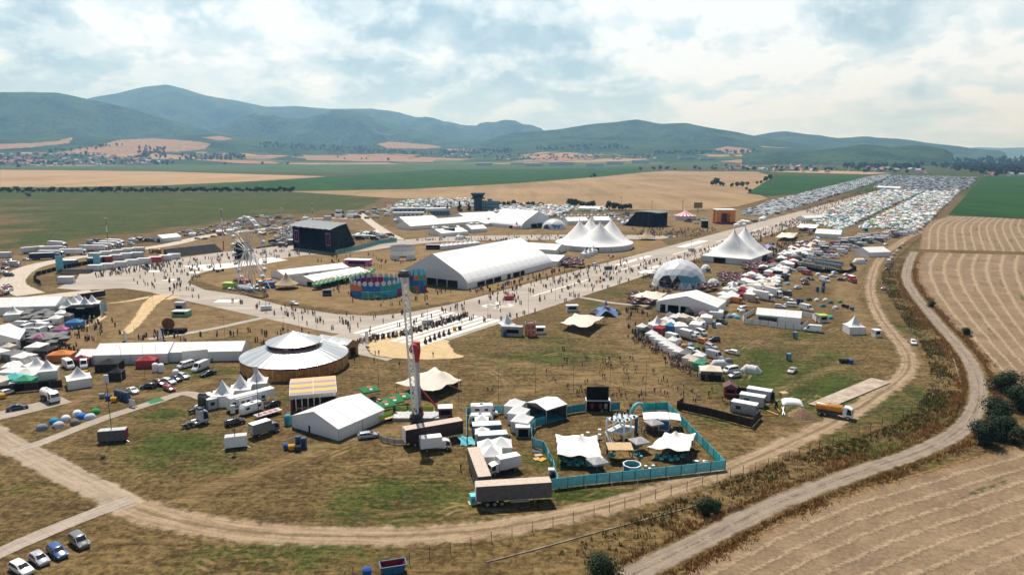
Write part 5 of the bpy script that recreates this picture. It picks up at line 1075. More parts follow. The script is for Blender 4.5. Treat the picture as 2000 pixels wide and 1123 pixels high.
stretch('cream stretch tent before the large silver dome', [(1229, 590), (1288, 598), (1302, 585), (1262, 580)], (2.6, 2.6, 2.6, 2.6), [(.4, .5, 4.4), (.7, .6, 4.4)], land='dome side canopy')
stretch('white stretch tent in the turquoise compound with lounge seats', [(1088, 912), (1178, 917), (1166, 874), (1084, 874)], (2.6, 2.2, 2.6, 2.9), [(.55, .55, 5.0)], M_WSTRETCH, 'white stretch tent', sidem=M_DARK)
stretch('white stretch tent over the turquoise bar', [(1263, 894), (1345, 908), (1358, 872), (1298, 866)], (2.2, 2.9, 2.9, 2.4), [(.5, .55, 5.0)], M_WSTRETCH, 'turquoise bar tent', sidem=M_TURQD)
stretch('long cream stretch tent by the food stalls', [(1513, 471), (1550, 472), (1558, 462), (1526, 461)], (2.6, 2.6, 2.6, 2.6), [(.35, .5, 4.5), (.7, .5, 4.5)], land='long cream tent')
stretch('long white awning tent near the campsite', [(1554, 451), (1594, 453), (1600, 445), (1562, 444)], (2.8, 2.8, 2.8, 2.8), [(.3, .5, 4.5), (.6, .5, 4.5)], M_WSTRETCH)
stretch('beige canopy beside the wide curtained tent', [(1318, 566), (1330, 567), (1336, 562), (1322, 560)], (2, 2, 2, 2), [], M_CREAM)

def stage(label, fl, fr, bk, h, land, text=None, slope=.62, screens=True, side_first=False):
    A, B, K = G(*fl), G(*fr), G(*bk); u = (B - A); w = u.length; u.normalize(); n = Vector((-u.y, u.x, 0)); n = n if n.y > 0 or True else n
    if (K - A).dot(n) < 0: n = -n
    d = 1.0; bv = K - B; r = thing('concert_stage', label, 'stage', (A + B) / 2, 0, 'concert stages', land); o = Vector(r.location); Wp = lambda s, v, z: A + u * (s * w) + bv * v + Vector((0, 0, z)) - o
    for s in (0, 1):
        x = s; V = [Wp(x, 0, 0), Wp(x, 1, 0), Wp(x, slope, h * .97), Wp(x, 0, h * .93)]; i = Wp(.02 if s == 0 else .98, 0, 0) - Wp(x, 0, 0); part('side_wall', MB().add(V + [v + i for v in V], [(0, 1, 2, 3), (7, 6, 5, 4), (0, 4, 5, 1), (1, 5, 6, 2), (2, 6, 7, 3), (3, 7, 4, 0)]), M_BLACK, r)
        for k in range(3): a, b = Wp(x, .2 + .22 * k, .5), Wp(x, .2 + .15 * k, h * .86); q = (Wp(x, 0, 0) - Wp(.5, 0, 0)).normalized() * .08; part('seam', MB().bar(a + q, b + q, .35, .05), M_DARK, r)
    part('back_wall', MB().add([Wp(.01, .985, 0), Wp(.99, .985, 0), Wp(.99, slope - .015, h * .96), Wp(.01, slope - .015, h * .96)], [(0, 1, 2, 3)]), M_BLACK, r)
    N = 6; rf = MB().grid(lambda a, b: Wp(-.03 + 1.06 * a, -.12 + (slope + .16) * b, h * (.93 + .05 * b) + .6 * math.sin(math.pi * b) + .14 * math.sin(a * math.pi * 14)), 42, N); part('roof', rf, flat('stage_roof_skin', (.13, .15, .17), .5, .4), r, True)
    part('fascia', MB().bar(Wp(0, -.015, h * .90), Wp(1, -.015, h * .90), .3, h * .09), M_BLACK, r); part('platform', MB().prism([Wp(.18, .02, 0)[:2], Wp(.82, .02, 0)[:2], Wp(.82, .8, 0)[:2], Wp(.18, .8, 0)[:2]], 0, 1.8), M_BLACK, r)
    for s0, s1 in ((.02, .19), (.81, .98)):
        part('side_screen', MB().bar(Wp(s0, .01, h * .43), Wp(s1, .01, h * .43), .25, h * .84), M_BLACK, r)
        if screens:
            q = -n * .2; a, b = s0 + .035, s1 - .035; z0, z1 = h * .28, h * .72; mk = MB(); f = .16
            mk.bar(Wp(a, 0, z0) + q, Wp(b, 0, z0) + q, .04, h * .07).bar(Wp(a, 0, z1) + q, Wp(b, 0, z1) + q, .04, h * .07).bar(Wp(a, 0, z0 - h * .035) + q, Wp(a, 0, z1 + h * .035) + q, .5, .05).bar(Wp(b, 0, z0 - h * .035) + q, Wp(b, 0, z1 + h * .035) + q, .5, .05).bar(Wp((a + b) / 2, 0, h * .38) + q, Wp((a + b) / 2, 0, h * .62) + q, .35, .05)
            part('screen_emblem', mk, flat('dusky_pink', (.24, .08, .19), .7, .3), r)
    for k in range(5): p = Wp(.26 + .12 * k, .55, 1.8); part('light_truss', MB().bar(Wp(.2, .2 + .12 * k, h * .82), Wp(.8, .2 + .12 * k, h * .82), .5), M_DARK, r)
    if text:
        c = bpy.data.curves.new('fascia_lettering', 'FONT'); c.body = text; c.size = h * .075; c.extrude = .02; c.align_x = 'CENTER'; c.align_y = 'CENTER'; c.materials.append(M_WPAINT); to = link('lettering', c); me = bpy.data.meshes.new_from_object(to.evaluated_get(bpy.context.evaluated_depsgraph_get())); bpy.data.objects.remove(to); t = link('fascia_lettering', me, r)
        t.location = Wp(.5, -.015, h * .90) - n * .2; t.rotation_euler = (math.pi / 2, 0, math.atan2(u.y, u.x))
    return r
stage('black main stage with pink framed side screens and a grey roof', (573, 484), (651, 494), (694, 477), hgt(573, 484, 436), 'black main stage', 'POHODA   POHODA   POHODA')
stage('second black stage beside the red striped circus tent', (1278, 443.5), (1303, 440.5), (1245, 438), hgt(1278, 443, 414), 'second black stage', None, .62, False)
r = thing('concert_stage', 'orange framed stage with a white roof at the campsite edge', 'stage', G(1416, 437), 0, 'concert stages', 'orange stage')
w = 38 / mpp(1416, 437); hh = hgt(1416, 437, 408.5)
for x in (-1, 1):
    for y, zz in ((0, 1), (9, 1)): part('tower', MB().box((x * w * .36, y, 0), (w * .26, 3.0, hh * .93)), M_ORANGE, r)
part('roof', MB().box((0, 4.5, hh * .93), (w * 1.02, 13, .5)), M_WPAINT, r); part('backdrop', MB().box((0, 9, 0), (w * .6, .4, hh * .8)), M_DRED, r); part('platform', MB().box((0, 2, 0), (w * 1.1, 8, 1.5)), M_DRED, r); part('header', MB().box((0, -1, hh * .72), (w * .5, .5, hh * .2)), M_ORANGE, r)
p = G(1376, 445); r = thing('booth', 'small black booth near the second stage', 'booth', p); part('body', MB().box((0, 0, 0), (5, 4, 6)), M_BLACK, r); part('roof', MB().box((0, 0, 6), (5.6, 4.6, .35)), M_STEEL, r)

def control_tower():
    c = G(934, 410); m = mpp(934, 410); r = thing('control_tower', 'dark airfield control tower with a flared glass cab', 'tower', c, 0, None, 'control tower'); H = hgt(934, 410, 377); w = 15.5 / m; bl = flat('slate_cladding', (.035, .06, .085), .7, .3); pb = flat('pale_blue_wall', (.13, .24, .30), .8, .2)
    part('shaft', MB().box((0, 0, 0), (w, w, H * .66)), bl, r); part('gallery', MB().box((0, 0, H * .66), (w * 1.65, w * 1.65, H * .06)), bl, r)
    sq = lambda k, z: [(x * w * k, y * w * k, z) for x, y in ((-1, -1), (1, -1), (1, 1), (-1, 1))]
    part('glass_cab', MB().loft([sq(.58, H * .72), sq(.80, H * .93)]), M_GLASS, r); part('cab_roof', MB().loft([sq(.86, H * .93), sq(.86, H), sq(.7, H * 1.03)]), bl, r)
    bw = 33 / m; L = thing('station_building', 'pale blue flat roofed building joined to the control tower', 'building', c + Vector((w / 2 + bw / 2 + .2, -1, 0)))
    hb = H * .50; part('wall', MB().box((0, 0, 0), (bw, 12, hb)), pb, L); part('roof', MB().box((0, 0, hb), (bw + .6, 12.6, .5)), bl, L); part('stair_head', MB().box((-bw * .05, 1, hb + .5), (5, 5, H * .13)), pb, L)
    for row in (0.22, .62):
        for k in range(9): part('window', MB().box((-bw * .42 + k * bw * .105, -6.02, hb * row), (bw * .06, .1, hb * .2)), M_GLASS, L)
    for px, py, wd, hb, mt in ((800, 416, 62, 4.5, flat('old_grey_render', (.34, .38, .42), .85, .2)), (855, 421, 47, 4.5, pb), (798, 426, 60, 5, M_CREAMW)):
        q = G(px, py); ww = wd / mpp(px, py); b = thing('low_building', {800: 'long grey flat building behind the tents', 855: 'blue roofed low building near the conifers', 798: 'cream low building with green windows'}[px], 'building', q, .12); part('wall', MB().box((0, 5, 0), (ww, 10, hb)), mt, b); part('roof', MB().box((0, 5, hb), (ww + .6, 10.6, .35)), bl if px == 855 else M_STEEL, b)
        for k in range(7): part('window', MB().box((-ww * .42 + k * ww * .14, -.02, hb * .45), (ww * .06, .1, hb * .3)), M_LIME if px == 798 and k < 2 else M_GLASS, b)
control_tower()

def ferris():
    c = G(490, 561); m = mpp(490, 561); R = 67 / m; hub = hgt(490, 561, 490); r = thing('ferris_wheel', 'white open spoked ferris wheel with white gondolas', 'ferris wheel', c, math.radians(-45), None, 'ferris wheel')
    N = 24; W2 = .9; pt = lambda t, y, rr=R: (rr * math.cos(t), y, hub + rr * math.sin(t))
    for y in (-W2, W2):
        rim = MB()
        for k in range(48): rim.bar(pt(2 * math.pi * k / 48, y), pt(2 * math.pi * (k + 1) / 48, y), .13)
        part('rim', rim, M_STEEL, r)
        for k in range(N): part('spoke', MB().bar(pt(2 * math.pi * k / N, y * .8, 1.0), pt(2 * math.pi * k / N, y), .14), M_STEEL, r)
        part('hub_plate', MB().tube((0, y * 1.5, hub), (0, y * 1.7, hub), 1.4, n=20), M_WPAINT if y < 0 else M_STEEL, r)
        for x in (-1, 1): part('support_leg', MB().bar((0, y * 2.2, hub), (x * R * .72, y * 4.5, 0), .36), M_WPAINT, r)
        part('support_leg', MB().bar((0, y * 2.2, hub), (0, y * 7.5, 0), .3), M_WPAINT, r)
    part('axle', MB().tube((0, -2.4, hub), (0, 2.4, hub), .5, n=12), M_STEEL, r)
    for k in range(N):
        x, _, z = pt(2 * math.pi * (k + .5) / N, 0); g = part('gondola', MB().lathe((x, 0, z - 2.0), [(.5, 0), (.95, .25), (1.0, .85)], 10, caps=(True, False)), M_STEEL, r); part('canopy', MB().lathe((x, 0, z - .35), [(1.25, -.1), (1.0, .25), (.1, .5)], 10), M_WPAINT, g)
        part('hanger', MB().bar((x, 0, z - 1.2), (x, 0, z), .14), M_STEEL, g)
    part('boarding_deck', MB().box((0, -3, 0), (R * 1.1, 6, .9)), M_STEEL, r)
    for k, (dx, dy, wd, mt, lb) in enumerate(((-9, -2, 6, M_LIME, 'lime ticket booth at the foot of the ferris wheel'), (-6, 6, 8, M_RED, 'red ride trailer behind the ferris wheel'), (4, 7, 7, M_ORANGE, 'orange ride trailer behind the ferris wheel'), (9, 0, 5, M_BLUE, 'blue booth beside the ferris wheel'))):
        b = thing('fairground_booth', lb, 'booth', c + Vector((dx, dy, 0)), -.2 + .1 * k); part('body', MB().box((0, 0, 0), (wd, 2.6, 2.8)), mt, b); part('awning', MB().box((0, -1.8, 2.6), (wd, 1.4, .12)), mt, b); part('counter', MB().box((0, -1.38, 1.0), (wd * .9, .2, .12)), M_WPAINT, b)
    for k in range(7):
        b = thing('ride_car', ('grey ride car on the deck below the ferris wheel', 'second grey ride car from the lime ticket booth', 'third grey ride car from the lime ticket booth', 'fourth grey ride car from the lime ticket booth', 'fifth grey ride car from the lime ticket booth', 'sixth grey ride car from the lime ticket booth', 'seventh grey ride car from the lime ticket booth')[k], 'ride car', c + Vector((-7 + 2.6 * k, -7.5 - .9 * math.sin(k * 1.7), 0)), k * .8, 'ride cars'); part('shell', MB().lathe((0, 0, .1), [(.9, 0), (1.2, .35), (1.1, .9), (.9, .8)], 14, caps=(True, False)), M_STEEL, b); part('seat', MB().box((0, 0, .2), (1.0, .7, .5)), M_DARK, b)
ferris()
def booster():
    c = G(817, 818); r = thing('booster_ride', 'tall white lattice arm ride with a red hub', 'fairground ride', c, 0, None, 'tall lattice arm ride'); hub = hgt(812, 818, 678); top = hgt(808, 816, 532)
    part('mast', MB().loft([[(x * k, y * k, z) for x, y in ((-1, -1), (1, -1), (1, 1), (-1, 1))] for k, z in ((.72, 1.2), (.68, hub * .45), (.55, hub * .46), (.48, hub * .97))]), M_STEEL, r)
    part('mast_foot', MB().loft([[(x * k, y * k, z) for x, y in ((-1, -1), (1, -1), (1, 1), (-1, 1))] for k, z in ((1.25, .6), (.8, 3.0))]), M_DRED, r); part('hub', MB().tube((-.4, -1.9, hub), (-.4, .9, hub), 1.1, n=20), M_RED, r); part('hub_head', MB().loft([[(x * k, y * k, z) for x, y in ((-1, -1), (1, -1), (1, 1), (-1, 1))] for k, z in ((.5, hub - 3.6), (.85, hub - 1.0), (.75, hub + 1.3))]), M_RED, r)
    arm = MB(); x0, y0, wd = -1.1, -2.3, .62; zb = 2 * hub - top; zb = max(zb, 1.4); N = 26
    P = lambda i, k: Vector((x0 + (-1, 1, 1, -1)[k] * wd - .9 * ((zb + (top - zb) * i / N) - hub) / (top - hub), y0 + (-1, -1, 1, 1)[k] * wd, zb + (top - zb) * i / N))
    for k in range(4): arm.bar(P(0, k), P(N, k), .22)
    for i in range(N):
        for k in range(4): arm.bar(P(i, k), P(i + 1, (k + 1) % 4), .10); arm.bar(P(i, k), P(i, (k + 1) % 4), .08)
    part('lattice_arm', arm, M_WPAINT, r)
    for zz, i in ((top, N), (zb, 0)):
        q = (P(i, 0) + P(i, 2)) / 2; g = part('gondola', MB().tube((q.x - .9, q.y, zz), (q.x + .9, q.y, zz), .5, n=12), M_RED, r); part('seat_row', MB().box((q.x, q.y - .8, zz - .5), (2.6, .7, .9)), M_DARK, g); part('cage', MB().lathe((q.x, q.y, zz), [(1.5, -.3), (1.4, .4), (1.0, .9), (.3, 1.1)], 18), M_DARK, g)
    part('brace', MB().bar((.6, .4, 7.5), (6.0, 1.2, .4), .35), M_RED, r); part('deck', MB().box((.5, 1.0, .0), (13, 5, .8)), M_STEEL, r)
    for k in range(4): part('railing', MB().bar((-6 + k * 3.2, 3.6, 1.4), (-3.2 + k * 3.2, 3.6, 1.4), .06, 1.1), M_LIME, r)
    part('stairs', MB().bar((-6.0, -.5, .9), (-10.5, -2.2, .1), 2.0, .15), M_PALEWOOD, r)
    for s in (-1, 1): part('stair_rail', MB().bar((-6.0, -.5 + s, 1.7), (-10.5, -2.2 + s, .9), .06, .8), M_LIME, r)
booster()
def booth(label, px, py, w, d, h, wallm, roofm, cat='booth', rz=0.0, name='booth', land=None, over=.3):
    r = thing(name, label, cat, G(px, py), rz, None, land); part('wall', MB().box((0, 0, 0), (w, d, h)), wallm, r); part('roof', MB().box((0, 0, h), (w + over, d + over, .22)), roofm, r); part('counter', MB().box((0, -d / 2 - .15, .95), (w * .8, .3, .1)), M_PALEWOOD, r); part('hatch', MB().box((0, -d / 2 - .02, 1.1), (w * .7, .05, h * .4)), M_BLACK, r); return r

def ringwall(label, px, py, rad, h, panels, rows, land, name, gap=(), topdisc=None):
    c = G(px, py); r = thing(name, label, 'enclosure', c, 0, None, land); n = panels
    for k in range(n):
        t0, t1 = 2 * math.pi * k / n, 2 * math.pi * (k + .96) / n; a, b = Vector((rad * math.cos(t0), rad * math.sin(t0), 0)), Vector((rad * math.cos(t1), rad * math.sin(t1), 0))
        for j, mats in enumerate(rows):
            if (k, j) in gap: continue
            hh = h / len(rows); part('panel', MB().bar(a + Vector((0, 0, hh * (j + .5))), b + Vector((0, 0, hh * (j + .5))), .08, hh * .97), mats[(k * 7 + j * 3 + k // 3) % len(mats)], r)
        part('post', MB().tube(a * .985, a * .985 + Vector((0, 0, h + .2)), .07, n=5), M_STEEL, r)
        if topdisc and k % 1 == 0: t = (t0 + t1) / 2; q = Vector((rad * math.cos(t), rad * math.sin(t), h + .7)); part('disc', MB().tube(q - Vector((math.cos(t), math.sin(t), 0)) * .05, q + Vector((math.cos(t), math.sin(t), 0)) * .05, 1.05, n=14), topdisc, r)
    return r
CP_ = [flat(f'{n}_panel', c, .7, .3) for n, c in (('cyan', (.02, .36, .50)), ('magenta', (.33, .03, .16)), ('violet', (.10, .04, .22)), ('green', (.03, .28, .10)), ('orange', (.55, .14, .05)), ('blue', (.02, .14, .40)), ('teal', (.03, .30, .30)))]
ringwall('ring of coloured panels topped with pale discs', 735, 573, 50 / mpp(735, 575), 5.6, 26, [CP_, CP_[3:] + CP_[:3]], 'coloured panel ring', 'panel_ring', topdisc=flat('pale_disc', (.55, .57, .62), .4, .5))
ringwall('small stand of coloured panels beside the arched hall gable', 816, 566, 4.0, 7.5, 10, [CP_[1:], CP_, CP_[2:]], 'coloured panel stand', 'panel_stand', topdisc=M_TURQ)
ringwall('white scaffold ring screened with white mesh', 787, 505, 24 / mpp(787, 505), 7.6, 22, [[M_TENTG], [M_WPAINT], [M_TENTG]], 'white scaffold ring', 'scaffold_ring', gap=((16, 0), (17, 0)))
# ------------------------------------------------------------------ vehicles, stalls, booths, furniture
K = {k: car_kit(k) for k in ('hatch', 'estate', 'suv', 'sedan', 'mpv')}
K['panel'] = van_kit('panel'); K['window'] = van_kit('window'); K['caravan'] = caravan_kit(); K['motorhome'] = motorhome_kit(); K['boxvan'] = box_truck_kit(6.6, 2.2, 3.2, M_PAINT); K['truck'] = box_truck_kit(9.5, 2.5, 3.8, M_WPAINT, False)
K['lorry'] = tractor_trailer_kit(flat('white_curtain', (.66, .67, .68), .6, .3)); K['navylorry'] = tractor_trailer_kit(flat('navy_curtain', (.015, .03, .065), .6, .3)); K['trailer'] = trailer_kit(13.6, 2.5, 4.0, M_GREYC, M_BEIGE); K['darktrailer'] = trailer_kit(13.2, 2.6, 4.1, flat('maroon_black_side', (.035, .018, .02), .6, .3), M_BEIGE)
K['tractor'] = tractor_kit(); K['tanker_w'] = tanker_kit(M_WPAINT, 7.0); K['tanker_o'] = tanker_kit(flat('orange_tank', (.62, .25, .03), .3, .5), 8.6)
CATS = dict(hatch='car', estate='car', suv='car', sedan='car', mpv='car', panel='van', window='van', boxvan='truck', truck='truck', lorry='truck', navylorry='truck', trailer='trailer', darktrailer='trailer', tractor='truck', tanker_w='truck', tanker_o='truck', caravan='caravan', motorhome='motorhome')
KIND = dict(hatch='hatchback', estate='estate car', suv='tall estate car', sedan='saloon car', mpv='boxy family car', panel='panel van', window='windowed van', boxvan='box van', truck='box truck', lorry='lorry', navylorry='lorry', caravan='caravan', motorhome='motorhome', tractor='tractor unit', trailer='trailer')
COLN = {'white': (.74, .74, .74), 'silver': (.42, .43, .45), 'grey': (.16, .17, .18), 'black': (.016, .017, .02), 'blue': (.025, .09, .26), 'navy': (.012, .025, .06), 'red': (.33, .02, .03), 'dark red': (.14, .012, .025), 'green': (.03, .09, .05), 'beige': (.42, .36, .28), 'orange': (.6, .2, .02), 'pink': (.5, .18, .28)}
AUTO = []                     # things that get their label once every landmark is known
def auto(o, desc, cat, group): AUTO.append((o, desc)); o['category'] = cat; o['group'] = group; return o
GRP = {'car': 'cars parked round the festival ground', 'van': 'vans parked round the festival ground', 'truck': 'trucks parked round the festival ground', 'trailer': 'parked trailers', 'caravan': 'caravans and motorhomes', 'motorhome': 'caravans and motorhomes'}
def veh(kind, rear, front, col='white', label=None, land=None):
    a, b = G(*rear), G(*front); c = (a + b) / 2; m = mpp((rear[0] + front[0]) / 2, (rear[1] + front[1]) / 2); cat = CATS[kind]
    o = K[kind].place(c, ang(a, b), label, cat, GRP[cat], COLN[col], m > 5.2)
    if not label: auto(o, f'{col} {KIND[kind]}', cat, GRP[cat])
    if land: LAND.append((c.x, c.y, land))
    return o
veh('estate', (25, 1106), (60, 1126), 'white', 'white hatchback cut by the lower picture edge beside the silver car'); veh('hatch', (60, 1085), (95, 1110), 'silver', 'silver hatchback parked in the grass row by the concrete path'); veh('estate', (96, 1069), (130, 1097), 'blue', 'bright blue estate car in the grass row by the concrete path', 'bright blue car'); veh('mpv', (140, 1051), (172, 1077), 'grey', 'grey boxy family car at the end of the grass row')
veh('sedan', (14, 803), (54, 796), 'navy', 'navy saloon car on the concrete hardstanding'); veh('tanker_w', (80, 774), (118, 792), 'white', 'white tanker truck on the concrete hardstanding', 'white tanker truck'); veh('sedan', (248, 760), (272, 773), 'white', 'white saloon car beside the blue toilet row')
veh('hatch', (302, 757), (279, 759), 'black'); veh('suv', (300, 749), (325, 756), 'dark red'); veh('hatch', (319, 758), (343, 767), 'red'); veh('estate', (318, 746), (342, 751), 'white'); veh('hatch', (333, 740), (356, 746), 'navy'); veh('estate', (346, 735), (370, 741), 'silver')
veh('panel', (412, 714), (371, 731), 'white'); veh('sedan', (421, 729), (391, 737), 'black'); veh('window', (376, 714), (350, 721), 'white'); veh('truck', (353, 709), (428, 702), 'white', 'long white box truck before the white tent by the pavilion'); veh('panel', (122, 710), (147, 726), 'white'); veh('panel', (165, 708), (164, 726), 'white')
veh('tractor', (352, 838), (412, 822), 'silver', 'silver tractor unit without a trailer beside the fifth wheel caravan', 'silver tractor unit'); veh('tractor', (372, 808), (408, 793), 'black', 'black tractor unit behind the silver tractor unit'); veh('caravan', (519, 797), (463, 815), 'white', 'white caravan beside the red flatbed trailer'); veh('suv', (440, 833), (478, 825), 'black'); veh('boxvan', (487, 857), (546, 838), 'grey', 'grey box truck beside the black car and the light towers', 'grey box truck')
veh('hatch', (545, 790), (518, 797), 'black'); veh('estate', (700, 857), (739, 852), 'silver', 'silver estate car parked beside the closed white frame tent', 'silver estate car'); veh('boxvan', (819, 882), (882, 875), 'white', 'white box van parked before the dark maroon ride trailer', 'white box van'); veh('darktrailer', (785, 873), (905, 851), 'white', 'dark maroon ride trailer with a beige roof below the tall ride', 'dark ride trailer')
veh('boxvan', (1012, 915), (955, 927), 'white', 'white refrigerated box van with red lettering between two grey trailers'); veh('trailer', (921, 899), (952, 984), 'grey', 'grey curtain sided trailer standing end on to the camera', 'grey curtain trailer'); veh('trailer', (926, 986), (1078, 976), 'grey', 'grey curtain sided trailer lying broadside before the turquoise compound', 'broadside grey trailer')
veh('motorhome', (921, 812), (970, 811), 'white', 'white alcove motorhome with an awning in the turquoise compound'); veh('caravan', (914, 829), (966, 828), 'white', 'cream white caravan in the turquoise compound')
veh('sedan', (1555, 720), (1539, 734), 'silver', 'lone silver car on the green grass near the concrete slab', 'lone silver car'); veh('hatch', (1779, 665), (1788, 679), 'white', 'white hatchback parked alone beside the perimeter fence'); veh('hatch', (1722, 568), (1730, 564), 'pink', 'pale pink car standing on the perimeter road edge'); veh('tanker_o', (1602, 808), (1657, 818), 'white', 'orange tanker truck parked by the concrete slab', 'orange tanker truck'); veh('panel', (1607, 650), (1567, 646), 'white', 'white panel van beside the white canvas fence'); veh('tanker_o', (316, 495), (291, 494), 'white', 'orange tanker truck beside the black grandstand')
for row in '''estate 1443,694 1416,688 white|window 1445,724 1408,731 white|hatch 1451,734 1419,739 silver|panel 1380,696 1412,705 silver|suv 1405,666 1381,667 black|mpv 1364,668 1386,674 orange|estate 1376,676 1402,684 silver|suv 1370,683 1398,693 black|estate 1338,684 1368,692 white|panel 1298,661 1333,670 white|boxvan 1325,658 1364,668 silver|window 1345,654 1370,664 white|window 1357,648 1383,658 white|hatch 1323,645 1348,650 red|caravan 1382,642 1345,640 white|estate 1322,637 1346,642 black|estate 1360,634 1384,640 navy|suv 1398,629 1422,635 black|estate 1343,624 1366,629 white|estate 1368,624 1390,630 white|window 1462,604 1436,610 white|panel 1426,590 1458,595 orange|boxvan 1454,587 1482,591 beige|truck 1470,582 1512,590 white|truck 1495,575 1524,582 white|truck 1456,570 1500,576 white|estate 1528,585 1550,589 white|window 1526,574 1548,579 black|panel 1500,562 1530,568 white|window 1556,600 1530,598 white|estate 1512,600 1535,602 white|panel 1560,603 1590,610 white|hatch 1390,613 1412,618 navy|hatch 1546,565 1570,563 white|hatch 1562,557 1585,555 dark red|hatch 1560,550 1582,549 silver|hatch 1575,545 1592,549 black|panel 1600,548 1622,553 white|sedan 1614,541 1638,540 white|hatch 1634,548 1652,549 navy|hatch 1648,547 1664,548 silver|boxvan 1660,550 1668,553 red|hatch 1620,536 1640,534 white|hatch 1645,540 1662,539 white|panel 1562,535 1592,540 red|panel 1555,530 1582,533 silver|panel 1505,545 1535,550 white|panel 1520,536 1548,541 white|hatch 1726,480 1734,478 white|panel 1733,520 1738,510 white|hatch 1730,530 1736,525 navy|hatch 1739,508 1743,503 white|hatch 1744,501 1748,496 silver|hatch 1750,495 1754,490 white|hatch 1755,487 1760,483 green|hatch 1761,480 1766,477 white|hatch 563,594 587,597 white|estate 1300,464 1318,463 white|sedan 834,470 842,468 white|mpv 1155,521 1170,518 white|panel 1114,489 1124,487 white|panel 1122,492 1133,489 white|tractor 16,514 22,518 grey|hatch 4,525 14,526 red|hatch 0,536 10,535 silver|hatch 30,566 5,572 white|hatch 28,562 2,567 red|hatch 24,558 -2,563 white|hatch 22,574 -4,579 dark red|panel 40,650 75,640 white|panel 68,642 110,634 white|panel 75,655 95,648 white|window 48,757 12,762 white|hatch 8,772 20,768 white'''.split('|'):
    k, a, c, col = row.split(' ', 3); veh(k, tuple(map(float, a.split(','))), tuple(map(float, c.split(','))), col)
for k, a, c, lb in (('navylorry', (61, 508), (114, 506), 'navy lorry in front of the white lorry row'), ('lorry', (75, 502), (128, 502), 'white lorry behind the navy lorry'), ('lorry', (116, 499), (172, 498), 'white lorry with a blue cab in the lorry park'), ('lorry', (165, 491), (214, 491), 'white lorry with red curved stripes'), ('lorry', (180, 486), (228, 487), 'second white lorry from the red striped lorry'), ('lorry', (195, 482), (236, 483), 'third white lorry from the red striped lorry'), ('lorry', (208, 478), (243, 480), 'fourth white lorry from the red striped lorry'), ('lorry', (48, 496), (90, 492), 'white lorry at the grass edge of the lorry park'), ('lorry', (78, 494), (132, 492), 'long white lorry behind the blue cab lorry'), ('lorry', (98, 482), (128, 484), 'white lorry alone by the green airfield')):
    veh(k, a, c, 'white' if k == 'lorry' else 'navy', lb, 'lorry park' if 'curved' in lb else None)
r = thing('fifth_wheel_caravan', 'long white fifth wheel caravan with a raised front before three peaked tents', 'caravan', G(487, 794), ang(G(436, 800), G(530, 776)), None, 'fifth wheel caravan')
for nm, b, m in (('body', MB().box((-.6, 0, .6), (9.2, 2.45, 2.9)), M_WPAINT), ('front_overhang', MB().box((5.2, 0, 1.9), (2.4, 2.4, 1.7)), M_WPAINT), ('roof', MB().box((-.6, 0, 3.5), (9.1, 2.3, .06)), M_TENTG), ('slide_out', MB().box((-1.6, -1.5, .9), (3.4, .6, 2.1)), M_WPAINT), ('stripe', MB().box((-.6, -1.235, 1.1), (9.0, .03, .3)), M_DARK), ('awning_roll', MB().tube((-4, -1.4, 3.2), (1.5, -1.4, 3.2), .14, n=8), M_STEEL), ('door', MB().box((2.2, -1.235, .75), (.75, .04, 2.0)), M_CREAMW)): part(nm, b, m, r)
for x in (-4.2, -2.3, -1.0, 3.2): part('window', MB().box((x, -1.82 if -3 < x < 0 else -1.24, 1.7), (.9, .05, .8)), M_GLASS, r)
for nm, mb, mt, sm, sub in wheels((-1.5, -.4), 1.2, .38): part(nm, mb, mt, r)
LB3 = ('white peaked tent behind the long fifth wheel caravan', 'second white peaked tent from the grey site cabin', 'white peaked tent against the round pavilion ramp')
KP = {}
def pag(px, py, s, he, hp, label=None, rz=0.5, land=None, roofm=None, walls=True, sides=(1, 1, 1, 1), wallm=None, group='white peaked tents', sq=1.0):
    key = (s, he, hp, roofm.name if roofm else '', wallm.name if wallm else '', walls, sides, sq)
    if key not in KP: KP[key] = pagoda_kit(s, he, hp, roofm=roofm, walls=walls, sides=sides, wallm=wallm, sq=sq)
    p = G(px, py); o = KP[key].place(p, rz, label, 'tent', group, (.8, .8, .8), mpp(px, py) > 2.2)
    if not label: auto(o, 'white peaked tent', 'tent', group)
    if land: LAND.append((p.x, p.y, land))
    return o
for k, (x, y) in enumerate(((437, 789), (472, 777), (504, 764))): pag(x, y, 5.2, 2.9, 6.6, LB3[k], .25)
KC = container_kit(6.06, 2.44, 2.7, flat('grey_site_cabin', (.42, .44, .46), .6, .3)); KCS = container_kit(6.2, 2.6, 2.9, M_TENTG, False, 'kiosk_container'); KCB = container_kit(6.4, 2.5, 2.7, flat('blue_grey_container', (.10, .16, .21), .6, .3), False, 'site_container'); KCD = container_kit(6.2, 2.6, 2.9, flat('steel_blue_container', (.12, .20, .27), .6, .3), False, 'kiosk_container'); KCR = container_kit(6.2, 2.6, 2.9, flat('red_container', (.45, .05, .05), .6, .3), False, 'kiosk_container')
KC.place(G(409, 793), ang(G(386, 780), G(420, 797)) - .15, 'grey site cabin beside three peaked tents', 'container', 'site containers'); LAND.append((*G(409, 793)[:2], 'grey site cabin'))
for k, (a, c, lb) in enumerate((((1428, 804), (1481, 814), 'pale grey container along the brown fence'), ((1443, 789), (1497, 798), 'pale grey container between two alike'), ((1457, 777), (1510, 786), 'pale grey container beside the dark red hut'))): A, B = G(*a), G(*c); KC.place((A + B) / 2 + Vector((.3, 1.2, 0)), ang(A, B), lb, 'container', 'site containers')
LAND.append((*G(1470, 795)[:2], 'pale grey container trio'))
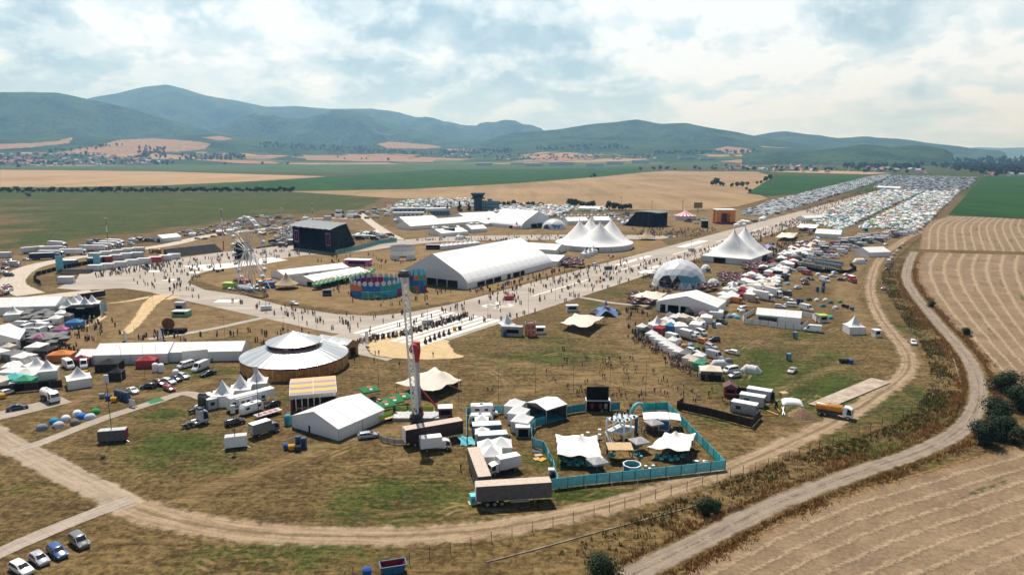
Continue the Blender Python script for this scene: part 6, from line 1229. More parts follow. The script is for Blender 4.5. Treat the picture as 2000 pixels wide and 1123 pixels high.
for a, c, lb in (((923, 854), (977, 851), 'blue grey container in the turquoise compound, closer to the motorhome'), ((932, 874), (990, 870), 'blue grey container in the turquoise compound, closer to the white popups')): A, B = G(*a), G(*c); KCB.place((A + B) / 2 + Vector((0, 1.2, 0)), ang(A, B), lb, 'container', 'site containers')
KOL = [(187, 529, 0), (211, 526, 0), (236, 522, 0), (258, 518, 0), (282, 515, 0), (304, 512, 2), (324, 509, 0), (185, 514, 1), (206, 511, 2), (227, 508, 0), (247, 505, 0), (268, 503, 0), (187, 504, 0), (208, 501, 0), (229, 498, 0), (250, 495, 0), (271, 493, 0), (340, 506, 0), (130, 553, 0), (138, 519, 1), (10, 503, 0), (640, 429, 0), (690, 424, 1)]
for x, y, k in KOL: o = (KCS, KCD, KCR)[k].place(G(x, y), .12, None, 'container', 'kiosk containers', (.8, .8, .8), mpp(x, y) > 3.4, 1.12); auto(o, ('white kiosk container', 'blue fronted kiosk container', 'red fronted kiosk container')[k], 'container', 'kiosk containers')
LAND += [(*G(250, 515)[:2], 'kiosk container rows'), (*G(380, 490)[:2], 'black grandstand')]

pag(1667, 650, 5.6, 2.7, 6.4, 'tall white peaked tent beside the perimeter road', .02, 'tall white peaked tent', sq=1.0); pag(155, 753, 5.8, 2.5, 5.6, 'white peaked tent with closed walls behind the dark fence', .62, 'closed peaked tent')
for x, y in ((134, 613), (146, 607), (157, 603), (168, 609), (182, 605)): pag(x, y, 5.4, 3.0, 6.4, None, .4)
for x, y, s in ((28, 624, 5.6), (75, 731, 5.2), (95, 737, 5.2), (597, 430, 5), (705, 465, 4.6), (716, 466, 4.6), (774, 434, 4.6), (1122, 508, 0), (849, 450, 4.6), (898, 468, 4.6), (1008, 435, 4), (1003, 440, 4), (1218, 440, 4.6), (1210, 434, 4.6), (1228, 437, 4.6), (1015, 428, 4), (925, 430, 5), (376, 462, 5), (430, 457, 6), (450, 455, 6)):
    if s: pag(x, y, s, 2.5, 5.4, None, .4)
for k in range(3): pag(1143 + k * 8, 502.5 - k * 3.2, 4.2, 2.5, 5.6, ('white peaked stall before the oval marquee, at the runway end', 'white peaked stall before the oval marquee, middle of three', 'white peaked stall before the oval marquee, at the runway grass')[k], .45)
for k in range(26):
    row = k // 9; x = 1092 + (k % 9) * 13 + row * 6; y = 424 + row * 4 - (k % 9) * .1; o = pag(x, y, 3.6, 1.6, 4.6, None, .4, roofm=M_CREAMW, wallm=M_CREAMW, group='cream bell tents'); AUTO.pop(); auto(o, 'cream bell tent', 'tent', 'cream bell tents')
LAND.append((*G(1160, 428)[:2], 'cream bell tent rows'))
PU = {}
def popup(px, py, s=3.2, col='white', label=None, rz=.35, sq=1.0, he=2.3, hp=3.5, sides=(1, 1, 1, 1)):
    c = {'white': (.76, .76, .75), 'red': (.36, .05, .06), 'blue': (.06, .22, .45), 'black': (.02, .02, .022), 'green': (.06, .30, .17), 'cream': (.62, .55, .46), 'dark red': (.2, .025, .04), 'orange': (.55, .2, .06), 'pink': (.5, .14, .36), 'turquoise': (.1, .45, .47), 'grey': (.2, .2, .2), 'yellow': (.66, .4, .03)}[col]
    key = (s, sq, he, hp, sides)
    if key not in PU: PU[key] = popup_kit(s, he, hp, sq=sq, sides=sides)
    o = PU[key].place(G(px, py), rz, label, 'market stall', 'popup market stalls', c, mpp(px, py) > 4.6)
    if not label: auto(o, f'{col} popup stall', 'market stall', 'popup market stalls')
    return o
for x, y in ((953, 893), (979, 889)): popup(x, y, 4.4, 'white', ('white popup tent in the compound close to the end on trailer' if x < 960 else 'white popup tent in the compound close to the pallets'), .05, 1, 2.6, 4.2)
popup(960, 907, 4.4, 'white', 'white popup tent in the compound close to the refrigerated van', .05, 1, 2.6, 4.2); popup(941, 838, 3.2, 'white', 'small white popup between the caravan and the container', .05); popup(942, 862, 3.2, 'white', 'small white popup between the two blue grey containers', .05)
for k, (x, y) in enumerate(((1006, 809), (1013, 824), (1020, 840))): popup(x, y, 4.2, 'white', ('white popup tent next to the motorhome awning', 'white popup tent in the middle of the compound corridor', 'white popup tent before the grey cool box')[k], -.35, 1.05, 2.7, 4.1)
ST = [(1253, 649, 'white'), (1262, 657, 'black'), (1272, 663, 'white'), (1280, 669, 'white'), (1289, 675, 'white'), (1298, 682, 'white'), (1307, 687, 'white'), (1316, 693, 'white'), (1326, 699, 'white'), (1337, 703, 'grey'), (1345, 712, 'cream'), (1357, 718, 'cream'), (1366, 722, 'green'), (1288, 652, 'red'), (1309, 647, 'blue'), (1276, 645, 'white'), (1300, 635, 'white'), (1310, 640, 'white'), (1316, 630, 'white'), (1325, 628, 'white'), (1307, 626, 'grey'), (1313, 676, 'white'), (1365, 707, 'white'), (1372, 622, 'dark red')]
for x, y, c in ST: popup(x, y, 3.3, c, None, -.62)
pag(1283, 645, 5.0, 2.4, 5.6, 'white peaked stall at the bend of the market row', .2, 'market row bend'); pag(1356, 611, 5.0, 2.4, 5.8, 'white peaked tent before the curtained openings', .2); pag(1432, 572, 5.0, 2.5, 5.6, 'white peaked tent beside the beige timber stall', .2)
popup(1387, 737, 6.0, 'cream', 'large beige market tent at the end of the stall row', -.15, .85, 2.6, 3.7, (0, 1, 1, 1)); LAND.append((*G(1387, 737)[:2], 'beige end stall'))
rg = random.Random(3)
LAND.append((*G(1500, 545)[:2], 'toilet rows'))
def in_px(poly, n, sp, seed):
    r = random.Random(seed); P = gp(poly); x0, x1 = min(p.x for p in P), max(p.x for p in P); y0, y1 = min(p.y for p in P), max(p.y for p in P); out = []; cell = {}
    for _ in range(n * 60):
        if len(out) >= n: break
        x, y = r.uniform(x0, x1), r.uniform(y0, y1)
        if not bool(in_poly(np.array([x]), np.array([y]), P)[0]): continue
        k = (int(x // max(sp, .01)), int(y // max(sp, .01)))
        if sp > 0 and any((x - a) ** 2 + (y - c) ** 2 < sp * sp for i in (-1, 0, 1) for j in (-1, 0, 1) for a, c in cell.get((k[0] + i, k[1] + j), ())): continue
        cell.setdefault(k, []).append((x, y)); out.append(Vector((x, y, 0)))
    return out
for p in in_px([(1425, 562), (1500, 520), (1560, 478), (1600, 470), (1590, 490), (1545, 520), (1520, 558), (1450, 590), (1400, 590)], 92, 4.4, 5): x, y = PX(p); popup(x, y, rg.choice((3.2, 4.2, 5)), rg.choice(('white', 'white', 'white', 'white', 'white', 'cream', 'grey', 'black', 'white', 'dark red')), None, rg.uniform(-.8, -.4))
for p in in_px([(1500, 560), (1530, 522), (1600, 478), (1690, 462), (1760, 452), (1790, 455), (1730, 470), (1690, 480), (1650, 490), (1630, 505), (1560, 515)], 120, 4.9, 6): x, y = PX(p); a = rg.uniform(-.7, -.3); d = Vector((math.cos(a), math.sin(a), 0)) * 2; q = p + d; veh(rg.choice(('panel', 'panel', 'window', 'boxvan', 'caravan', 'motorhome', 'estate', 'hatch', 'estate')), (x, y), PX(q), rg.choice(('white', 'white', 'white', 'silver', 'navy', 'white', 'black', 'red')))
for p in in_px([(320, 462), (440, 437), (505, 424), (575, 425), (600, 440), (560, 470), (470, 452), (400, 470)], 120, 4.2, 8): x, y = PX(p); a = .35 + rg.choice((0, 0, 3.14)) + rg.uniform(-.06, .06); veh(rg.choice(('hatch', 'estate', 'sedan', 'suv', 'window', 'panel')), (x, y), PX(p + Vector((math.cos(a) * 2, math.sin(a) * 2, 0))), rg.choice(('white', 'silver', 'grey', 'black', 'navy', 'red', 'white', 'silver')))
for p in in_px([(575, 445), (573, 470), (520, 480), (545, 462)], 18, 4.4, 9): x, y = PX(p); veh(rg.choice(('hatch', 'panel', 'window', 'estate')), (x, y), PX(p + Vector((1, .8, 0))), rg.choice(('white', 'silver', 'navy', 'black')))
for p in in_px([(600, 420), (700, 415), (740, 408), (760, 425), (700, 430)], 22, 6, 10): x, y = PX(p); veh(rg.choice(('hatch', 'panel', 'window', 'truck', 'boxvan')), (x, y), PX(p + Vector((2, -.3, 0))), rg.choice(('white', 'silver', 'dark red', 'black', 'navy')))
for poly, n, sd in (([(690, 470), (700, 450), (760, 462), (770, 470)], 16, 1), ([(0, 520), (60, 500), (50, 515), (0, 560)], 7, 2), ([(120, 480), (250, 466), (300, 470), (260, 480), (150, 492)], 14, 3), ([(1240, 430), (1180, 424), (1225, 418), (1250, 428)], 16, 4), ([(0, 640), (60, 628), (110, 640), (60, 665), (0, 660)], 12, 5), ([(560, 470), (540, 486), (575, 476)], 6, 6), ([(1330, 430), (1395, 424), (1390, 436), (1350, 440)], 8, 7)):
    for p in in_px(poly, n, 4.6, 60 + sd): x, y = PX(p); veh(rg.choice(('hatch', 'panel', 'window', 'estate', 'boxvan')), (x, y), PX(p + Vector((2, rg.uniform(-1, 1), 0))), rg.choice(('white', 'white', 'silver', 'navy', 'black', 'dark red')))
for poly, n, sd in (([(0, 690), (60, 650), (110, 680), (60, 740), (0, 760)], 16, 1), ([(690, 468), (720, 452), (765, 466)], 7, 2), ([(1290, 645), (1330, 620), (1420, 615), (1350, 650)], 12, 3), ([(840, 462), (960, 448), (930, 440), (860, 450)], 12, 4), ([(1440, 590), (1400, 610), (1360, 600), (1430, 570)], 9, 5), ([(1430, 440), (1500, 425), (1480, 436), (1440, 446)], 8, 6)):
    for p in in_px(poly, n, 5, 80 + sd): x, y = PX(p); popup(x, y, rg.choice((3.2, 4.2, 5)), rg.choice(('white', 'white', 'cream', 'grey', 'black', 'white')), None, rg.uniform(-.7, .4))
LAND += [(*G(500, 440)[:2], 'backstage car park'), (*G(660, 420)[:2], 'crew yard behind the stage')]
for x, y, s, c, q, lb in ((78, 672, 4.0, 'pink', .7, 'pink awning over a bar at the food court corner'), (122, 655, 4.0, 'pink', .7, 'pink awning beside the black bar parasols'), (147, 640, 5.5, 'blue', .6, 'blue awning before the black food court stage'), (110, 632, 4, 'white', 1, 'white stall roof beside the parked vans'), (120, 622, 4, 'white', 1, None), (132, 627, 3.6, 'grey', 1, None), (122, 704, 7, 'orange', .6, 'orange brown tent roof behind a white van'), (215, 722, 6.5, 'black', .7, 'black canopy before the long white tent'), (288, 716, 5.5, 'red', .6, 'bright red canopy before the long white tent'), (229, 741, 3.6, 'black', .8, 'black box tent on the grass'), (32, 752, 7, 'turquoise', .6, 'turquoise tent roof inside the dark fence'), (50, 756, 5, 'green', .7, 'green and tan tent inside the dark fence'), (160, 715, 5, 'dark red', .5, 'dark red flat tent roof behind the low side tent'), (60, 745, 4, 'white', 1, None), (45, 722, 4, 'grey', 1, None), (5, 676, 5, 'turquoise', .6, None)): popup(x, y, s, c, lb, .12, q)
o = popup(90, 668, 9, 'grey', 'grey striped bar roof between two pink awnings', .12, .8)
r = thing('concert_stage', 'small black stage in front of the food court peaked tents', 'stage', G(157, 622), .1, 'concert stages', 'food court stage')
for nm, b in (('roof', MB().box((0, 2.5, 3.9), (10, 6, .4))), ('back_wall', MB().box((0, 5.3, 0), (10, .3, 3.9))), ('platform', MB().box((0, 2.5, 0), (9.4, 5, .9))), ('side_wall', MB().box((-4.85, 2.6, .9), (.3, 5, 3))), ('side_wall', MB().box((4.85, 2.6, .9), (.3, 5, 3)))): part(nm, b, M_BLACK, r)
part('sign_strip', MB().box((.6, -.55, 3.95), (3, .08, .28)), M_WPAINT, r)
A, B = G(163, 587), G(197, 582); K['darktrailer'].place((A + B) / 2, ang(A, B), 'dark stage trailer behind the food court tents', 'trailer', GRP['trailer'], (.8, .8, .8), True, .78)
sheet('timber_deck', gp([(163, 640), (190, 632), (210, 618), (196, 617)]), .12, M_PALEWOOD, 'pale timber deck beside the food court stage')

booth('small booth with a white roof and red counter beside the tall ride', 870, 815, 3.2, 2.6, 2.6, M_DRED, M_WPAINT, rz=.1)
r = booth('dark red timber hut at the container yard entrance', 1425, 772, 3.0, 3.0, 2.4, M_DRED, flat('maroon_roof', (.12, .05, .06), .7, .3), 'hut', -.2, 'timber_hut', 'dark red hut'); part('gable_roof', MB().loft([[(-1.8, -1.8, 2.6), (1.8, -1.8, 2.6), (0, -1.8, 3.6)], [(-1.8, 1.8, 2.6), (1.8, 1.8, 2.6), (0, 1.8, 3.6)]]), MATS['maroon_roof'], r)
booth('grey trailer booth near the cream stretch tent on the grass', 1117, 608, 4.6, 2.2, 2.4, M_CREAMW, M_WPAINT, 'trailer', .1, 'trailer_booth'); booth('dark blue kiosk on the grass before the green parasols', 639, 577, 3.8, 2.4, 2.4, M_NAVY, M_DARK, rz=.2); booth('black and white bar container behind the arched hall', 846, 487, 9, 2.8, 2.9, M_BLACK, M_STEEL, 'bar', -.05); booth('turquoise kiosk by the campsite road', 1690, 452, 3, 3, 2.6, M_TURQD, M_TURQ); booth('yellow roofed kitchen cabin beside the white canvas fence', 1605, 628, 3.2, 3.0, 2.5, M_CREAMW, M_LIME, rz=.1)
booth('white generator trailer beside the tall peaked tent', 1711, 657, 2.2, 2.2, 2.3, M_WPAINT, M_WPAINT, 'trailer', .1, 'trailer_booth'); booth('light green recycling booth with a grey cabin on the grass', 355, 617, 6, 4, 2.0, flat('pale_green_boards', (.16, .42, .20), .7, .3), M_STEEL, land='green recycling booth'); booth('grey cabin standing on the green recycling booth', 353, 608, 3.6, 2.4, 3.6, flat('pale_grey_cabin', (.40, .44, .48), .6, .3), M_STEEL)
booth('pink bar booth roofed in white beside the long bar tents', 700, 518, 14, 5, 3.2, M_PINK, M_WPAINT, 'bar', -.15, 'bar_tent', 'pink bar', 1.0); booth('black drum bar before the twin gabled tent', 878, 459, 8, 6, 5, M_BLACK, M_DARK, 'bar'); booth('white ticket counter by the runway shrubs', 1000, 655, 7.2, 2.4, 3.2, flat('grey_trailer_side', (.36, .35, .33), .6, .3), M_STEEL, 'trailer', -.15, 'trailer_booth', 'grey sales trailer'); booth('white trailer beside the orange drum', 1054, 651, 3.6, 2.0, 2.2, M_WPAINT, M_WPAINT, 'trailer', .1, 'trailer_booth')
pag(990, 645, 5, 2.4, 6.2, 'white peaked tent with an orange emblem beside the grey sales trailer', .4, 'emblem peaked tent', walls=False)
r = thing('drum_tower', 'round orange and red printed drum booth on the meadow', 'booth', G(1036, 655), 0, None, 'orange drum'); rd = 10.5 / mpp(1036, 655)
m = bpy.data.materials.new('printed_drum'); m.use_nodes = True; b = NB(m.node_tree); q = b.new('ShaderNodeTexCoord').outputs['Object']; b.out(b.mix(b.mr(b.noise(q, 1.1, 3), .47, .53), (.42, .05, .07), (.6, .24, .06)), .5, .4)
part('drum', MB().lathe((0, 0, 0), [(rd, 0), (rd, 4.4)], 28, caps=(True, True)), m, r); part('rim', MB().lathe((0, 0, 0), [(rd * 1.03, 4.2), (rd * 1.03, 4.9), (rd * .95, 4.9)], 28), M_STEEL, r); part('hoop', MB().lathe((0, 0, 0), [(rd * 1.015, 2.1), (rd * 1.03, 2.25), (rd * 1.015, 2.4)], 28), M_STEEL, r)
def star_tent(label, px, py, R, h, col, emb, land=None):
    c = G(px, py); r = thing('star_tent', label, 'tent', c, .3, None, land); V = [(0, 0, h)]; N = 60
    for j in range(1, 9):
        for i in range(N):
            t = 2 * math.pi * i / N; lobe = (.5 + .5 * math.cos(5 * t)) ** 1.6; rr = (R * .62 + R * .45 * lobe) * (j / 8) ** 1.25; z = h * (1 - (j / 8) ** .62) * (1 - .0 * lobe) + (1 - lobe) * 2.3 * (j / 8) ** 2; V.append((rr * math.cos(t), rr * math.sin(t), z))
    mb = MB().add(V, [(0, 1 + i, 1 + (i + 1) % N) for i in range(N)] + [(1 + j * N + i, 1 + (j + 1) * N + i, 1 + (j + 1) * N + (i + 1) % N, 1 + j * N + (i + 1) % N) for j in range(7) for i in range(N)]); part('canopy', mb, col, r, True); part('pole', MB().tube((0, 0, 0), (0, 0, h + .1), .08), M_STEEL, r)
    if emb: part('emblem', MB().tube((.0, -R * .22, h * .55), (0, -R * .22 - .06, h * .60), .7, n=14), emb, r)
star_tent('blue star shaped tent with an orange emblem on the meadow', 1183, 614, 6.4, 6.0, flat('blue_star_canvas', (.10, .18, .36), .7, .3), M_ORANGE, 'blue star tent'); star_tent('lilac star shaped tent behind the twin peaked marquee', 1502, 486, 6, 5.5, flat('lilac_canvas', (.30, .32, .52), .7, .3), None); star_tent('yellow star shaped tent among the food stalls', 1585, 493, 5, 6, flat('yellow_canvas', (.70, .40, .03), .7, .3), None, 'yellow star tent')
def tipi(label, px, py, R, h, mat, land, he=2.2, striped=None):
    c = G(px, py); r = thing('round_tent', label, 'tent', c, 0, 'round tents', land); part('roof', MB().lathe((0, 0, 0), [(R, he - .3), (R * 1.02, he), (R * .62, he + (h - he) * .2), (R * .3, he + (h - he) * .52), (R * .1, he + (h - he) * .84), (.05, h)], 30), mat, r, True); part('pole', MB().tube((0, 0, 0), (0, 0, h + .8), .1), M_DARK, r)
    for k in range(10): t = k * .628; part('leg', MB().tube((R * .97 * math.cos(t), R * .97 * math.sin(t), 0), (R * .97 * math.cos(t), R * .97 * math.sin(t), he), .06, n=5), M_DARK, r)
    if striped: part('wall', MB().lathe((0, 0, 0), [(R * .98, 0), (R * .98, he)], 30), striped, r)
tipi('tan tipi tent at the foot of the ferris wheel', 560, 563, 22 / mpp(560, 565), 7.6, M_TAN, 'tan tipi'); tipi('tan tipi tent at the grass beside the oval marquee', 1263, 468, 16 / mpp(1263, 468), 7, M_TAN, 'tan tipi by the runway'); tipi('small tan tipi between the long white tents', 836, 427, 6, 9, M_TAN, None)
m = bpy.data.materials.new('circus_stripes'); m.use_nodes = True; b = NB(m.node_tree); q = b.new('ShaderNodeSeparateXYZ', {0: b.new('ShaderNodeTexCoord').outputs['Object']}); f = b.math('GREATER_THAN', b.math('FRACT', b.math('MULTIPLY', b.math('ARCTAN2', q.outputs[1], q.outputs[0]), 16 / 6.2832)), .5); b.out(b.mix(f, (.76, .74, .72), (.42, .03, .05)), .7, .2)
tipi('red and white striped circus tent before the wheat field', 1338, 429, 21 / mpp(1338, 429), 9.5, m, 'striped circus tent', 4.0, M_TENTG); tipi('small red and white striped tent beside the far arched hall', 1009, 447, 3.4, 6, m, None, 2.4, M_TENTG)
r = thing('video_screen', 'large black video screen on a black bar container', 'screen', G(1168, 803), -.03, None, 'black video screen'); mS = mpp(1168, 803); w = 47 / mS
part('container', MB().box((0, 1.2, 0), (w, 2.5, 2.6)), M_BLACK, r); part('screen', MB().box((-.15, .6, 2.75), (w * .92, .35, 3.3)), M_BLACK, r); part('roof_edge', MB().box((0, 1.2, 2.6), (w + .1, 2.6, .1)), M_WPAINT, r)
for x in (-1, 1): part('frame_post', MB().box((x * w / 2, -.1, 0), (.16, .16, 2.6)), M_WPAINT, r)
for x in (-.25, .1, .32): part('poster', MB().box((x * w, -.1, .7), (.7, .06, 1.3)), (M_STEEL, M_DRED, M_PINK)[int(x * 10) % 3], r)
r = thing('video_screen', 'black screen panel standing behind the ferris wheel', 'screen', G(472, 505), .1); part('screen', MB().box((0, 0, 0), (26 / mpp(472, 505), .8, hgt(472, 505, 474))), M_BLACK, r); part('support', MB().box((0, 1.6, 0), (4, 2, 4)), M_DARK, r)
r = thing('hoarding', 'dark square hoarding on a post at the wheat field edge', 'sign', G(1363, 416)); part('board', MB().box((0, 0, 5), (9, .4, 6)), M_WOOD, r); part('post', MB().box((0, .4, 0), (.6, .4, 6)), M_DARK, r)
r = thing('grandstand', 'tiered black grandstand facing the concrete apron', 'grandstand', G(385, 497), ang(G(335, 500), G(440, 488)), None)
for k in range(8): part('tier', MB().box((0, k * 1.1, 0), (105 / mpp(385, 497), 1.08, .6 + k * .55)), M_DARK, r)
r = thing('grandstand', 'low dark seating stand beside the kiosk containers', 'grandstand', G(143, 535), .1, None)
for k in range(4): part('tier', MB().box((0, k * 1.2, 0), (16, 1.15, .5 + k * .5)), M_DARK, r)
def deck():
    P, Q, R = G(1184, 863), G(1218, 869), G(1244, 856); u, v = Q - P, R - Q; r = thing('scaffold_tower', 'white two storey scaffold deck with dancers on its roof', 'scaffold', P, 0, None, 'white scaffold deck'); h = hgt(1218, 869, 825); at = lambda a, b, z: u * a + v * b + Vector((0, 0, z))
    for a in (0, 1):
        for b_ in (0, .5, 1): part('column', MB().bar(at(a, b_, 0), at(a, b_, h), .32), M_WPAINT, r)
    for z in (h * .5, h):
        for a, b_, c, d in ((0, 0, 1, 0), (1, 0, 1, 1), (1, 1, 0, 1), (0, 1, 0, 0)): part('beam', MB().bar(at(a, b_, z), at(c, d, z), .3), M_WPAINT, r)
        part('platform', MB().add([at(0, 0, z), at(1, 0, z), at(1, 1, z), at(0, 1, z), at(0, 0, z + .12), at(1, 0, z + .12), at(1, 1, z + .12), at(0, 1, z + .12)], [(3, 2, 1, 0), (4, 5, 6, 7), (0, 1, 5, 4), (1, 2, 6, 5), (2, 3, 7, 6), (3, 0, 4, 7)]), flat('deck_boards', (.5, .55, .58), .7, .2), r)
    for k in range(3): part('staircase', MB().bar(at(-.02 + k * .02, -.05, h * .5), at(.75, -.42 - k * .02, .1), .12 + .5 * (k == 1), .12), M_WPAINT, r)
    part('poster_wall', MB().bar(at(1.03, .75, h * .5), at(1.03, .98, h * .5), .1, h * .9), M_NAVY, r); part('railing', MB().bar(at(0, 0, h * .5 + .9), at(0, 1, h * .5 + .9), .06), M_WPAINT, r)
    for k in range(14):
        a, b_ = ((k / 4, 0), (1, (k - 4) / 4), ((10 - k) / 4, 1), (0, (14 - k) / 4))[min(k // 4, 3)] if k < 12 else (0, (14 - k) / 3); a, b_ = min(max(a, 0), 1), min(max(b_, 0), 1); p = P + at(a * .96 + .02, b_ * .96 + .02, h + .13); o = solo('floodlight', MB().box((0, 0, 0), (.4, .3, .35)).tube((0, -.15, .18), (0, -.3, .18), .16, n=8), M_BLACK if k % 2 else M_TURQ, 'small lamp on the rim of the white scaffold deck', 'lamp', p, k, 'lamps on the scaffold deck rim')
    return P, u, v, h
DECK = deck()
hall('white canopy stage with a turquoise skirt and open sides', G(1029, 813), G(1067, 829), G(1098, 813), eave=3.5, ridge=4.3, og=[(.04, .96, 3.1)], os1=[(.04, .96, 3.0)], ob=[], gablem=M_DARK, wallm=M_DARK, land='white canopy stage', floor=M_TURQD, name='canopy_stage', cat='stage')  # dark wall colour stands in for the shade under the canopy
r = thing('pergola', 'timber pergola with a slatted roof in the turquoise compound', 'pergola', G(1212, 903), 0, None, 'timber pergola'); A, B = G(1190, 905), G(1236, 905); wd = (B - A).length
for x in (-1, 1):
    for y in (0, 3.4): part('post', MB().box((x * wd / 2, y, 0), (.2, .2, 2.6)), M_WOOD, r)
part('beam', MB().box((0, 0, 2.6), (wd + .4, .15, .2)), M_WOOD, r); part('beam', MB().box((0, 3.4, 2.6), (wd + .4, .15, .2)), M_WOOD, r)
part('roof_slats', MB().grid(lambda a, c: (-wd / 2 - .2 + (wd + .4) * a, -.3 + 4.0 * c, 2.82 + .05 * (int(a * 22) % 2)), 22, 1), M_PALEWOOD, r)
r = thing('pool_bar', 'octagonal turquoise bar pen with a white rim', 'bar', G(1234, 917), 0, None, 'octagonal pen'); ra = 17.5 / mpp(1234, 915)
for k in range(8): t0, t1 = math.pi / 4 * k + .39, math.pi / 4 * (k + 1) + .39; a, c = Vector((ra * math.cos(t0), ra * math.sin(t0), .6)), Vector((ra * math.cos(t1), ra * math.sin(t1), .6)); part('panel', MB().bar(a, c, .08, 1.15), M_BLUE if k == 4 else M_TURQ, r); part('rim', MB().bar(a + Vector((0, 0, .62)), c + Vector((0, 0, .62)), .22, .08), M_WPAINT, r)
r = thing('mobile_bar', 'white mobile bar with two raised wing roofs and a blue front panel', 'bar', G(1296, 838), -.12, None, 'winged mobile bar')
for nm, b_, m in (('body', MB().box((0, 1.5, 0), (2.4, 5, 2.7)), M_WPAINT), ('front_panel', MB().box((0, -1.03, .3), (2.1, .06, 2.1)), M_BLUE), ('roof_glass', MB().box((0, 1.5, 2.7), (2.2, 5, .08)), M_TENTG), ('wing_roof', MB().bar((-1.3, 1.5, 2.75), (-4.6, 1.5, 2.4), 4.4, .1), M_WPAINT), ('wing_roof', MB().bar((1.3, 1.5, 2.75), (3.8, 1.5, 2.5), 4.4, .1), M_WPAINT), ('bar_top', MB().box((-2.2, .2, 1.0), (1.6, 3, .1)), M_PALEWOOD)): part(nm, b_, m, r)
for x, y in ((-4.4, -.4), (-4.4, 3.4), (3.6, -.4), (3.6, 3.4)): part('prop', MB().tube((x, y, 0), (x, y, 2.45), .05, n=6), M_STEEL, r)
r = thing('inflatable_arch', 'turquoise inflatable arch at the compound entrance', 'arch', G(1246, 808), .5); part('tube', MB().loft([[((2.0 * math.cos(a)) * 1 + .42 * math.cos(a) * math.cos(q), .42 * math.sin(q), 2.6 * math.sin(a) + .42 * math.sin(a) * math.cos(q)) for q in [i * .785 for i in range(8)]] for a in [math.pi * k / 14 for k in range(15)]]), M_TURQ, r, True); part('foot', MB().box((-2, 0, 0), (1, 1, .12)), M_TURQD, r); part('foot', MB().box((2, 0, 0), (1, 1, .12)), M_TURQD, r)
solo('fallen_banner', MB().grid(lambda a, c: (-1.6 + 3.2 * a + .3 * math.sin(c * 5), -1.2 + 2.4 * c, .15 + 1.5 * c * (1 - .5 * a) + .15 * math.sin(a * 11 + c * 4)), 10, 8), M_TURQ, 'crumpled turquoise banner outside the compound corner', 'banner', G(911, 866), .2)
def printed(name, base, disc, mark):
    m = bpy.data.materials.new(name); m.use_nodes = True; b = NB(m.node_tree); q = b.new('ShaderNodeTexCoord').outputs['Object']; x = b.new('ShaderNodeSeparateXYZ', {0: q}); r = b.math('SQRT', b.math('ADD', b.math('POWER', x.outputs[0], 2.0), b.math('POWER', x.outputs[1], 2.0)))
    c = b.mix(b.mr(r, .62, .68), disc, base); k = b.math('MULTIPLY', b.mr(b.math('ABSOLUTE', b.math('SUBTRACT', r, 1.25)), .3, .24), b.mr(b.math('ABSOLUTE', x.outputs[0]), .45, .4)); b.out(b.mix(k, c, mark), .8, .2); return m
UK = {'grey': umbrella_kit(3.4, flat('grey_parasol_cloth', (.34, .33, .34), .8, .2), square=True), 'green': umbrella_kit(4.4, printed('green_print', (.015, .16, .055), (.55, .10, .09), (.6, .62, .58)), square=True, h=2.5, drop=.3), 'plum': umbrella_kit(3.6, printed('plum_print', (.045, .016, .026), (.16, .05, .05), (.5, .44, .44)), square=True, h=2.4), 'dark': umbrella_kit(3.4, M_DARK, square=True, h=2.4), 'white': umbrella_kit(3.4, M_WPAINT, square=True)}
def brolly(col, px, py, label=None, rz=.4, z=None):
    o = UK[col].place(G(px, py), rz, label, 'parasol', f'{col} parasols', (.8, .8, .8), mpp(px, py) > 3.4)
    if not label: auto(o, f'{col} square parasol', 'parasol', f'{col} parasols')
for x, y, lb in ((1276, 843, 'grey square parasol beside the winged mobile bar'), (1247, 880, 'grey square parasol beside the timber pergola'), (1166, 920, 'grey square parasol before the white stretch tent')): brolly('grey', x, y, lb)
for x, y in ((768, 800), (786, 792), (722, 778), (752, 808)): brolly('green', x, y, None, .55)
m = flat('round_parasol_logo', (.62, .16, .14), .7, .2)
KB = bench_set_kit()
for k, (x, y) in enumerate(((772, 812), (782, 806), (760, 816), (792, 798), (776, 798), (738, 784), (748, 820))): auto(KB.place(G(x, y), .5 + k, None, 'table', 'beer tables'), 'pale timber beer table', 'table', 'beer tables')
for j in range(2):
    for k in range(7): brolly('green', 622 + k * 9.0 - j * 3, 560.5 - k * 2.2 + j * 4.5, None, .3)
    for k in range(6): brolly('green', 683 + k * 8.6 - j * 3, 546 - k * 2.1 + j * 4, None, .3)
for x0, y0, x1, y1, n, sd in ((1230, 580, 1276, 602, 14, 1), (1408, 541, 1446, 558, 18, 2), (1455, 519, 1492, 533, 18, 3), (1364, 562, 1394, 571, 10, 4), (1098, 511, 1137, 523, 16, 5), (1553, 480, 1580, 490, 12, 6), (1562, 452, 1585, 462, 8, 7)):
    for p in in_px([(x0, y0), (x1, y0), (x1, y1), (x0, y1)], n, 3.3, sd): brolly('plum', *PX(p))
for p in in_px([(50, 618), (105, 615), (100, 632), (45, 632)], 10, 3.4, 11): brolly('dark', *PX(p))
for p in in_px([(90, 672), (125, 662), (130, 676), (95, 684)], 6, 3.4, 12): brolly('dark', *PX(p))
for x, y in ((1262, 538), (1270, 541), (1275, 537), (1255, 541)): brolly('white', x, y)
def stool(px, py, mat, lb): solo('cube_seat', MB().loft([[(x * a, y * a, z) for x, y in ((-1, -1), (1, -1), (1, 1), (-1, 1))] for a, z in ((.27, 0), (.30, .06), (.30, .42), (.26, .48))]), mat, lb, 'seat', G(px, py), px, 'cube seats')
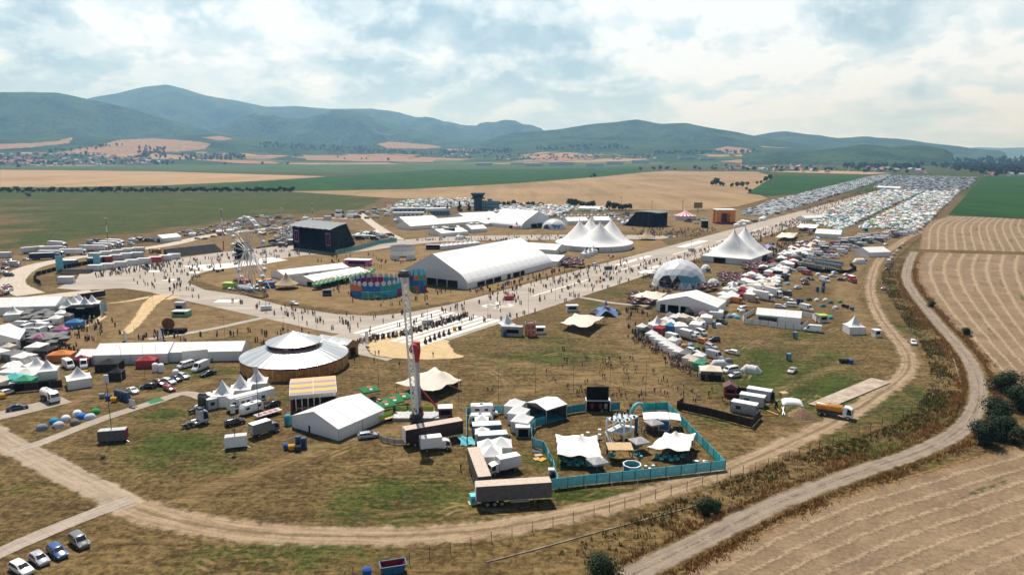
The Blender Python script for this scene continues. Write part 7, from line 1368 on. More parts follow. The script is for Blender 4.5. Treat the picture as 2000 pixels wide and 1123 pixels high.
for x, y, m, lb in ((1261, 913, M_WPAINT, 'white cube seat beside the octagonal pen'), (1269, 918, M_WPAINT, 'second white cube seat from the octagonal pen'), (1276, 912, M_WPAINT, 'third white cube seat from the octagonal pen'), (1344, 911, M_TURQ, 'turquoise cube seat beside the turquoise bar tent'), (1342, 917, M_TURQ, 'second turquoise cube seat from the turquoise bar tent'), (1351, 915, M_WPAINT, 'white round seat beside two turquoise cubes'), (1370, 911, M_WPAINT, 'white cube seat between two loungers'), (1378, 911, M_WPAINT, 'white cube seat at the foot of a lounger'), (1327, 917, M_TURQ, 'turquoise cube seat leaning on the banner fence')): stool(x, y, m, lb)
def lounger(px, py, rz, lb): r = thing('deck_chair', lb, 'lounger', G(px, py), rz, 'white loungers'); part('seat', MB().box((0, 0, .25), (1.2, .6, .08)), M_WPAINT, r); part('backrest', MB().bar((-.55, 0, .3), (-1.05, 0, .95), .6, .08), M_WPAINT, r); part('frame', MB().box((0, 0, 0), (1.0, .5, .25)), M_STEEL, r)
for k, x in enumerate(range(866, 930, 9)): pag(x, 487 - k * .9, 5.2, 2.6, 4.6, None, .3)
for k, (x, y) in enumerate(((1105, 902), (1113, 908), (1121, 903), (1128, 909), (1138, 905), (1150, 909), (1283, 893), (1292, 897), (1300, 893), (1311, 899), (1322, 897), (1333, 893), (1190, 893), (1196, 889), (1243, 889), (1250, 893))):
    r = auto(thing('lounge_chair', None, None, G(x, y), k * 1.3), 'turquoise lounge chair', 'chair', 'turquoise lounge chairs'); part('seat', MB().loft([[(a * .42, c * .42, z) for a, c in ((-1, -1), (1, -1), (1, 1), (-1, 1))] for z in (.05, .42)]), M_TURQ, r); part('backrest', MB().bar((-.4, 0, .4), (-.55, 0, 1.0), .8, .16), M_TURQD, r)
lounger(1359, 902, 2.6, 'white lounger facing the turquoise bar tent'); lounger(1376, 903, 1.6, 'white lounger between cube seats'); lounger(1387, 910, .3, 'white lounger beside the banner fence corner')
for k, (x, y) in enumerate(((1148, 853), (1171, 847), (1171, 857), (1160, 862), (1137, 858), (1244, 832))): solo('standing_table', MB().lathe((0, 0, 0), [(.34, 0), (.22, .3), (.24, .95), (.38, 1.05), (.38, 1.12), (.01, 1.14)], 14), M_WPAINT, ('white draped standing table beside the scaffold stairs', 'second white draped standing table from the scaffold stairs', 'third white draped standing table from the scaffold stairs', 'fourth white draped standing table from the scaffold stairs', 'fifth white draped standing table from the scaffold stairs', 'white draped standing table behind the scaffold deck')[k], 'table', G(x, y), 0, 'draped standing tables')
for k, (x, y, l, m) in enumerate(((1050, 884, 2.4, M_NAVY), (1053, 891, 1.6, M_PALEWOOD), (1051, 898, 1.4, M_PALEWOOD), (1062, 899, 1.8, M_YEL))): solo('pallet', MB().box((0, 0, 0), (l, .14, .1)).box((0, .9, 0), (l, .14, .1)).box((0, .45, .1), (l, 1.1, .05)), m, ('long navy pallet on the grass by the banner fence', 'pale timber pallet on the grass by the banner fence', 'small pale timber pallet beside the yellow plank', 'yellow plank pallet on the grass by the banner fence')[k], 'pallet', G(x, y), .3 * k)
r = thing('water_tank', 'white water tank with a black hose drum beside the banner fence', 'tank', G(1077, 927)); part('tank', MB().box((0, 0, .1), (1.3, 1.2, 1.2), taper=.94), M_WPAINT, r); part('hose_drum', MB().tube((-.1, -1.2, .55), (.9, -1.2, .55), .55, n=14), M_BLACK, r)
r = thing('generator', 'turquoise generator on a pallet beside the grey trailers', 'generator', G(924, 982), .25); part('housing', MB().box((0, 0, .15), (1.1, 1.5, 1.5)), M_TURQ, r); part('pallet_base', MB().box((0, 0, 0), (1.7, 1.6, .14)), M_PALEWOOD, r); part('grille', MB().box((0, -.77, .4), (.8, .04, .9)), M_TURQD, r)
r = thing('cool_box', 'grey cool box with dark shelves below the white popup corridor', 'cabinet', G(1021, 851)); part('body', MB().box((0, 0, 0), (3.2, 2.2, 2.3)), M_STEEL, r); part('opening', MB().box((.1, -1.12, .2), (2.2, .06, 1.8)), M_BLACK, r); part('lid', MB().box((0, 0, 2.3), (3.3, 2.3, .1)), M_TENTG, r)
r = thing('skip_container', 'blue waste skip with a dark red inside at the lower fence', 'skip', G(768, 1117), .28, None, 'blue waste skip'); q = lambda k, z, l=1.9: [(x * l * k, y * .95 * k, z) for x, y in ((-1, -1), (1, -1), (1, 1), (-1, 1))]
part('tub', MB().loft([q(.72, .1), q(1, 1.45)], caps=False).add(q(.72, .1), [(0, 1, 2, 3)]), flat('skip_blue', (.03, .12, .24), .5, .4), r); part('lining', MB().loft([q(.93, 1.44), q(.66, .22)], caps=False).add(q(.66, .22), [(0, 1, 2, 3)]), M_DRED, r)
rim = MB(); c4 = q(1.01, 1.5)
for k in range(4): rim.bar(c4[k], c4[(k + 1) % 4], .14)
part('rim', rim, MATS['skip_blue'], r)
KN = bin_kit()
def wbin(px, py, col, rz=.2): c = {'blue': (.03, .09, .32), 'yellow': (.6, .31, .02), 'black': (.02, .03, .04), 'grey': (.25, .27, .28)}[col]; o = KN.place(G(px, py), rz, None, 'bin', 'wheeled waste bins', c, mpp(px, py) > 5); auto(o, f'{col} wheeled waste bin', 'bin', 'wheeled waste bins')
for x, y, c in ((717, 1124, 'blue'), (560, 877, 'blue'), (570, 879, 'yellow'), (582, 881, 'black'), (200, 777, 'grey'), (212, 781, 'blue'), (223, 785, 'yellow'), (1644, 709, 'black'), (1652, 709, 'black'), (1661, 710, 'blue'), (1647, 600, 'black'), (1654, 602, 'black'), (1664, 606, 'blue'), (1608, 528, 'yellow'), (1622, 529, 'blue'), (973, 566, 'yellow'), (981, 564, 'blue'), (1172, 552, 'yellow'), (1179, 549, 'blue'), (888, 645, 'yellow'), (898, 644, 'black'), (429, 531, 'yellow'), (424, 532, 'blue'), (435, 530, 'black'), (860, 466, 'yellow'), (868, 465, 'blue'), (1193, 505, 'yellow'), (1197, 503, 'blue'), (6, 778, 'yellow'), (168, 731, 'yellow'), (1278, 462, 'blue'), (1285, 461, 'yellow')): wbin(x, y, c)
KT = toilet_kit(M_BLUE, M_NAVY); KTW = toilet_kit(M_WPAINT, flat('toilet_door', (.10, .15, .18), .5, .4)); KTN = toilet_kit(M_NAVY, flat('pale_blue_lid', (.16, .30, .40), .5, .4))
def wc(px, py, kit=KT, c='blue', rz=.1): o = kit.place(G(px, py), rz, None, 'portable toilet', 'portable toilets', (.8, .8, .8), mpp(px, py) > 5); auto(o, f'{c} portable toilet', 'portable toilet', 'portable toilets')
for k in range(4): wc(230 + k * 6.4, 777.5 + k * 1.7, KT, 'blue', -.2)
for x, y in ((583, 871), (594, 874), (986, 657), (1596, 570), (1607, 571), (1608, 561), (1558, 594), (1565, 595), (130, 484)): wc(x, y)
for x, y in ((1553, 661), (1540, 704), (1394, 640)): wc(x, y, KTN, 'navy')
for k in range(19):
    for x0, y0, x1, y1 in ((1566, 520, 1630, 531), (1592, 516, 1642, 525), (1580, 510, 1645, 519)): t = k / 18; wc(x0 + (x1 - x0) * t, y0 + (y1 - y0) * t, KTW, 'white', -.45)
for k, (x, y) in enumerate(((304, 725), (315, 726), (344, 738), (563, 829))): solo('round_tank', MB().lathe((0, 0, 0), [(.85, 0), (.85, 2.1), (.6, 2.4), (.05, 2.5)], 18, caps=(True, False)), M_WPAINT if k < 3 else M_TURQD, ('white round cabin before the red canopy', 'second white round cabin from the red canopy', 'white round cabin beside the parked white van', 'green topped round cabin beside the white frame tent')[k], 'cabin', G(x, y), 0, 'round cabins')
solo('water_bladder', MB().grid(lambda a, c: ((a - .5) * 5.0, (c - .5) * 4.2, .05 + 1.0 * (max(0, 1 - abs(2 * a - 1) ** 3) * max(0, 1 - abs(2 * c - 1) ** 3)) ** .5), 14, 14), M_TENT, 'white pillow shaped water bladder by the container yard', 'water tank', G(1547, 787), -.25, None, True, 'white water bladder')
solo('soil_heap', MB().lathe((0, 0, 0), [(3.2, 0), (2.6, .5), (1.7, 1.2), (.8, 1.8), (.1, 2.1)], 26), flat('heaped_soil', (.24, .16, .10), .95, .1, var=.3, scale=3, bump=.8), 'conical heap of brown soil beside the orange tanker', 'soil heap', G(1565, 812), 0, None, True, 'soil heap')
solo('crate', MB().box((0, 0, 0), (1.8, 1.4, 1.3)).box((0, 0, 1.3), (1.9, 1.5, .1)), M_PALEWOOD, 'brown crate behind the white water bladder', 'crate', G(1530, 776), .3)
for k, (a, c, m) in enumerate((((1498, 803), (1520, 812), M_ORANGE), ((1493, 813), (1520, 811), M_ORANGE), ((1511, 790), (1523, 808), M_ORANGE), ((1527, 796), (1533, 812), M_WPAINT), ((1531, 795), (1528, 812), M_WPAINT))): A, B = G(*a), G(*c); solo('pipe', MB().tube((0, 0, .2), (*(B - A)[:2], .25 + .2 * (k == 2)), .12, n=8), m, ('orange pipe lying beside the soil heap', 'second orange pipe lying beside the soil heap', 'raised orange pipe against the pipe heap', 'white bent pipe beside the soil heap', 'second white pipe beside the soil heap')[k], 'pipe', A)
r = thing('flatbed_trailer', 'empty red flatbed trailer beside the white caravan', 'trailer', G(524, 812), ang(G(503, 818), G(552, 803))); part('bed', MB().box((0, 0, .8), (6.5, 2.3, .15)), M_STEEL, r)
for k in range(4): part('red_slat', MB().box((-2.2 + 1.4 * k, 0, .96), (.9, 1.0, .06)), M_RED, r)
for nm, mb, mt, sm, sub in wheels((-.8, .4), 1.1, .4): part(nm, mb, mt, r)
part('drawbar', MB().bar((3.2, 0, .7), (4.8, 0, .6), .16), M_RED, r)
def tower(label, px, py, top, w=4.5, wall_=M_GREYC, ends=None, rz=.3, boxy=True):
    p = G(px, py); r = thing('light_tower', label, 'light tower', p, rz, 'mobile light towers'); h = hgt(px, py, top)
    if boxy: part('body', MB().box((0, 0, .4), (w, 2.0, 2.3)), wall_, r); part('roof', MB().box((0, 0, 2.7), (w - .1, 1.9, .06)), M_STEEL, r); [part('end_panel', MB().box((s * w / 2, 0, .45), (.06, 2.0, 2.2)), ends, r) for s in (-1, 1) if ends]; [part('outrigger', MB().bar((s * w / 2, -.8, .3), (s * (w / 2 + .7), -1.3, .05), .12), M_STEEL, r) for s in (-1, 1)]
    part('mast', MB().tube((-.2, 0, 0), (-.2, 0, h), .09, .06, 8), M_DARK, r); part('lamp_head', MB().box((-.2, 0, h - 1.6), (.9, .5, 1.7)), M_TENTG, r)
tower('dark light tower trailer with red end panels on the grass', 222, 861, 733, 5.6, M_GREYC, flat('crimson_panel', (.30, .01, .06), .5, .3), .22); tower('white boxed light tower trailer before the grey box truck', 462, 873, 792, 4.4, M_WPAINT, None, .3); tower('tall lamp mast rising beside the striped roof tent', 508, 824, 716, 2, M_DARK, None, 0, False); LAND.append((*G(222, 861)[:2], 'red ended light tower'))
def rw_mast(px, py, top, lb, striped=True):
    r = thing('floodlight_mast', lb, 'mast', G(px, py), 0, 'airfield floodlight masts'); h = hgt(px, py, top)
    for k in range(5): part('mast_section', MB().tube((0, 0, h * k / 5), (0, 0, h * (k + 1) / 5), .34 - .03 * k, n=8), (M_RED if k % 2 == 0 else M_WPAINT) if striped else M_STEEL, r)
    part('lamp_head', MB().box((0, 0, h), (1.8, .8, .8)), M_STEEL, r)
rw_mast(213, 492, 428, 'red and white mast beside the lorry park'); rw_mast(437, 486, 410, 'red and white mast beside the ferris wheel'); rw_mast(611, 432, 398, 'red and white mast behind the black main stage'); rw_mast(553, 470, 409, 'plain grey mast between the ferris wheel and main stage', False); rw_mast(1213, 407, 386, 'thin grey mast in the wheat field behind the oval marquee', False); rw_mast(1273, 415, 394, 'thin grey mast behind the second black stage', False); rw_mast(1333, 415, 393, 'thin grey mast behind the striped circus tent', False)
KPOLE = Kit('thin_pole', [('shaft', MB().tube((0, 0, 0), (0, 0, 9), .05, .035, 6), M_DARK, False, []), ('foot_plate', MB().box((0, 0, 0), (.5, .5, .05)), M_DARK, False, [])])
for x, y in ((740, 772), (896, 792), (974, 786), (1046, 772), (1120, 764), (1191, 773), (1261, 770), (953, 632), (1032, 612), (1085, 588), (1148, 566), (1205, 545), (192, 668), (266, 690), (300, 600), (555, 650), (585, 660), (620, 668), (440, 668), (240, 735), (283, 735), (309, 735)): auto(KPOLE.place(G(x, y), 0, None, 'pole', 'thin poles on the meadow'), 'thin dark pole', 'pole', 'thin poles on the meadow')
for k, (x, y) in enumerate(((243, 672), (311, 668))): r = thing('feather_flag', ('white feather flag at the walkway entrance', 'second white feather flag at the walkway entrance')[k], 'flag', G(x, y), .2, 'feather flags'); part('pole', MB().tube((0, 0, 0), (0, 0, 4.6), .04), M_STEEL, r); part('cloth', MB().grid(lambda a, c: (.05 + a * .9 * (1 - .3 * (c > .85)), .08 * math.sin(c * 9 + a * 3), .7 + 3.9 * c), 4, 10), M_WPAINT, r)
for k, (x, y) in enumerate(((204, 612), (199, 617), (60, 300), (714, 676))):
    if k == 2: continue
    r = thing('feather_flag', ('pale blue feather flag beside the food court tents', 'second pale blue feather flag beside the food court tents', '', 'tall white feather flag beside the pavilion entrance wing')[k], 'flag', G(x, y), .2, 'feather flags'); part('pole', MB().tube((0, 0, 0), (0, 0, 5), .05), M_STEEL, r); part('cloth', MB().grid(lambda a, c: (.05 + a * 1.0, .08 * math.sin(c * 9 + a * 3), .7 + 4.2 * c), 4, 10), flat('pale_blue_flag', (.38, .55, .66), .7, .2) if k < 2 else M_WPAINT, r)
for k, (x, y, w, h) in enumerate(((118, 532, 3.6, 8.5), (190, 520, 3.6, 6.5))): r = thing('banner_sign', ('tall pale blue banner beside the curved black fence', 'pale blue banner rising over the kiosk containers')[k], 'sign', G(x, y), .1); part('board', MB().box((0, 0, .4), (w, .3, h)), flat('sky_banner', (.18, .48, .60), .6, .3), r); part('foot', MB().box((0, .5, 0), (w, 1.4, .4)), M_DARK, r)
for k, (x, y) in enumerate(((994, 586), (1188, 527), (835, 634), (520, 606), (1350, 490))): r = thing('info_point', ('red boxed info mast on the runway', 'dark boxed info mast on the runway before the oval marquee', 'pale boxed info mast beside the threshold queue', 'pale boxed info mast on the taxiway', 'pale boxed info mast on the far runway')[k], 'info point', G(x, y), .3, 'info points on the concrete'); part('body', MB().box((0, 0, .3), (4.2, 1.4, 1.6)), (M_RED, M_NAVY, M_TENTG, M_TENTG, M_TENTG)[k], r); part('mast', MB().tube((0, 0, 0), (0, 0, 7.5), .1), M_STEEL, r); part('lamp_head', MB().box((0, 0, 7.5), (.9, .5, .7)), M_DARK, r); part('outrigger', MB().bar((-2.8, 0, .15), (2.8, 0, .15), .12), M_STEEL, r)
solo('message_board', MB().box((0, 0, .3), (2.0, .1, 1.7)).box((-.9, .3, 0), (.1, .7, .35)).box((.9, .3, 0), (.1, .7, .35)), M_TENTG, 'pale message board beside the green ground mat', 'sign', G(259, 795), -.4)
sheet('ground_mat', gp([(285, 784), (296, 789), (322, 782), (312, 777)]), .06, M_GREEN, 'green printed mat on the grass')
r = thing('sculpture', 'rusty round sculpture on a black stage in the meadow', 'sculpture', G(337, 650), .1, None, 'rusty sculpture'); part('platform', MB().box((0, 0, 0), (9, 3.5, 1.3)), M_BLACK, r); part('wheel', MB().tube((-1.2, -.2, 3.3), (-1.2, .3, 3.3), 2.1, n=20), flat('rust', (.16, .06, .025), .8, .2, var=.3), r); part('frame', MB().bar((-3, 0, 1.3), (3, 0, 3.6), .15), M_STEEL, r)

def fence(label, px, h, mats, land=None, gap=2.9, name='banner_fence', posts=True, brace=0, emblem=False, cat='fence', z0=.15, th=.06, group=None):
    L = gp(px); r = thing(name, label, cat, L[0], 0, group, land); o = L[0]; n = 0
    for a, c in zip(L[:-1], L[1:]):
        k = max(1, round((c - a).length / gap)); u = (c - a).normalized(); nn = Vector((u.y, -u.x, 0)); nn = nn if nn.y < 0 else -nn
        for i in range(k):
            p, q = a.lerp(c, i / k) - o, a.lerp(c, (i + 1) / k) - o; g = (q - p) * .03; md = (p + q) / 2; pn = part('banner', MB().bar(p + g + Vector((0, 0, z0 + h / 2)), q - g + Vector((0, 0, z0 + h / 2)), th, h - .1), mats[n % len(mats)], r)
            if posts: part('post', MB().box((p.x, p.y, 0), (.12, .12, h + z0)), M_DARK, r)
            if emblem and n % 3 < 2:
                mk = MB(); w = Vector((0, 0, 1)); f = nn * (th / 2 + .01); cc = md + Vector((0, 0, z0 + h / 2))
                if n % 3 == 1:
                    for s in range(12): t0, t1 = -1.1 + 5.3 * s / 12, -1.1 + 5.3 * (s + 1) / 12; mk.bar(cc + f + u * (.42 * math.cos(t0)) + w * (.42 * math.sin(t0)), cc + f + u * (.42 * math.cos(t1)) + w * (.42 * math.sin(t1)), .1, .1)
                else:
                    d = lambda x, z: cc + f + u * x + w * z; s_ = .09
                    for x0 in (-.75, -.3, .15): mk.bar(d(x0, -.22), d(x0, .22), s_, s_).bar(d(x0 + .3, -.22), d(x0 + .3, .22), s_, s_).bar(d(x0, .22), d(x0 + .3, .22), s_, s_).bar(d(x0, -.22), d(x0 + .3, -.22), s_, s_)
                    mk.bar(d(-.75, 0), d(-.45, 0), s_, s_).bar(d(.15, 0), d(.15, -.45), s_, s_).bar(d(.66, -.22), d(.66, .22), s_, s_)
                part('lettering' if n % 3 != 1 else 'emblem', mk, flat('faded_white_print', (.45, .68, .72), .7, .2), pn)
            if brace and n % brace == 0: part('brace', MB().bar(p + Vector((0, 0, h * .8)), p + nn * 1.6 + Vector((0, 0, .05)), .08), M_STEEL, r)
            n += 1
    e = L[-1] - o; part('post', MB().box((e.x, e.y, 0), (.12, .12, h + z0)), M_DARK, r); return r
fence('turquoise banner fence facing the dirt road', [(1077, 956), (1140, 948), (1240, 938), (1330, 928), (1416, 918)], 2.05, [M_TURQ], 'turquoise banner fence', emblem=True, brace=2); fence('turquoise banner fence along the meadow side', [(1416, 918), (1372, 873), (1332, 830), (1303, 801)], 2.0, [M_TURQ, flat('bright_turquoise', (.03, .50, .52), .7, .2)], th=.05); fence('short turquoise banner fence beside the arch', [(1303, 801), (1258, 803)], 2.0, [MATS['bright_turquoise']])
fence('turquoise banner fence across the inside of the compound', [(1090, 953), (1080, 915), (1062, 880), (1040, 873), (1037, 850), (1046, 835), (1066, 829)], 2.0, [M_TURQ, M_TURQD], emblem=True); fence('turquoise banner fence behind the motorhome', [(912, 868), (911, 812), (960, 809), (1027, 803)], 2.0, [M_TURQ]); fence('turquoise banner fence between canopy stage and video screen', [(1098, 812), (1120, 807), (1143, 804)], 2.0, [M_TURQD]); fence('turquoise banner fence beside the video screen', [(1192, 803), (1210, 801)], 2.0, [M_TURQD])
M_BROWNF = flat('brown_screening', (.035, .022, .018), .8, .2)
fence('dark brown screen fence round the container yard', [(1334, 793), (1322, 800), (1390, 815), (1468, 836), (1484, 818)], 2.1, [M_BROWNF], 'brown screen fence'); fence('dark brown screen fence behind the containers', [(1437, 770), (1512, 782), (1513, 798)], 2.0, [M_BROWNF]); fence('white canvas fence round the kitchen tent', [(1473, 612), (1450, 625), (1453, 632), (1500, 637), (1518, 640), (1566, 645), (1578, 636)], 1.9, [M_TENT], 'white canvas fence'); fence('white canvas fence behind the kitchen tent', [(1567, 618), (1586, 622), (1594, 630)], 1.9, [M_TENT])
fence('black screen fence round the toilet rows', [(1552, 523), (1600, 533), (1655, 535), (1672, 528), (1660, 520)], 2.0, [M_BLACK], z0=.05); fence('curved black screen fence beside the service road', [(205, 512), (160, 520), (110, 530), (72, 540), (66, 550), (80, 558)], 2.3, [M_BLACK], 'curved black fence', gap=4, posts=False); fence('dark fence before the turquoise tent roof', [(2, 770), (50, 765), (122, 758)], 2.2, [M_BROWNF, M_BLACK], 'dark fence'); fence('turquoise screen wall beside the black main stage', [(655, 498), (700, 489), (742, 477), (775, 473)], 3.0, [flat('faded_turquoise_screen', (.12, .33, .34), .7, .2)], gap=5)
fence('low dark barrier before the black main stage', [(500, 487), (540, 481), (572, 480)], 1.3, [M_DARK], gap=4, posts=False); fence('steel crowd barrier beside the light towers', [(735, 850), (745, 862), (770, 868), (795, 868)], 1.1, [flat('barrier_bars', (.36, .37, .37), .5, .5)], gap=2.3, th=.03)
def wire_fence(label, px, gap, h, land=None):
    L = smooth_line(gp(px), gap); r = thing('wire_fence', label, 'fence', L[0], 0, None, land); o = L[0]
    for p in L[:99]: q = p - o; part('post', MB().box((q.x, q.y, 0), (.09, .09, h)), M_DARK, r)
    for z in (.1, 1.0, h - .05):
        w = MB()
        for a, c in zip(L[:-1], L[1:]): w.bar(a - o + Vector((0, 0, z)), c - o + Vector((0, 0, z)), .012 if z < h - .1 else .018)
        part('wire', w, M_DARK, r)
wire_fence('wire mesh perimeter fence between the dirt road and the ditch', [(690, 1130), (800, 1101), (920, 1070), (1040, 1040), (1160, 1008), (1280, 975), (1400, 942), (1500, 912), (1600, 878)], 3.2, 2.0, 'wire perimeter fence'); wire_fence('wire mesh fence curving along the ditch', [(1600, 878), (1700, 842), (1780, 806), (1826, 768), (1836, 735), (1820, 700), (1790, 660), (1762, 622), (1745, 588), (1736, 555), (1740, 525), (1760, 500), (1800, 465)], 4.5, 2.0)
def kerb(label, px, w=.28, h=.14):
    L = smooth_line(gp(px), 5); mb = MB()
    for a, c in zip(L[:-1], L[1:]): mb.bar(a + Vector((0, 0, h / 2)), c + Vector((0, 0, h / 2)), w, h)
    struct('concrete_kerb', mb.mesh('concrete_kerb', flat('weathered_kerb', (.22, .18, .14), .9, .1, var=.25, scale=.5)), label)
kerb('low concrete kerb along the ditch', [(950, 1098), (1050, 1072), (1180, 1036), (1300, 1004), (1370, 985)]); kerb('low concrete kerb beside the farm road', [(1757, 548), (1790, 590), (1830, 645), (1858, 690), (1876, 748)])
# ------------------------------------------------------------------ campsite, crowd, trees, town
def vcol_mat(name, rough=.6, spec=.3):
    m = bpy.data.materials.new(name); m.use_nodes = True; b = NB(m.node_tree); b.out(b.attrc('paint'), rough, spec); return m
M_MASS = vcol_mat('mixed_canvas'); M_MASSC = vcol_mat('mixed_car_paint', .3, .5)
def mass(name, label, tmpl, spots, mat):
    V, F, Cc, n0 = [], [], [], 0
    T = [(np.array(v, float), f, c) for v, f, c in tmpl]
    for k, x, y, a, s, col in spots:
        v, f, c = T[k]; ca, sa = math.cos(a) * s, math.sin(a) * s; w = np.empty_like(v); w[:, 0] = v[:, 0] * ca - v[:, 1] * sa + x; w[:, 1] = v[:, 0] * sa + v[:, 1] * ca + y; w[:, 2] = v[:, 2] * s
        V.append(w); F += [tuple(i + n0 for i in q) for q in f]; Cc += [(*(cc or col), 1.0) for cc in c]; n0 += len(v)
    me = bpy.data.meshes.new(name); me.from_pydata(np.concatenate(V).tolist(), [], F); me.materials.append(mat)
    at = me.attributes.new('paint', 'FLOAT_COLOR', 'FACE'); at.data.foreach_set('color', np.array(Cc, np.float32).ravel()); return struct(name, me, label, 'stuff')
def t_box(parts):
    v, f, c = [], [], []
    for (cx, cy, cz), (dx, dy, dz), tp, col, top in parts:
        m = MB().box((cx, cy, cz), (dx, dy, dz), 0, 1); o = len(v)
        for i, p in enumerate(m.v): k = tp if i >= 4 else 1; v.append((cx + (p[0] - cx) * k, cy + (p[1] - cy) * k, p[2]))
        for j, q in enumerate(m.f[1:]): f.append(tuple(i + o for i in q)); c.append(top if j == 0 and top is not False else col)
    return (v, f, c)
GL = (.16, .17, .18)  # far window tone, lightened so the colour carries reflected sky
TCAR = t_box([((0, 0, .25), (4.3, 1.75, .65), .97, None, None), ((-.3, 0, .9), (2.7, 1.65, .5), .86, GL, None)]); TVAN = t_box([((0, 0, .3), (5.2, 2.0, 1.0), 1, None, None), ((-.3, 0, 1.3), (4.6, 1.95, .95), .93, None, None), ((1.9, 0, 1.2), (.9, 1.9, .6), .9, GL, GL)])
def t_igloo(L, W, H):
    k = igloo_kit(L, W, H); m = k.parts[0][1]; g = MB().grid(lambda u, v: ((v * 2 - 1) * L / 2, -math.cos(math.pi * u) * W / 2 * max(.05, (1 - abs(v * 2 - 1) ** 2.6)) ** .5, math.sin(math.pi * u) * H * max(.02, (1 - abs(v * 2 - 1) ** 2.6)) ** .5), 5, 4); return (g.v, g.f, [None] * len(g.f))
TIG = t_igloo(2.8, 2.3, 1.35); TIG2 = t_igloo(4.4, 2.8, 1.8); TPOP = t_box([((0, 0, 1.9), (3, 3, .35), .98, None, None), ((0, 0, 2.25), (3, 3, .7), .1, None, None), ((1.45, 1.45, 0), (.08, .08, 1.9), 1, GL, False), ((-1.45, -1.45, 0), (.08, .08, 1.9), 1, GL, False)])
TENTC = [(.72, .73, .73)] * 7 + [(.52, .56, .58)] * 4 + [(.18, .34, .38), (.12, .3, .36), (.06, .14, .26), (.06, .2, .1), (.16, .3, .1), (.42, .08, .06), (.5, .22, .08), (.4, .36, .28), (.1, .11, .12), (.3, .34, .36), (.24, .26, .2)]
CARC = [(.78, .79, .8)] * 14 + [(.4, .41, .43)] * 4 + [(.13, .14, .15)] * 3 + [(.02, .02, .022)] * 3 + [(.02, .05, .14), (.03, .1, .22), (.25, .02, .03), (.06, .16, .18)]  # extra whites stand in for sun glints off the far cars
KI = {'igloo': igloo_kit(2.9, 2.3, 1.35), 'tunnel': igloo_kit(5.0, 2.6, 1.8, True)}
NT = [0]
def camp(kind, p, col, name, label=None, rz=0.0, sc=1.0):
    o = KI[kind].place(p, rz, label, 'tent', 'small camping tents', col, mpp(*PX(p)) > 4, sc); NT[0] += 1
    if not label: auto(o, f'{name} camping tent', 'tent', 'small camping tents')
for x, y, c, n in ((82, 838, (.16, .22, .27), 'grey blue'), (107, 826, (.02, .24, .40), 'bright blue'), (114, 833, (.5, .48, .5), 'pale grey'), (129, 820, (.6, .64, .66), 'white'), (147, 828, (.16, .13, .1), 'brown'), (151, 810, (.66, .67, .68), 'white'), (159, 816, (.03, .16, .48), 'small blue'), (176, 817, (.5, .6, .68), 'pale blue'), (187, 807, (.03, .24, .06), 'green'), (1423, 706, (.18, .22, .26), 'grey'), (1459, 588, (.6, .62, .64), 'white'), (1450, 610, (.5, .55, .6), 'pale grey'), (1357, 655, (.1, .38, .42), 'turquoise'), (1337, 678, (.36, .26, .15), 'tan'), (1324, 673, (.5, .22, .1), 'orange'), (1348, 677, (.2, .35, .5), 'blue'), (1360, 683, (.05, .16, .1), 'green'), (1404, 637, (.7, .7, .7), 'white'), (1425, 620, (.1, .25, .5), 'blue'), (1435, 618, (.6, .62, .62), 'white'), (1440, 622, (.1, .4, .5), 'turquoise'), (1373, 603, (.7, .7, .7), 'white'), (1580, 587, (.03, .05, .06), 'black'), (1595, 588, (.6, .62, .64), 'white'), (1612, 588, (.6, .6, .58), 'white'), (1622, 592, (.05, .13, .15), 'dark teal'), (1640, 591, (.05, .25, .08), 'green'), (1607, 599, (.06, .15, .2), 'slate blue'), (1632, 603, (.45, .46, .5), 'pale grey'), (1594, 617, (.3, .3, .32), 'grey'), (1622, 622, (.03, .42, .36), 'turquoise'), (1542, 572, (.3, .42, .5), 'pale blue'), (1538, 556, (.2, .35, .5), 'blue'), (1598, 537, (.7, .7, .7), 'white'), (1606, 543, (.1, .4, .5), 'turquoise'), (1690, 510, (.1, .2, .35), 'blue'), (1684, 512, (.5, .6, .5), 'pale green')): camp('igloo', G(x, y), c, n, None, x * .7, .92)
camp('tunnel', G(1467, 727), (.6, .61, .6), 'silver', 'silver tunnel tent beside the white windowed van', -.5, 1.2); camp('tunnel', G(1404, 715), (.58, .6, .6), 'pale', 'pale tunnel tent behind the beige end stall', .1, 1.1); camp('tunnel', G(1678, 515), (.62, .63, .63), 'white', 'white dome tent with a blue base by the perimeter road', .2, 1.7)
rq = random.Random(21); CN = {0: 'white', 1: 'white', 2: 'white', 3: 'white', 4: 'white', 5: 'white', 6: 'white', 7: 'pale grey', 8: 'pale grey', 9: 'pale grey', 10: 'pale grey', 11: 'teal', 12: 'turquoise', 13: 'navy', 14: 'green', 15: 'lime green', 16: 'red', 17: 'orange', 18: 'beige', 19: 'black', 20: 'grey', 21: 'olive'}
AREAS = [([(1587, 436), (1640, 404), (1722, 374), (1806, 374), (1722, 412), (1664, 442), (1640, 450)], 2500), ([(1676, 446), (1742, 412), (1812, 375), (1874, 375), (1838, 410), (1800, 447), (1788, 452), (1740, 448)], 2600), ([(735, 412), (790, 394), (850, 389), (925, 391), (925, 404), (850, 406), (760, 416)], 700), ([(952, 432), (975, 404), (1060, 401), (1125, 404), (1110, 416), (1080, 424), (1000, 430)], 900), ([(1120, 406), (1190, 408), (1180, 414), (1125, 413)], 60)]
pool = []
for a, (poly, n) in enumerate(AREAS): pool += [(p, a) for p in in_px(poly, n, 2.7, 40 + a)]
pool.sort(key=lambda q: q[0].length); nind = 300 - NT[0] - 4; spots = []
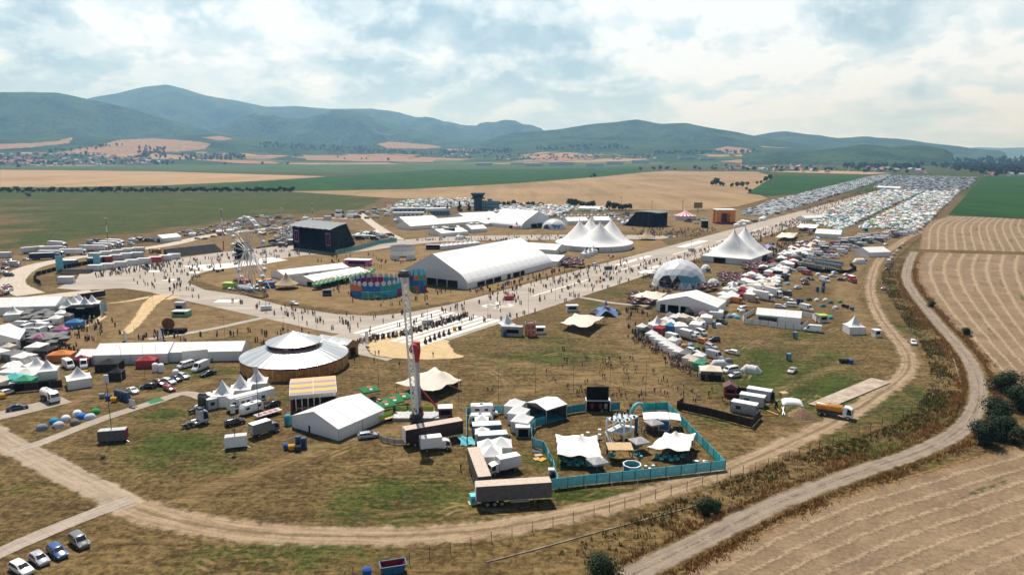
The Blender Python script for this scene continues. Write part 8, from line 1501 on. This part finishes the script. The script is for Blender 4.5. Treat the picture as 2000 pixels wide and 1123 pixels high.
for i, (p, a) in enumerate(pool):
    k = rq.randrange(22)
    if i < nind: camp('igloo' if rq.random() < .8 else 'tunnel', p, TENTC[k], CN[k], None, rq.uniform(0, 6.3), rq.uniform(.95, 1.3))
    else: spots.append((rq.choice((0, 0, 0, 1, 1, 2)), p.x, p.y, rq.uniform(0, 6.3), rq.uniform(.95, 1.35), TENTC[k]))
mass('tent_crowd', 'dense mass of small camping tents in the campsite', [TIG, TIG2, TPOP], spots, M_MASS)
LAND += [(*G(1640, 430)[:2], 'first campsite block'), (*G(1760, 430)[:2], 'campsite block by the fence'), (*G(1030, 415)[:2], 'campsite behind the arched hall'), (*G(830, 400)[:2], 'campsite beside the tower')]
spots = []
def rows(poly, dx, dy, kinds, seed, ang_, fill=.93):
    r = random.Random(seed); P = gp(poly); c = sum(P, Vector()) / len(P); ca, sa = math.cos(ang_), math.sin(ang_); U = [((p - c).x * ca + (p - c).y * sa, -(p - c).x * sa + (p - c).y * ca) for p in P]
    x0, x1, y0, y1 = min(u[0] for u in U), max(u[0] for u in U), min(u[1] for u in U), max(u[1] for u in U); X, Y = np.meshgrid(np.arange(x0, x1, dx), np.arange(y0, y1, dy)); X, Y = X.ravel(), Y.ravel(); ok = in_poly(X, Y, U)
    for x, y in zip(X[ok], Y[ok]):
        if r.random() > fill: continue
        x += r.uniform(-.4, .4); y += r.uniform(-.5, .5); spots.append((r.choice(kinds), c.x + x * ca - y * sa, c.y + x * sa + y * ca, ang_ + math.pi / 2 + r.choice((0, math.pi)) + r.uniform(-.08, .08), r.uniform(.95, 1.1), r.choice(CARC)))
ra = math.atan2(RWD.y, RWD.x)
rows([(1724, 372), (1706, 367), (1742, 343), (1908, 347), (1888, 370), (1876, 374)], 2.9, 8.0, (0, 0, 0, 0, 1), 5, ra - .6); CARC[:0] = [(.84, .84, .84)] * 8
rows([(1440, 420), (1500, 396), (1698, 346), (1742, 341), (1728, 350), (1690, 364), (1562, 405), (1500, 424)], 4.2, 7.2, (1, 1, 1, 0), 6, ra + 1.2); rows([(950, 415), (1000, 411), (1010, 418), (960, 424)], 3, 7, (0, 0, 1), 7, .3)
mass('car_park', 'dense rows of parked cars and campers far along the runway', [TCAR, TVAN], spots, M_MASSC)
def crowd():
    r = random.Random(4); P = []
    def line(pts, n, w, dens=1):
        L = smooth_line(gp(pts), 1.0)
        for _ in range(n): p = L[r.randrange(len(L))]; P.append(p + Vector((r.gauss(0, w), r.gauss(0, w * .7), 0)))
    for x, y in ((733, 694), (740, 694), (846, 697), (731, 708), (780, 717), (1110, 640), (953, 762), (961, 768), (1131, 772), (1127, 772), (1138, 771), (1303, 752), (1312, 760), (1335, 757), (1352, 766), (1384, 775), (1390, 765), (1411, 782), (1421, 790), (1426, 795), (1278, 768), (1290, 769), (1248, 781), (1256, 784), (1213, 779), (1205, 777), (1222, 778), (996, 857), (1253, 846), (1257, 848), (1245, 859), (1233, 800), (1418, 771), (1423, 772), (1409, 780), (1100, 873), (900, 920), (693, 708), (557, 740), (1099, 686), (1103, 686), (1259, 851), (1262, 846), (1240, 862), (1186, 892), (1200, 886), (1246, 896), (1290, 846), (1312, 845), (1118, 911), (1142, 912), (1158, 867), (1170, 870), (1230, 800), (1045, 848), (1176, 806), (1184, 805)): P.append(G(x, y))
    line([(700, 672), (735, 663), (790, 654), (850, 637), (910, 617)], 170, 1.0); line([(1244, 652), (1262, 672), (1300, 700), (1340, 724), (1380, 745)], 120, 1.5); line([(920, 573), (980, 560), (1040, 543), (1085, 530)], 55, 2.2)
    for poly, n in (([(1090, 690), (1230, 690), (1290, 740), (1400, 790), (1180, 795), (1060, 740)], 34), ([(200, 620), (350, 655), (600, 640), (640, 690), (380, 662), (250, 692)], 36), ([(0, 690), (120, 668), (160, 692), (100, 712), (40, 735), (0, 745)], 75), ([(125, 650), (180, 612), (212, 650), (150, 684)], 36), ([(760, 640), (985, 629), (1250, 545), (1330, 500), (1180, 512), (905, 592)], 170), ([(1210, 600), (1280, 612), (1300, 650), (1240, 680)], 24), ([(420, 585), (700, 617), (800, 612), (720, 655), (600, 636)], 42), ([(380, 548), (440, 522), (600, 497), (640, 492), (500, 490), (330, 510), (260, 530), (250, 556), (330, 575), (420, 598)], 150), ([(1250, 545), (1330, 500), (1560, 425), (1600, 430), (1400, 505)], 320), ([(1500, 480), (1560, 472), (1545, 510), (1500, 560), (1440, 575), (1480, 535)], 330), ([(1600, 425), (1560, 412), (1700, 368), (1720, 372)], 260), ([(740, 472), (1040, 460), (1180, 462), (1300, 458), (1100, 472)], 90), ([(1230, 447), (1400, 447), (1380, 463), (1250, 463)], 110), ([(640, 560), (690, 605), (820, 600), (900, 575), (860, 560), (700, 545)], 40), ([(700, 500), (770, 495), (830, 510), (720, 530), (560, 506)], 40), ([(170, 535), (330, 512), (330, 520), (200, 545)], 70), ([(1280, 590), (1330, 560), (1300, 555), (1270, 560)], 30), ([(1290, 566), (1360, 567), (1420, 560), (1400, 555)], 40), ([(240, 700), (330, 640), (420, 690), (420, 700)], 14)): P += in_px(poly, int(n * 1.3), 0, len(P))
    P += [p + Vector((r.uniform(-.9, .9), r.uniform(-.7, .7), 0)) for p in P[110:] if r.random() < .55]
    for p in P: p.z = 0
    P.sort(key=lambda p: p.length); tops = {'white': (.72, .72, .7), 'black': (.016, .016, .018), 'navy': (.03, .05, .12), 'red': (.4, .04, .04), 'grey': (.25, .25, .26), 'pink': (.5, .2, .26), 'green': (.05, .2, .08), 'yellow': (.6, .5, .1)}; names = ['black'] * 10 + ['white'] * 3 + ['navy', 'red', 'grey', 'pink', 'green', 'yellow']; legs = ['dark jeans', 'denim shorts', 'dark jeans', 'khaki shorts', 'black jeans', 'dark jeans']; sp = []
    nP = 300 - 7
    for i, p in enumerate(P):
        c = r.choice(names); k = r.choice((0, 0, 1, 1, 2, 3, 4, 4, 0, 1, 2, 5)); a = r.uniform(0, 6.3)
        if i < nP: o = link('person', PEOPLE[k], None, p, a, tops[c], r.uniform(.94, 1.06)); auto(o, f'{POSEW[k]} person in {c} and {legs[k]}', 'person', 'festival visitors')
        else: sp.append((0, p.x, p.y, a, r.uniform(.92, 1.06), tops[c]))
    B, u, v, h = DECK
    for k, (x, y) in enumerate(((.3, .4), (.35, .65), (.5, .5), (.62, .3), (.7, .7), (.55, .8), (.42, .2))): o = link('person', PEOPLE[2], None, B + u * x + v * y + Vector((0, 0, h + .13)), k * 1.3, tops['black']); tag(o, 'person in black standing on top of the white scaffold deck', 'person', 'people on top of the scaffold deck')
    TP = t_box([((-.1, 0, 0), (.16, .2, .85), 1, (.05, .05, .07), None), ((.1, .1, 0), (.16, .2, .85), 1, (.12, .06, .05), None), ((0, .04, .85), (.46, .28, .62), .85, None, None), ((0, .04, 1.47), (.2, .22, .27), .9, (.08, .05, .04), None)])
    mass('crowd', 'crowd of festival visitors farther off on runway, apron and market', [TP], sp, M_MASS)
crowd()
def kit_tree(name, *a, **k): return Kit(name, tree_parts(*a, **k))
TK = [kit_tree('broadleaf_tree', 8, 4.2, 1, 520, .75, trunk=.22), kit_tree('broadleaf_tree', 7, 4.6, 2, 520, .75, trunk=.18), kit_tree('broadleaf_tree', 9, 4.0, 3, 520, .75, trunk=.24)]; TB = [kit_tree('bush', 3.0, 2.6, 5, 5200, .12, trunk=.05, squash=.9, leafm=M_LEAFD), kit_tree('bush', 2.6, 2.6, 6, 5200, .12, trunk=.05)]; TCN = kit_tree('conifer_tree', 12, 3.2, 7, 600, .6, trunk=.05, cone=True, leafm=M_LEAFD); TP_ = Kit('potted_conifer', [('pot', MB().lathe((0, 0, 0), [(.55, 0), (.7, .75)], 14, caps=(True, True)), M_DARK, False, [])] + [(n, m.moved((0, 0, .7)), mt, s, q) for n, m, mt, s, q in tree_parts(1.7, .62, 9, 500, .12, trunk=.05, cone=True, leafm=M_LEAFD)])
def tree(kit, p, desc, group, sc=1.0, detail=True, label=None): o = kit.place(p, random.uniform(0, 6.3), label, 'tree' if 'tree' in desc else 'bush', group, (.8, .8, .8), detail, sc); label or auto(o, desc, 'tree' if 'tree' in desc else 'bush', group); return o
for k, (x, y) in enumerate(((831, 671), (840, 667), (849, 663), (858, 659), (867, 656), (877, 653))): TP_.place(G(x, y), k, ('potted conifer at the wood chip corner of the runway', 'second potted conifer from the wood chips', 'third potted conifer from the wood chips', 'fourth potted conifer from the wood chips', 'fifth potted conifer from the wood chips', 'potted conifer beside the yellow bin')[k], 'plant', 'potted conifers')
for x, y, s, lb in ((1962, 768, 1.9, 'large dark bush at the top of the roadside thicket'), (1990, 802, 2.1, 'large dark bush at the picture edge of the roadside thicket'), (1950, 828, 1.9, 'large dark bush in the middle of the roadside thicket'), (1918, 866, 1.7, 'large green bush at the front of the roadside thicket'), (1965, 862, 1.8, 'large dark bush behind the front of the thicket'), (1376, 1004, .95, 'bright green bush in the ditch beside the farm road'), (1172, 1130, 1.3, 'green bush at the lower picture edge'), (1820, 600, .8, 'small dark bush on the stubble verge'), (1886, 655, .9, 'second small dark bush on the stubble verge'), (1395, 1000, .7, 'small bush beside the bright green bush')): tree(TB[int(x) % 2], G(x, y), 'bush', 'roadside bushes', s, True, lb)
for x, y, s in ((858, 411, .55), (874, 412, .7), (898, 413, 1.0), (916, 412, .9)): tree(TCN, G(x, y), 'dark conifer tree', 'conifers beside the control tower', s)
for x, y, s in [(975 + k * 9.2, 402 + (k % 3) * .6, .55 + .1 * (k % 4)) for k in range(10)] + [(1112, 405, 1.2), (1122, 405, 1.2), (1135, 405, 1.25), (1150, 406, 1.2), (1158, 406, 1.0), (1190, 411, 1.2), (1200, 411, 1.1), (1213, 411, 1.2), (1222, 411, 1.15), (1229, 411, .9)]: tree(TK[int(x) % 3], G(x, y), 'dark broadleaf tree', 'trees at the wheat field edge', s, False)
for x, y, s in ((1160, 348, 1.5), (1154, 348, .8), (1398, 363, 1.9), (1392, 363, 1.2), (1408, 363, 1.4), (1413, 364, .8), (1430, 367, 1.0), (1440, 366, 1.2), (1449, 366, 1.3), (1460, 364, 1.0), (1478, 361, .8), (1487, 360, .9), (1496, 357, 1.6), (1503, 352, 1.6), (1464, 377, .8), (1458, 372, .7), (1250, 334, 1.6), (1276, 332, 1.9), (1290, 332, 2.0), (1303, 332, 2.1), (1318, 333, 1.3), (1358, 332, 2.0), (1366, 332, 1.6), (38, 330, 2.4), (440, 323, 2.0), (513, 322, 2.2), (562, 322, 2.4), (55, 385, .9)): tree(TK[int(x) % 3], G(x, y), 'lone dark field tree', 'trees standing in the fields', s, False)
rt = random.Random(12)
for k in range(78): x = -6 + k * 7.5; tree(TK[k % 3], G(x + rt.uniform(-2, 2), 376.5 + rt.uniform(-.4, .4) - (.6 if x > 300 else 0)), 'dark hedge tree', 'hedge row trees across the airfield', rt.uniform(.75, 1.25), False)
_az, _R, _Z = H_FOOT
def ground_at(px, py):
    d = Vector(((px - CXP) / FOC, CP + SP * (-(py - CYP) / FOC), -SP + CP * (-(py - CYP) / FOC))); az = math.atan2(d.x, d.y); h = math.hypot(d.x, d.y); j = int(np.clip(np.searchsorted(_az, az), 1, len(_az) - 1))
    for rr in np.arange(1500, 7400, 25.0):
        z = CAMH + rr * d.z / h; g = float(np.interp(rr, _R, _Z[:, j])) if rr > _R[0] else 0.0
        if z <= max(g, 0): return Vector((d.x / h * rr, d.y / h * rr, max(g, 0)))
    return None
HW = [flat(f'house_wall_{n}', c, .85, .2) for n, c in (('cream', (.66, .6, .52)), ('white', (.78, .77, .75)), ('pink', (.6, .44, .38)), ('grey', (.5, .5, .5)))]; HR = [flat(f'house_roof_{n}', c, .8, .2) for n, c in (('red', (.36, .14, .10)), ('brown', (.2, .13, .1)), ('grey', (.42, .42, .43)))]
HK = [Kit('house', [('wall', MB().box((0, 0, 0), (11, 9, 4.6)), HW[i % 4], False, []), ('roof', MB().loft([[(-5.9, -5, 4.5), (-5.9, 5, 4.5), (-5.9, 0, 8.2)], [(5.9, -5, 4.5), (5.9, 5, 4.5), (5.9, 0, 8.2)]]), HR[i % 3], False, [])]) for i in range(12)]
KF = Kit('factory_hall', [('wall', MB().box((0, 0, 0), (60, 26, 9)), flat('factory_wall', (.45, .49, .53), .6, .3), False, []), ('roof', MB().box((0, 0, 9), (61, 27, .8)), flat('factory_roof', (.6, .62, .64), .6, .3), False, [])]); RN = ('red', 'brown', 'grey'); WN = ('cream', 'white', 'pink', 'grey')
LAND += [(*ground_at(120, 314)[:2], 'western village'), (*ground_at(960, 307)[:2], 'town below the hills'), (*G(1640, 335)[:2], 'village behind the campsite'), (*G(1960, 343)[:2], 'houses by the river wood')]
def town(poly, nh, nt, seed, sc):
    r = random.Random(seed); x0, x1 = min(p[0] for p in poly), max(p[0] for p in poly); y0, y1 = min(p[1] for p in poly), max(p[1] for p in poly); k = 0
    while k < nh + nt:
        x, y = r.uniform(x0, x1), r.uniform(y0, y1)
        if not bool(in_poly(np.array([x]), np.array([y]), poly)[0]): continue
        p = ground_at(x, y)
        if p is None: k += 1; continue
        if k < nh: i = r.randrange(12); o = HK[i].place(p, r.uniform(0, 3.1), None, 'house', 'houses of the villages', (.8, .8, .8), False, r.uniform(1.0, 1.5) * sc); auto(o, f'{WN[i % 4]} house with a {RN[i % 3]} roof', 'house', 'houses of the villages')
        else: tree(TK[k % 3], p, 'village tree', 'trees among the village houses', r.uniform(1.1, 1.9) * sc, False)
        k += 1
town([(0, 304), (180, 300), (330, 312), (350, 322), (150, 325), (0, 324)], 150, 52, 1, 1.25); town([(870, 303), (1280, 303), (1290, 312), (950, 314), (860, 309)], 70, 44, 2, 1.2); town([(1380, 326), (1560, 325), (1800, 333), (1820, 340), (1500, 336), (1390, 334)], 62, 64, 3, 1.0); town([(1900, 340), (2000, 339), (2000, 345), (1905, 345)], 9, 10, 4, 1.0)
for k, (x, y, s, a) in enumerate(((340, 302, 1.3, .1), (370, 300, 1.2, .1), (420, 302, 1.5, .1), (460, 304, 1.3, .1), (510, 303, 1.2, .1), (400, 310, 1.2, .1), (945, 324, 1.5, 0), (1010, 322, 1.2, 0), (1042, 325, 1.5, 0), (1095, 324, 2.0, 0), (1160, 325, 1.5, 0), (1200, 321, 1.6, 0), (1250, 319, 1.7, 0), (1340, 311, 1.6, 0), (1380, 312, 1.5, 0))): auto(KF.place(ground_at(x, y), a, None, 'factory', 'factory halls of the town', (.8, .8, .8), False, s), 'long pale factory hall', 'factory', 'factory halls of the town')
r = thing('church', 'village church with a pointed spire behind the campsite', 'church', G(1548, 331)); part('nave', MB().box((0, 0, 0), (16, 9, 8)), HW[1], r); part('spire', MB().box((-9, 0, 0), (5, 5, 16)).loft([[(-11.5, -2.5, 16), (-6.5, -2.5, 16), (-6.5, 2.5, 16), (-11.5, 2.5, 16)], [(-9.1, -.1, 27), (-8.9, -.1, 27), (-8.9, .1, 27), (-9.1, .1, 27)]]), HW[1], r); part('roof', MB().loft([[(-7, -5, 8), (-7, 5, 8), (-7, 0, 12)], [(8, -5, 8), (8, 5, 8), (8, 0, 12)]]), HR[0], r)
def woods(name, label, areas, seed, s0, s1):
    r = random.Random(seed); cr = MB(); base = [tree_parts(10, 5, 60 + i, 110, 1.5, trunk=.1)[1][1] for i in range(4)]
    for poly, n in areas:
        x0, x1 = min(p[0] for p in poly), max(p[0] for p in poly); y0, y1 = min(p[1] for p in poly), max(p[1] for p in poly)
        for _ in range(n):
            x, y = r.uniform(x0, x1), r.uniform(y0, y1)
            if not bool(in_poly(np.array([x]), np.array([y]), poly)[0]): continue
            p = ground_at(x, y)
            if p is not None: cr.join(r.choice(base).moved(p, r.uniform(0, 6), r.uniform(s0, s1)))
    struct(name, cr.mesh(name, M_LEAFD), label, 'stuff')
woods('woods', 'dark riverside woods beyond the campsite', [([(1720, 318), (1840, 313), (2000, 310), (2060, 340), (1900, 338), (1800, 325)], 520), ([(1890, 324), (2060, 318), (2060, 345), (1910, 341)], 330), ([(1480, 306), (1760, 309), (1760, 312), (1480, 309)], 160), ([(1640, 325), (1800, 327), (1800, 331), (1640, 329)], 90)], 3, 1.2, 2.4)
woods('hedgerows', 'dark hedgerows and copses between the far fields', [([(270, 290), (325, 290), (325, 310), (270, 310)], 60), ([(500, 279), (700, 290), (780, 297), (700, 300), (500, 289)], 240), ([(80, 296), (240, 284), (240, 288), (90, 301)], 70), ([(350, 306), (480, 306), (480, 314), (350, 314)], 70), ([(700, 295), (880, 302), (880, 306), (700, 299)], 130), ([(860, 296), (1000, 292), (1000, 300), (860, 302)], 120), ([(1040, 288), (1200, 284), (1230, 292), (1060, 296)], 90), ([(560, 305), (860, 318), (860, 320), (560, 308)], 30), ([(1280, 298), (1480, 296), (1480, 301), (1280, 303)], 110), ([(0, 318), (340, 318), (340, 323), (0, 323)], 60)], 4, 1.1, 2.2)
def verge():
    r = random.Random(31); mb = MB(); cols = []
    L = [p for p in FARMR if p.y < 430]; N = len(L)
    def tuft(p, h, c):
        for _ in range(4):
            a = r.uniform(0, 6.3); w = h * r.uniform(.10, .22); d = Vector((math.cos(a), math.sin(a), 0)); q = Vector((r.uniform(-.6, .6), r.uniform(-.6, .6), 0)) * h; l = Vector((r.uniform(-.45, .45), r.uniform(-.45, .45), 1)) * (h * r.uniform(.7, 1.2))
            mb.add([p + q - d * w, p + q + d * w, p + q + l + d * w * .3], [(0, 1, 2)]); k = r.uniform(.8, 1.25); cols.append((*(v * k for v in c), 1))
    pal = [(.34, .17, .05), (.42, .24, .085), (.27, .135, .04), (.50, .33, .15), (.22, .12, .045), (.11, .115, .028), (.07, .10, .02)]
    for i in range(30000):
        k = r.randrange(1, N - 1); p = L[k]; t = (L[k + 1] - L[k - 1]).normalized(); n = Vector((-t.y, t.x, 0)); sd = r.choice((-1, 1, 1)); dist = (2.9 + abs(r.gauss(0, 1.1)) + .6 * r.random()) if sd < 0 else 2.8 + r.random() ** 1.3 * 8.5; q = p + n * (sd * dist) + t * r.uniform(-2, 2)
        patch = math.sin(q.x * .21 + q.y * .13) + math.sin(q.x * .09 - q.y * .17 + 2) + .6 * math.sin(q.x * .55 + 1) * math.sin(q.y * .5)
        if q.y > 260 and r.random() > (430 - q.y) / 170: continue
        if dist > 3.6 and patch < -.35 and r.random() < .85: continue
        green = dist > 6 and r.random() < .55; tuft(q, r.uniform(.3, .75), r.choice(pal[5:]) if green else r.choice(pal[:5]))
    me = mb.mesh('tall_grass', M_MASS); a = me.attributes.new('paint', 'FLOAT_COLOR', 'FACE'); a.data.foreach_set('color', np.array(cols, np.float32).ravel()); struct('tall_grass', me, 'tall rusty dry grass along the farm road and ditch', 'stuff')
verge()
# ------------------------------------------------------------------ labels that single each thing out
def settle():
    A = [(x, y, t) for x, y, t in LAND]; ORD = ['', 'second', 'third', 'fourth', 'fifth', 'sixth', 'seventh', 'eighth', 'ninth', 'tenth', 'eleventh', 'twelfth']; fam = {}
    for o, d in AUTO:
        x, y = o.location[0], o.location[1]; l = min(A, key=lambda q: (q[0] - x) ** 2 + (q[1] - y) ** 2); fam.setdefault((d, l[2]), []).append((math.hypot(l[0] - x, l[1] - y), o))
    for (d, l), v in fam.items():
        v.sort(key=lambda q: q[0]); n = len(v)
        for i, (dist, o) in enumerate(v):
            if i == 0: t = f'{d} by the {l}' if n == 1 else f'{d} first from the {l}'
            elif i < len(ORD): t = f'{ORD[i]} {d} from the {l}'
            else: t = f'one of many a {d} beyond the {l}'; o['group'] = f'{d}s beyond the {l}'
            o['label'] = t
settle()
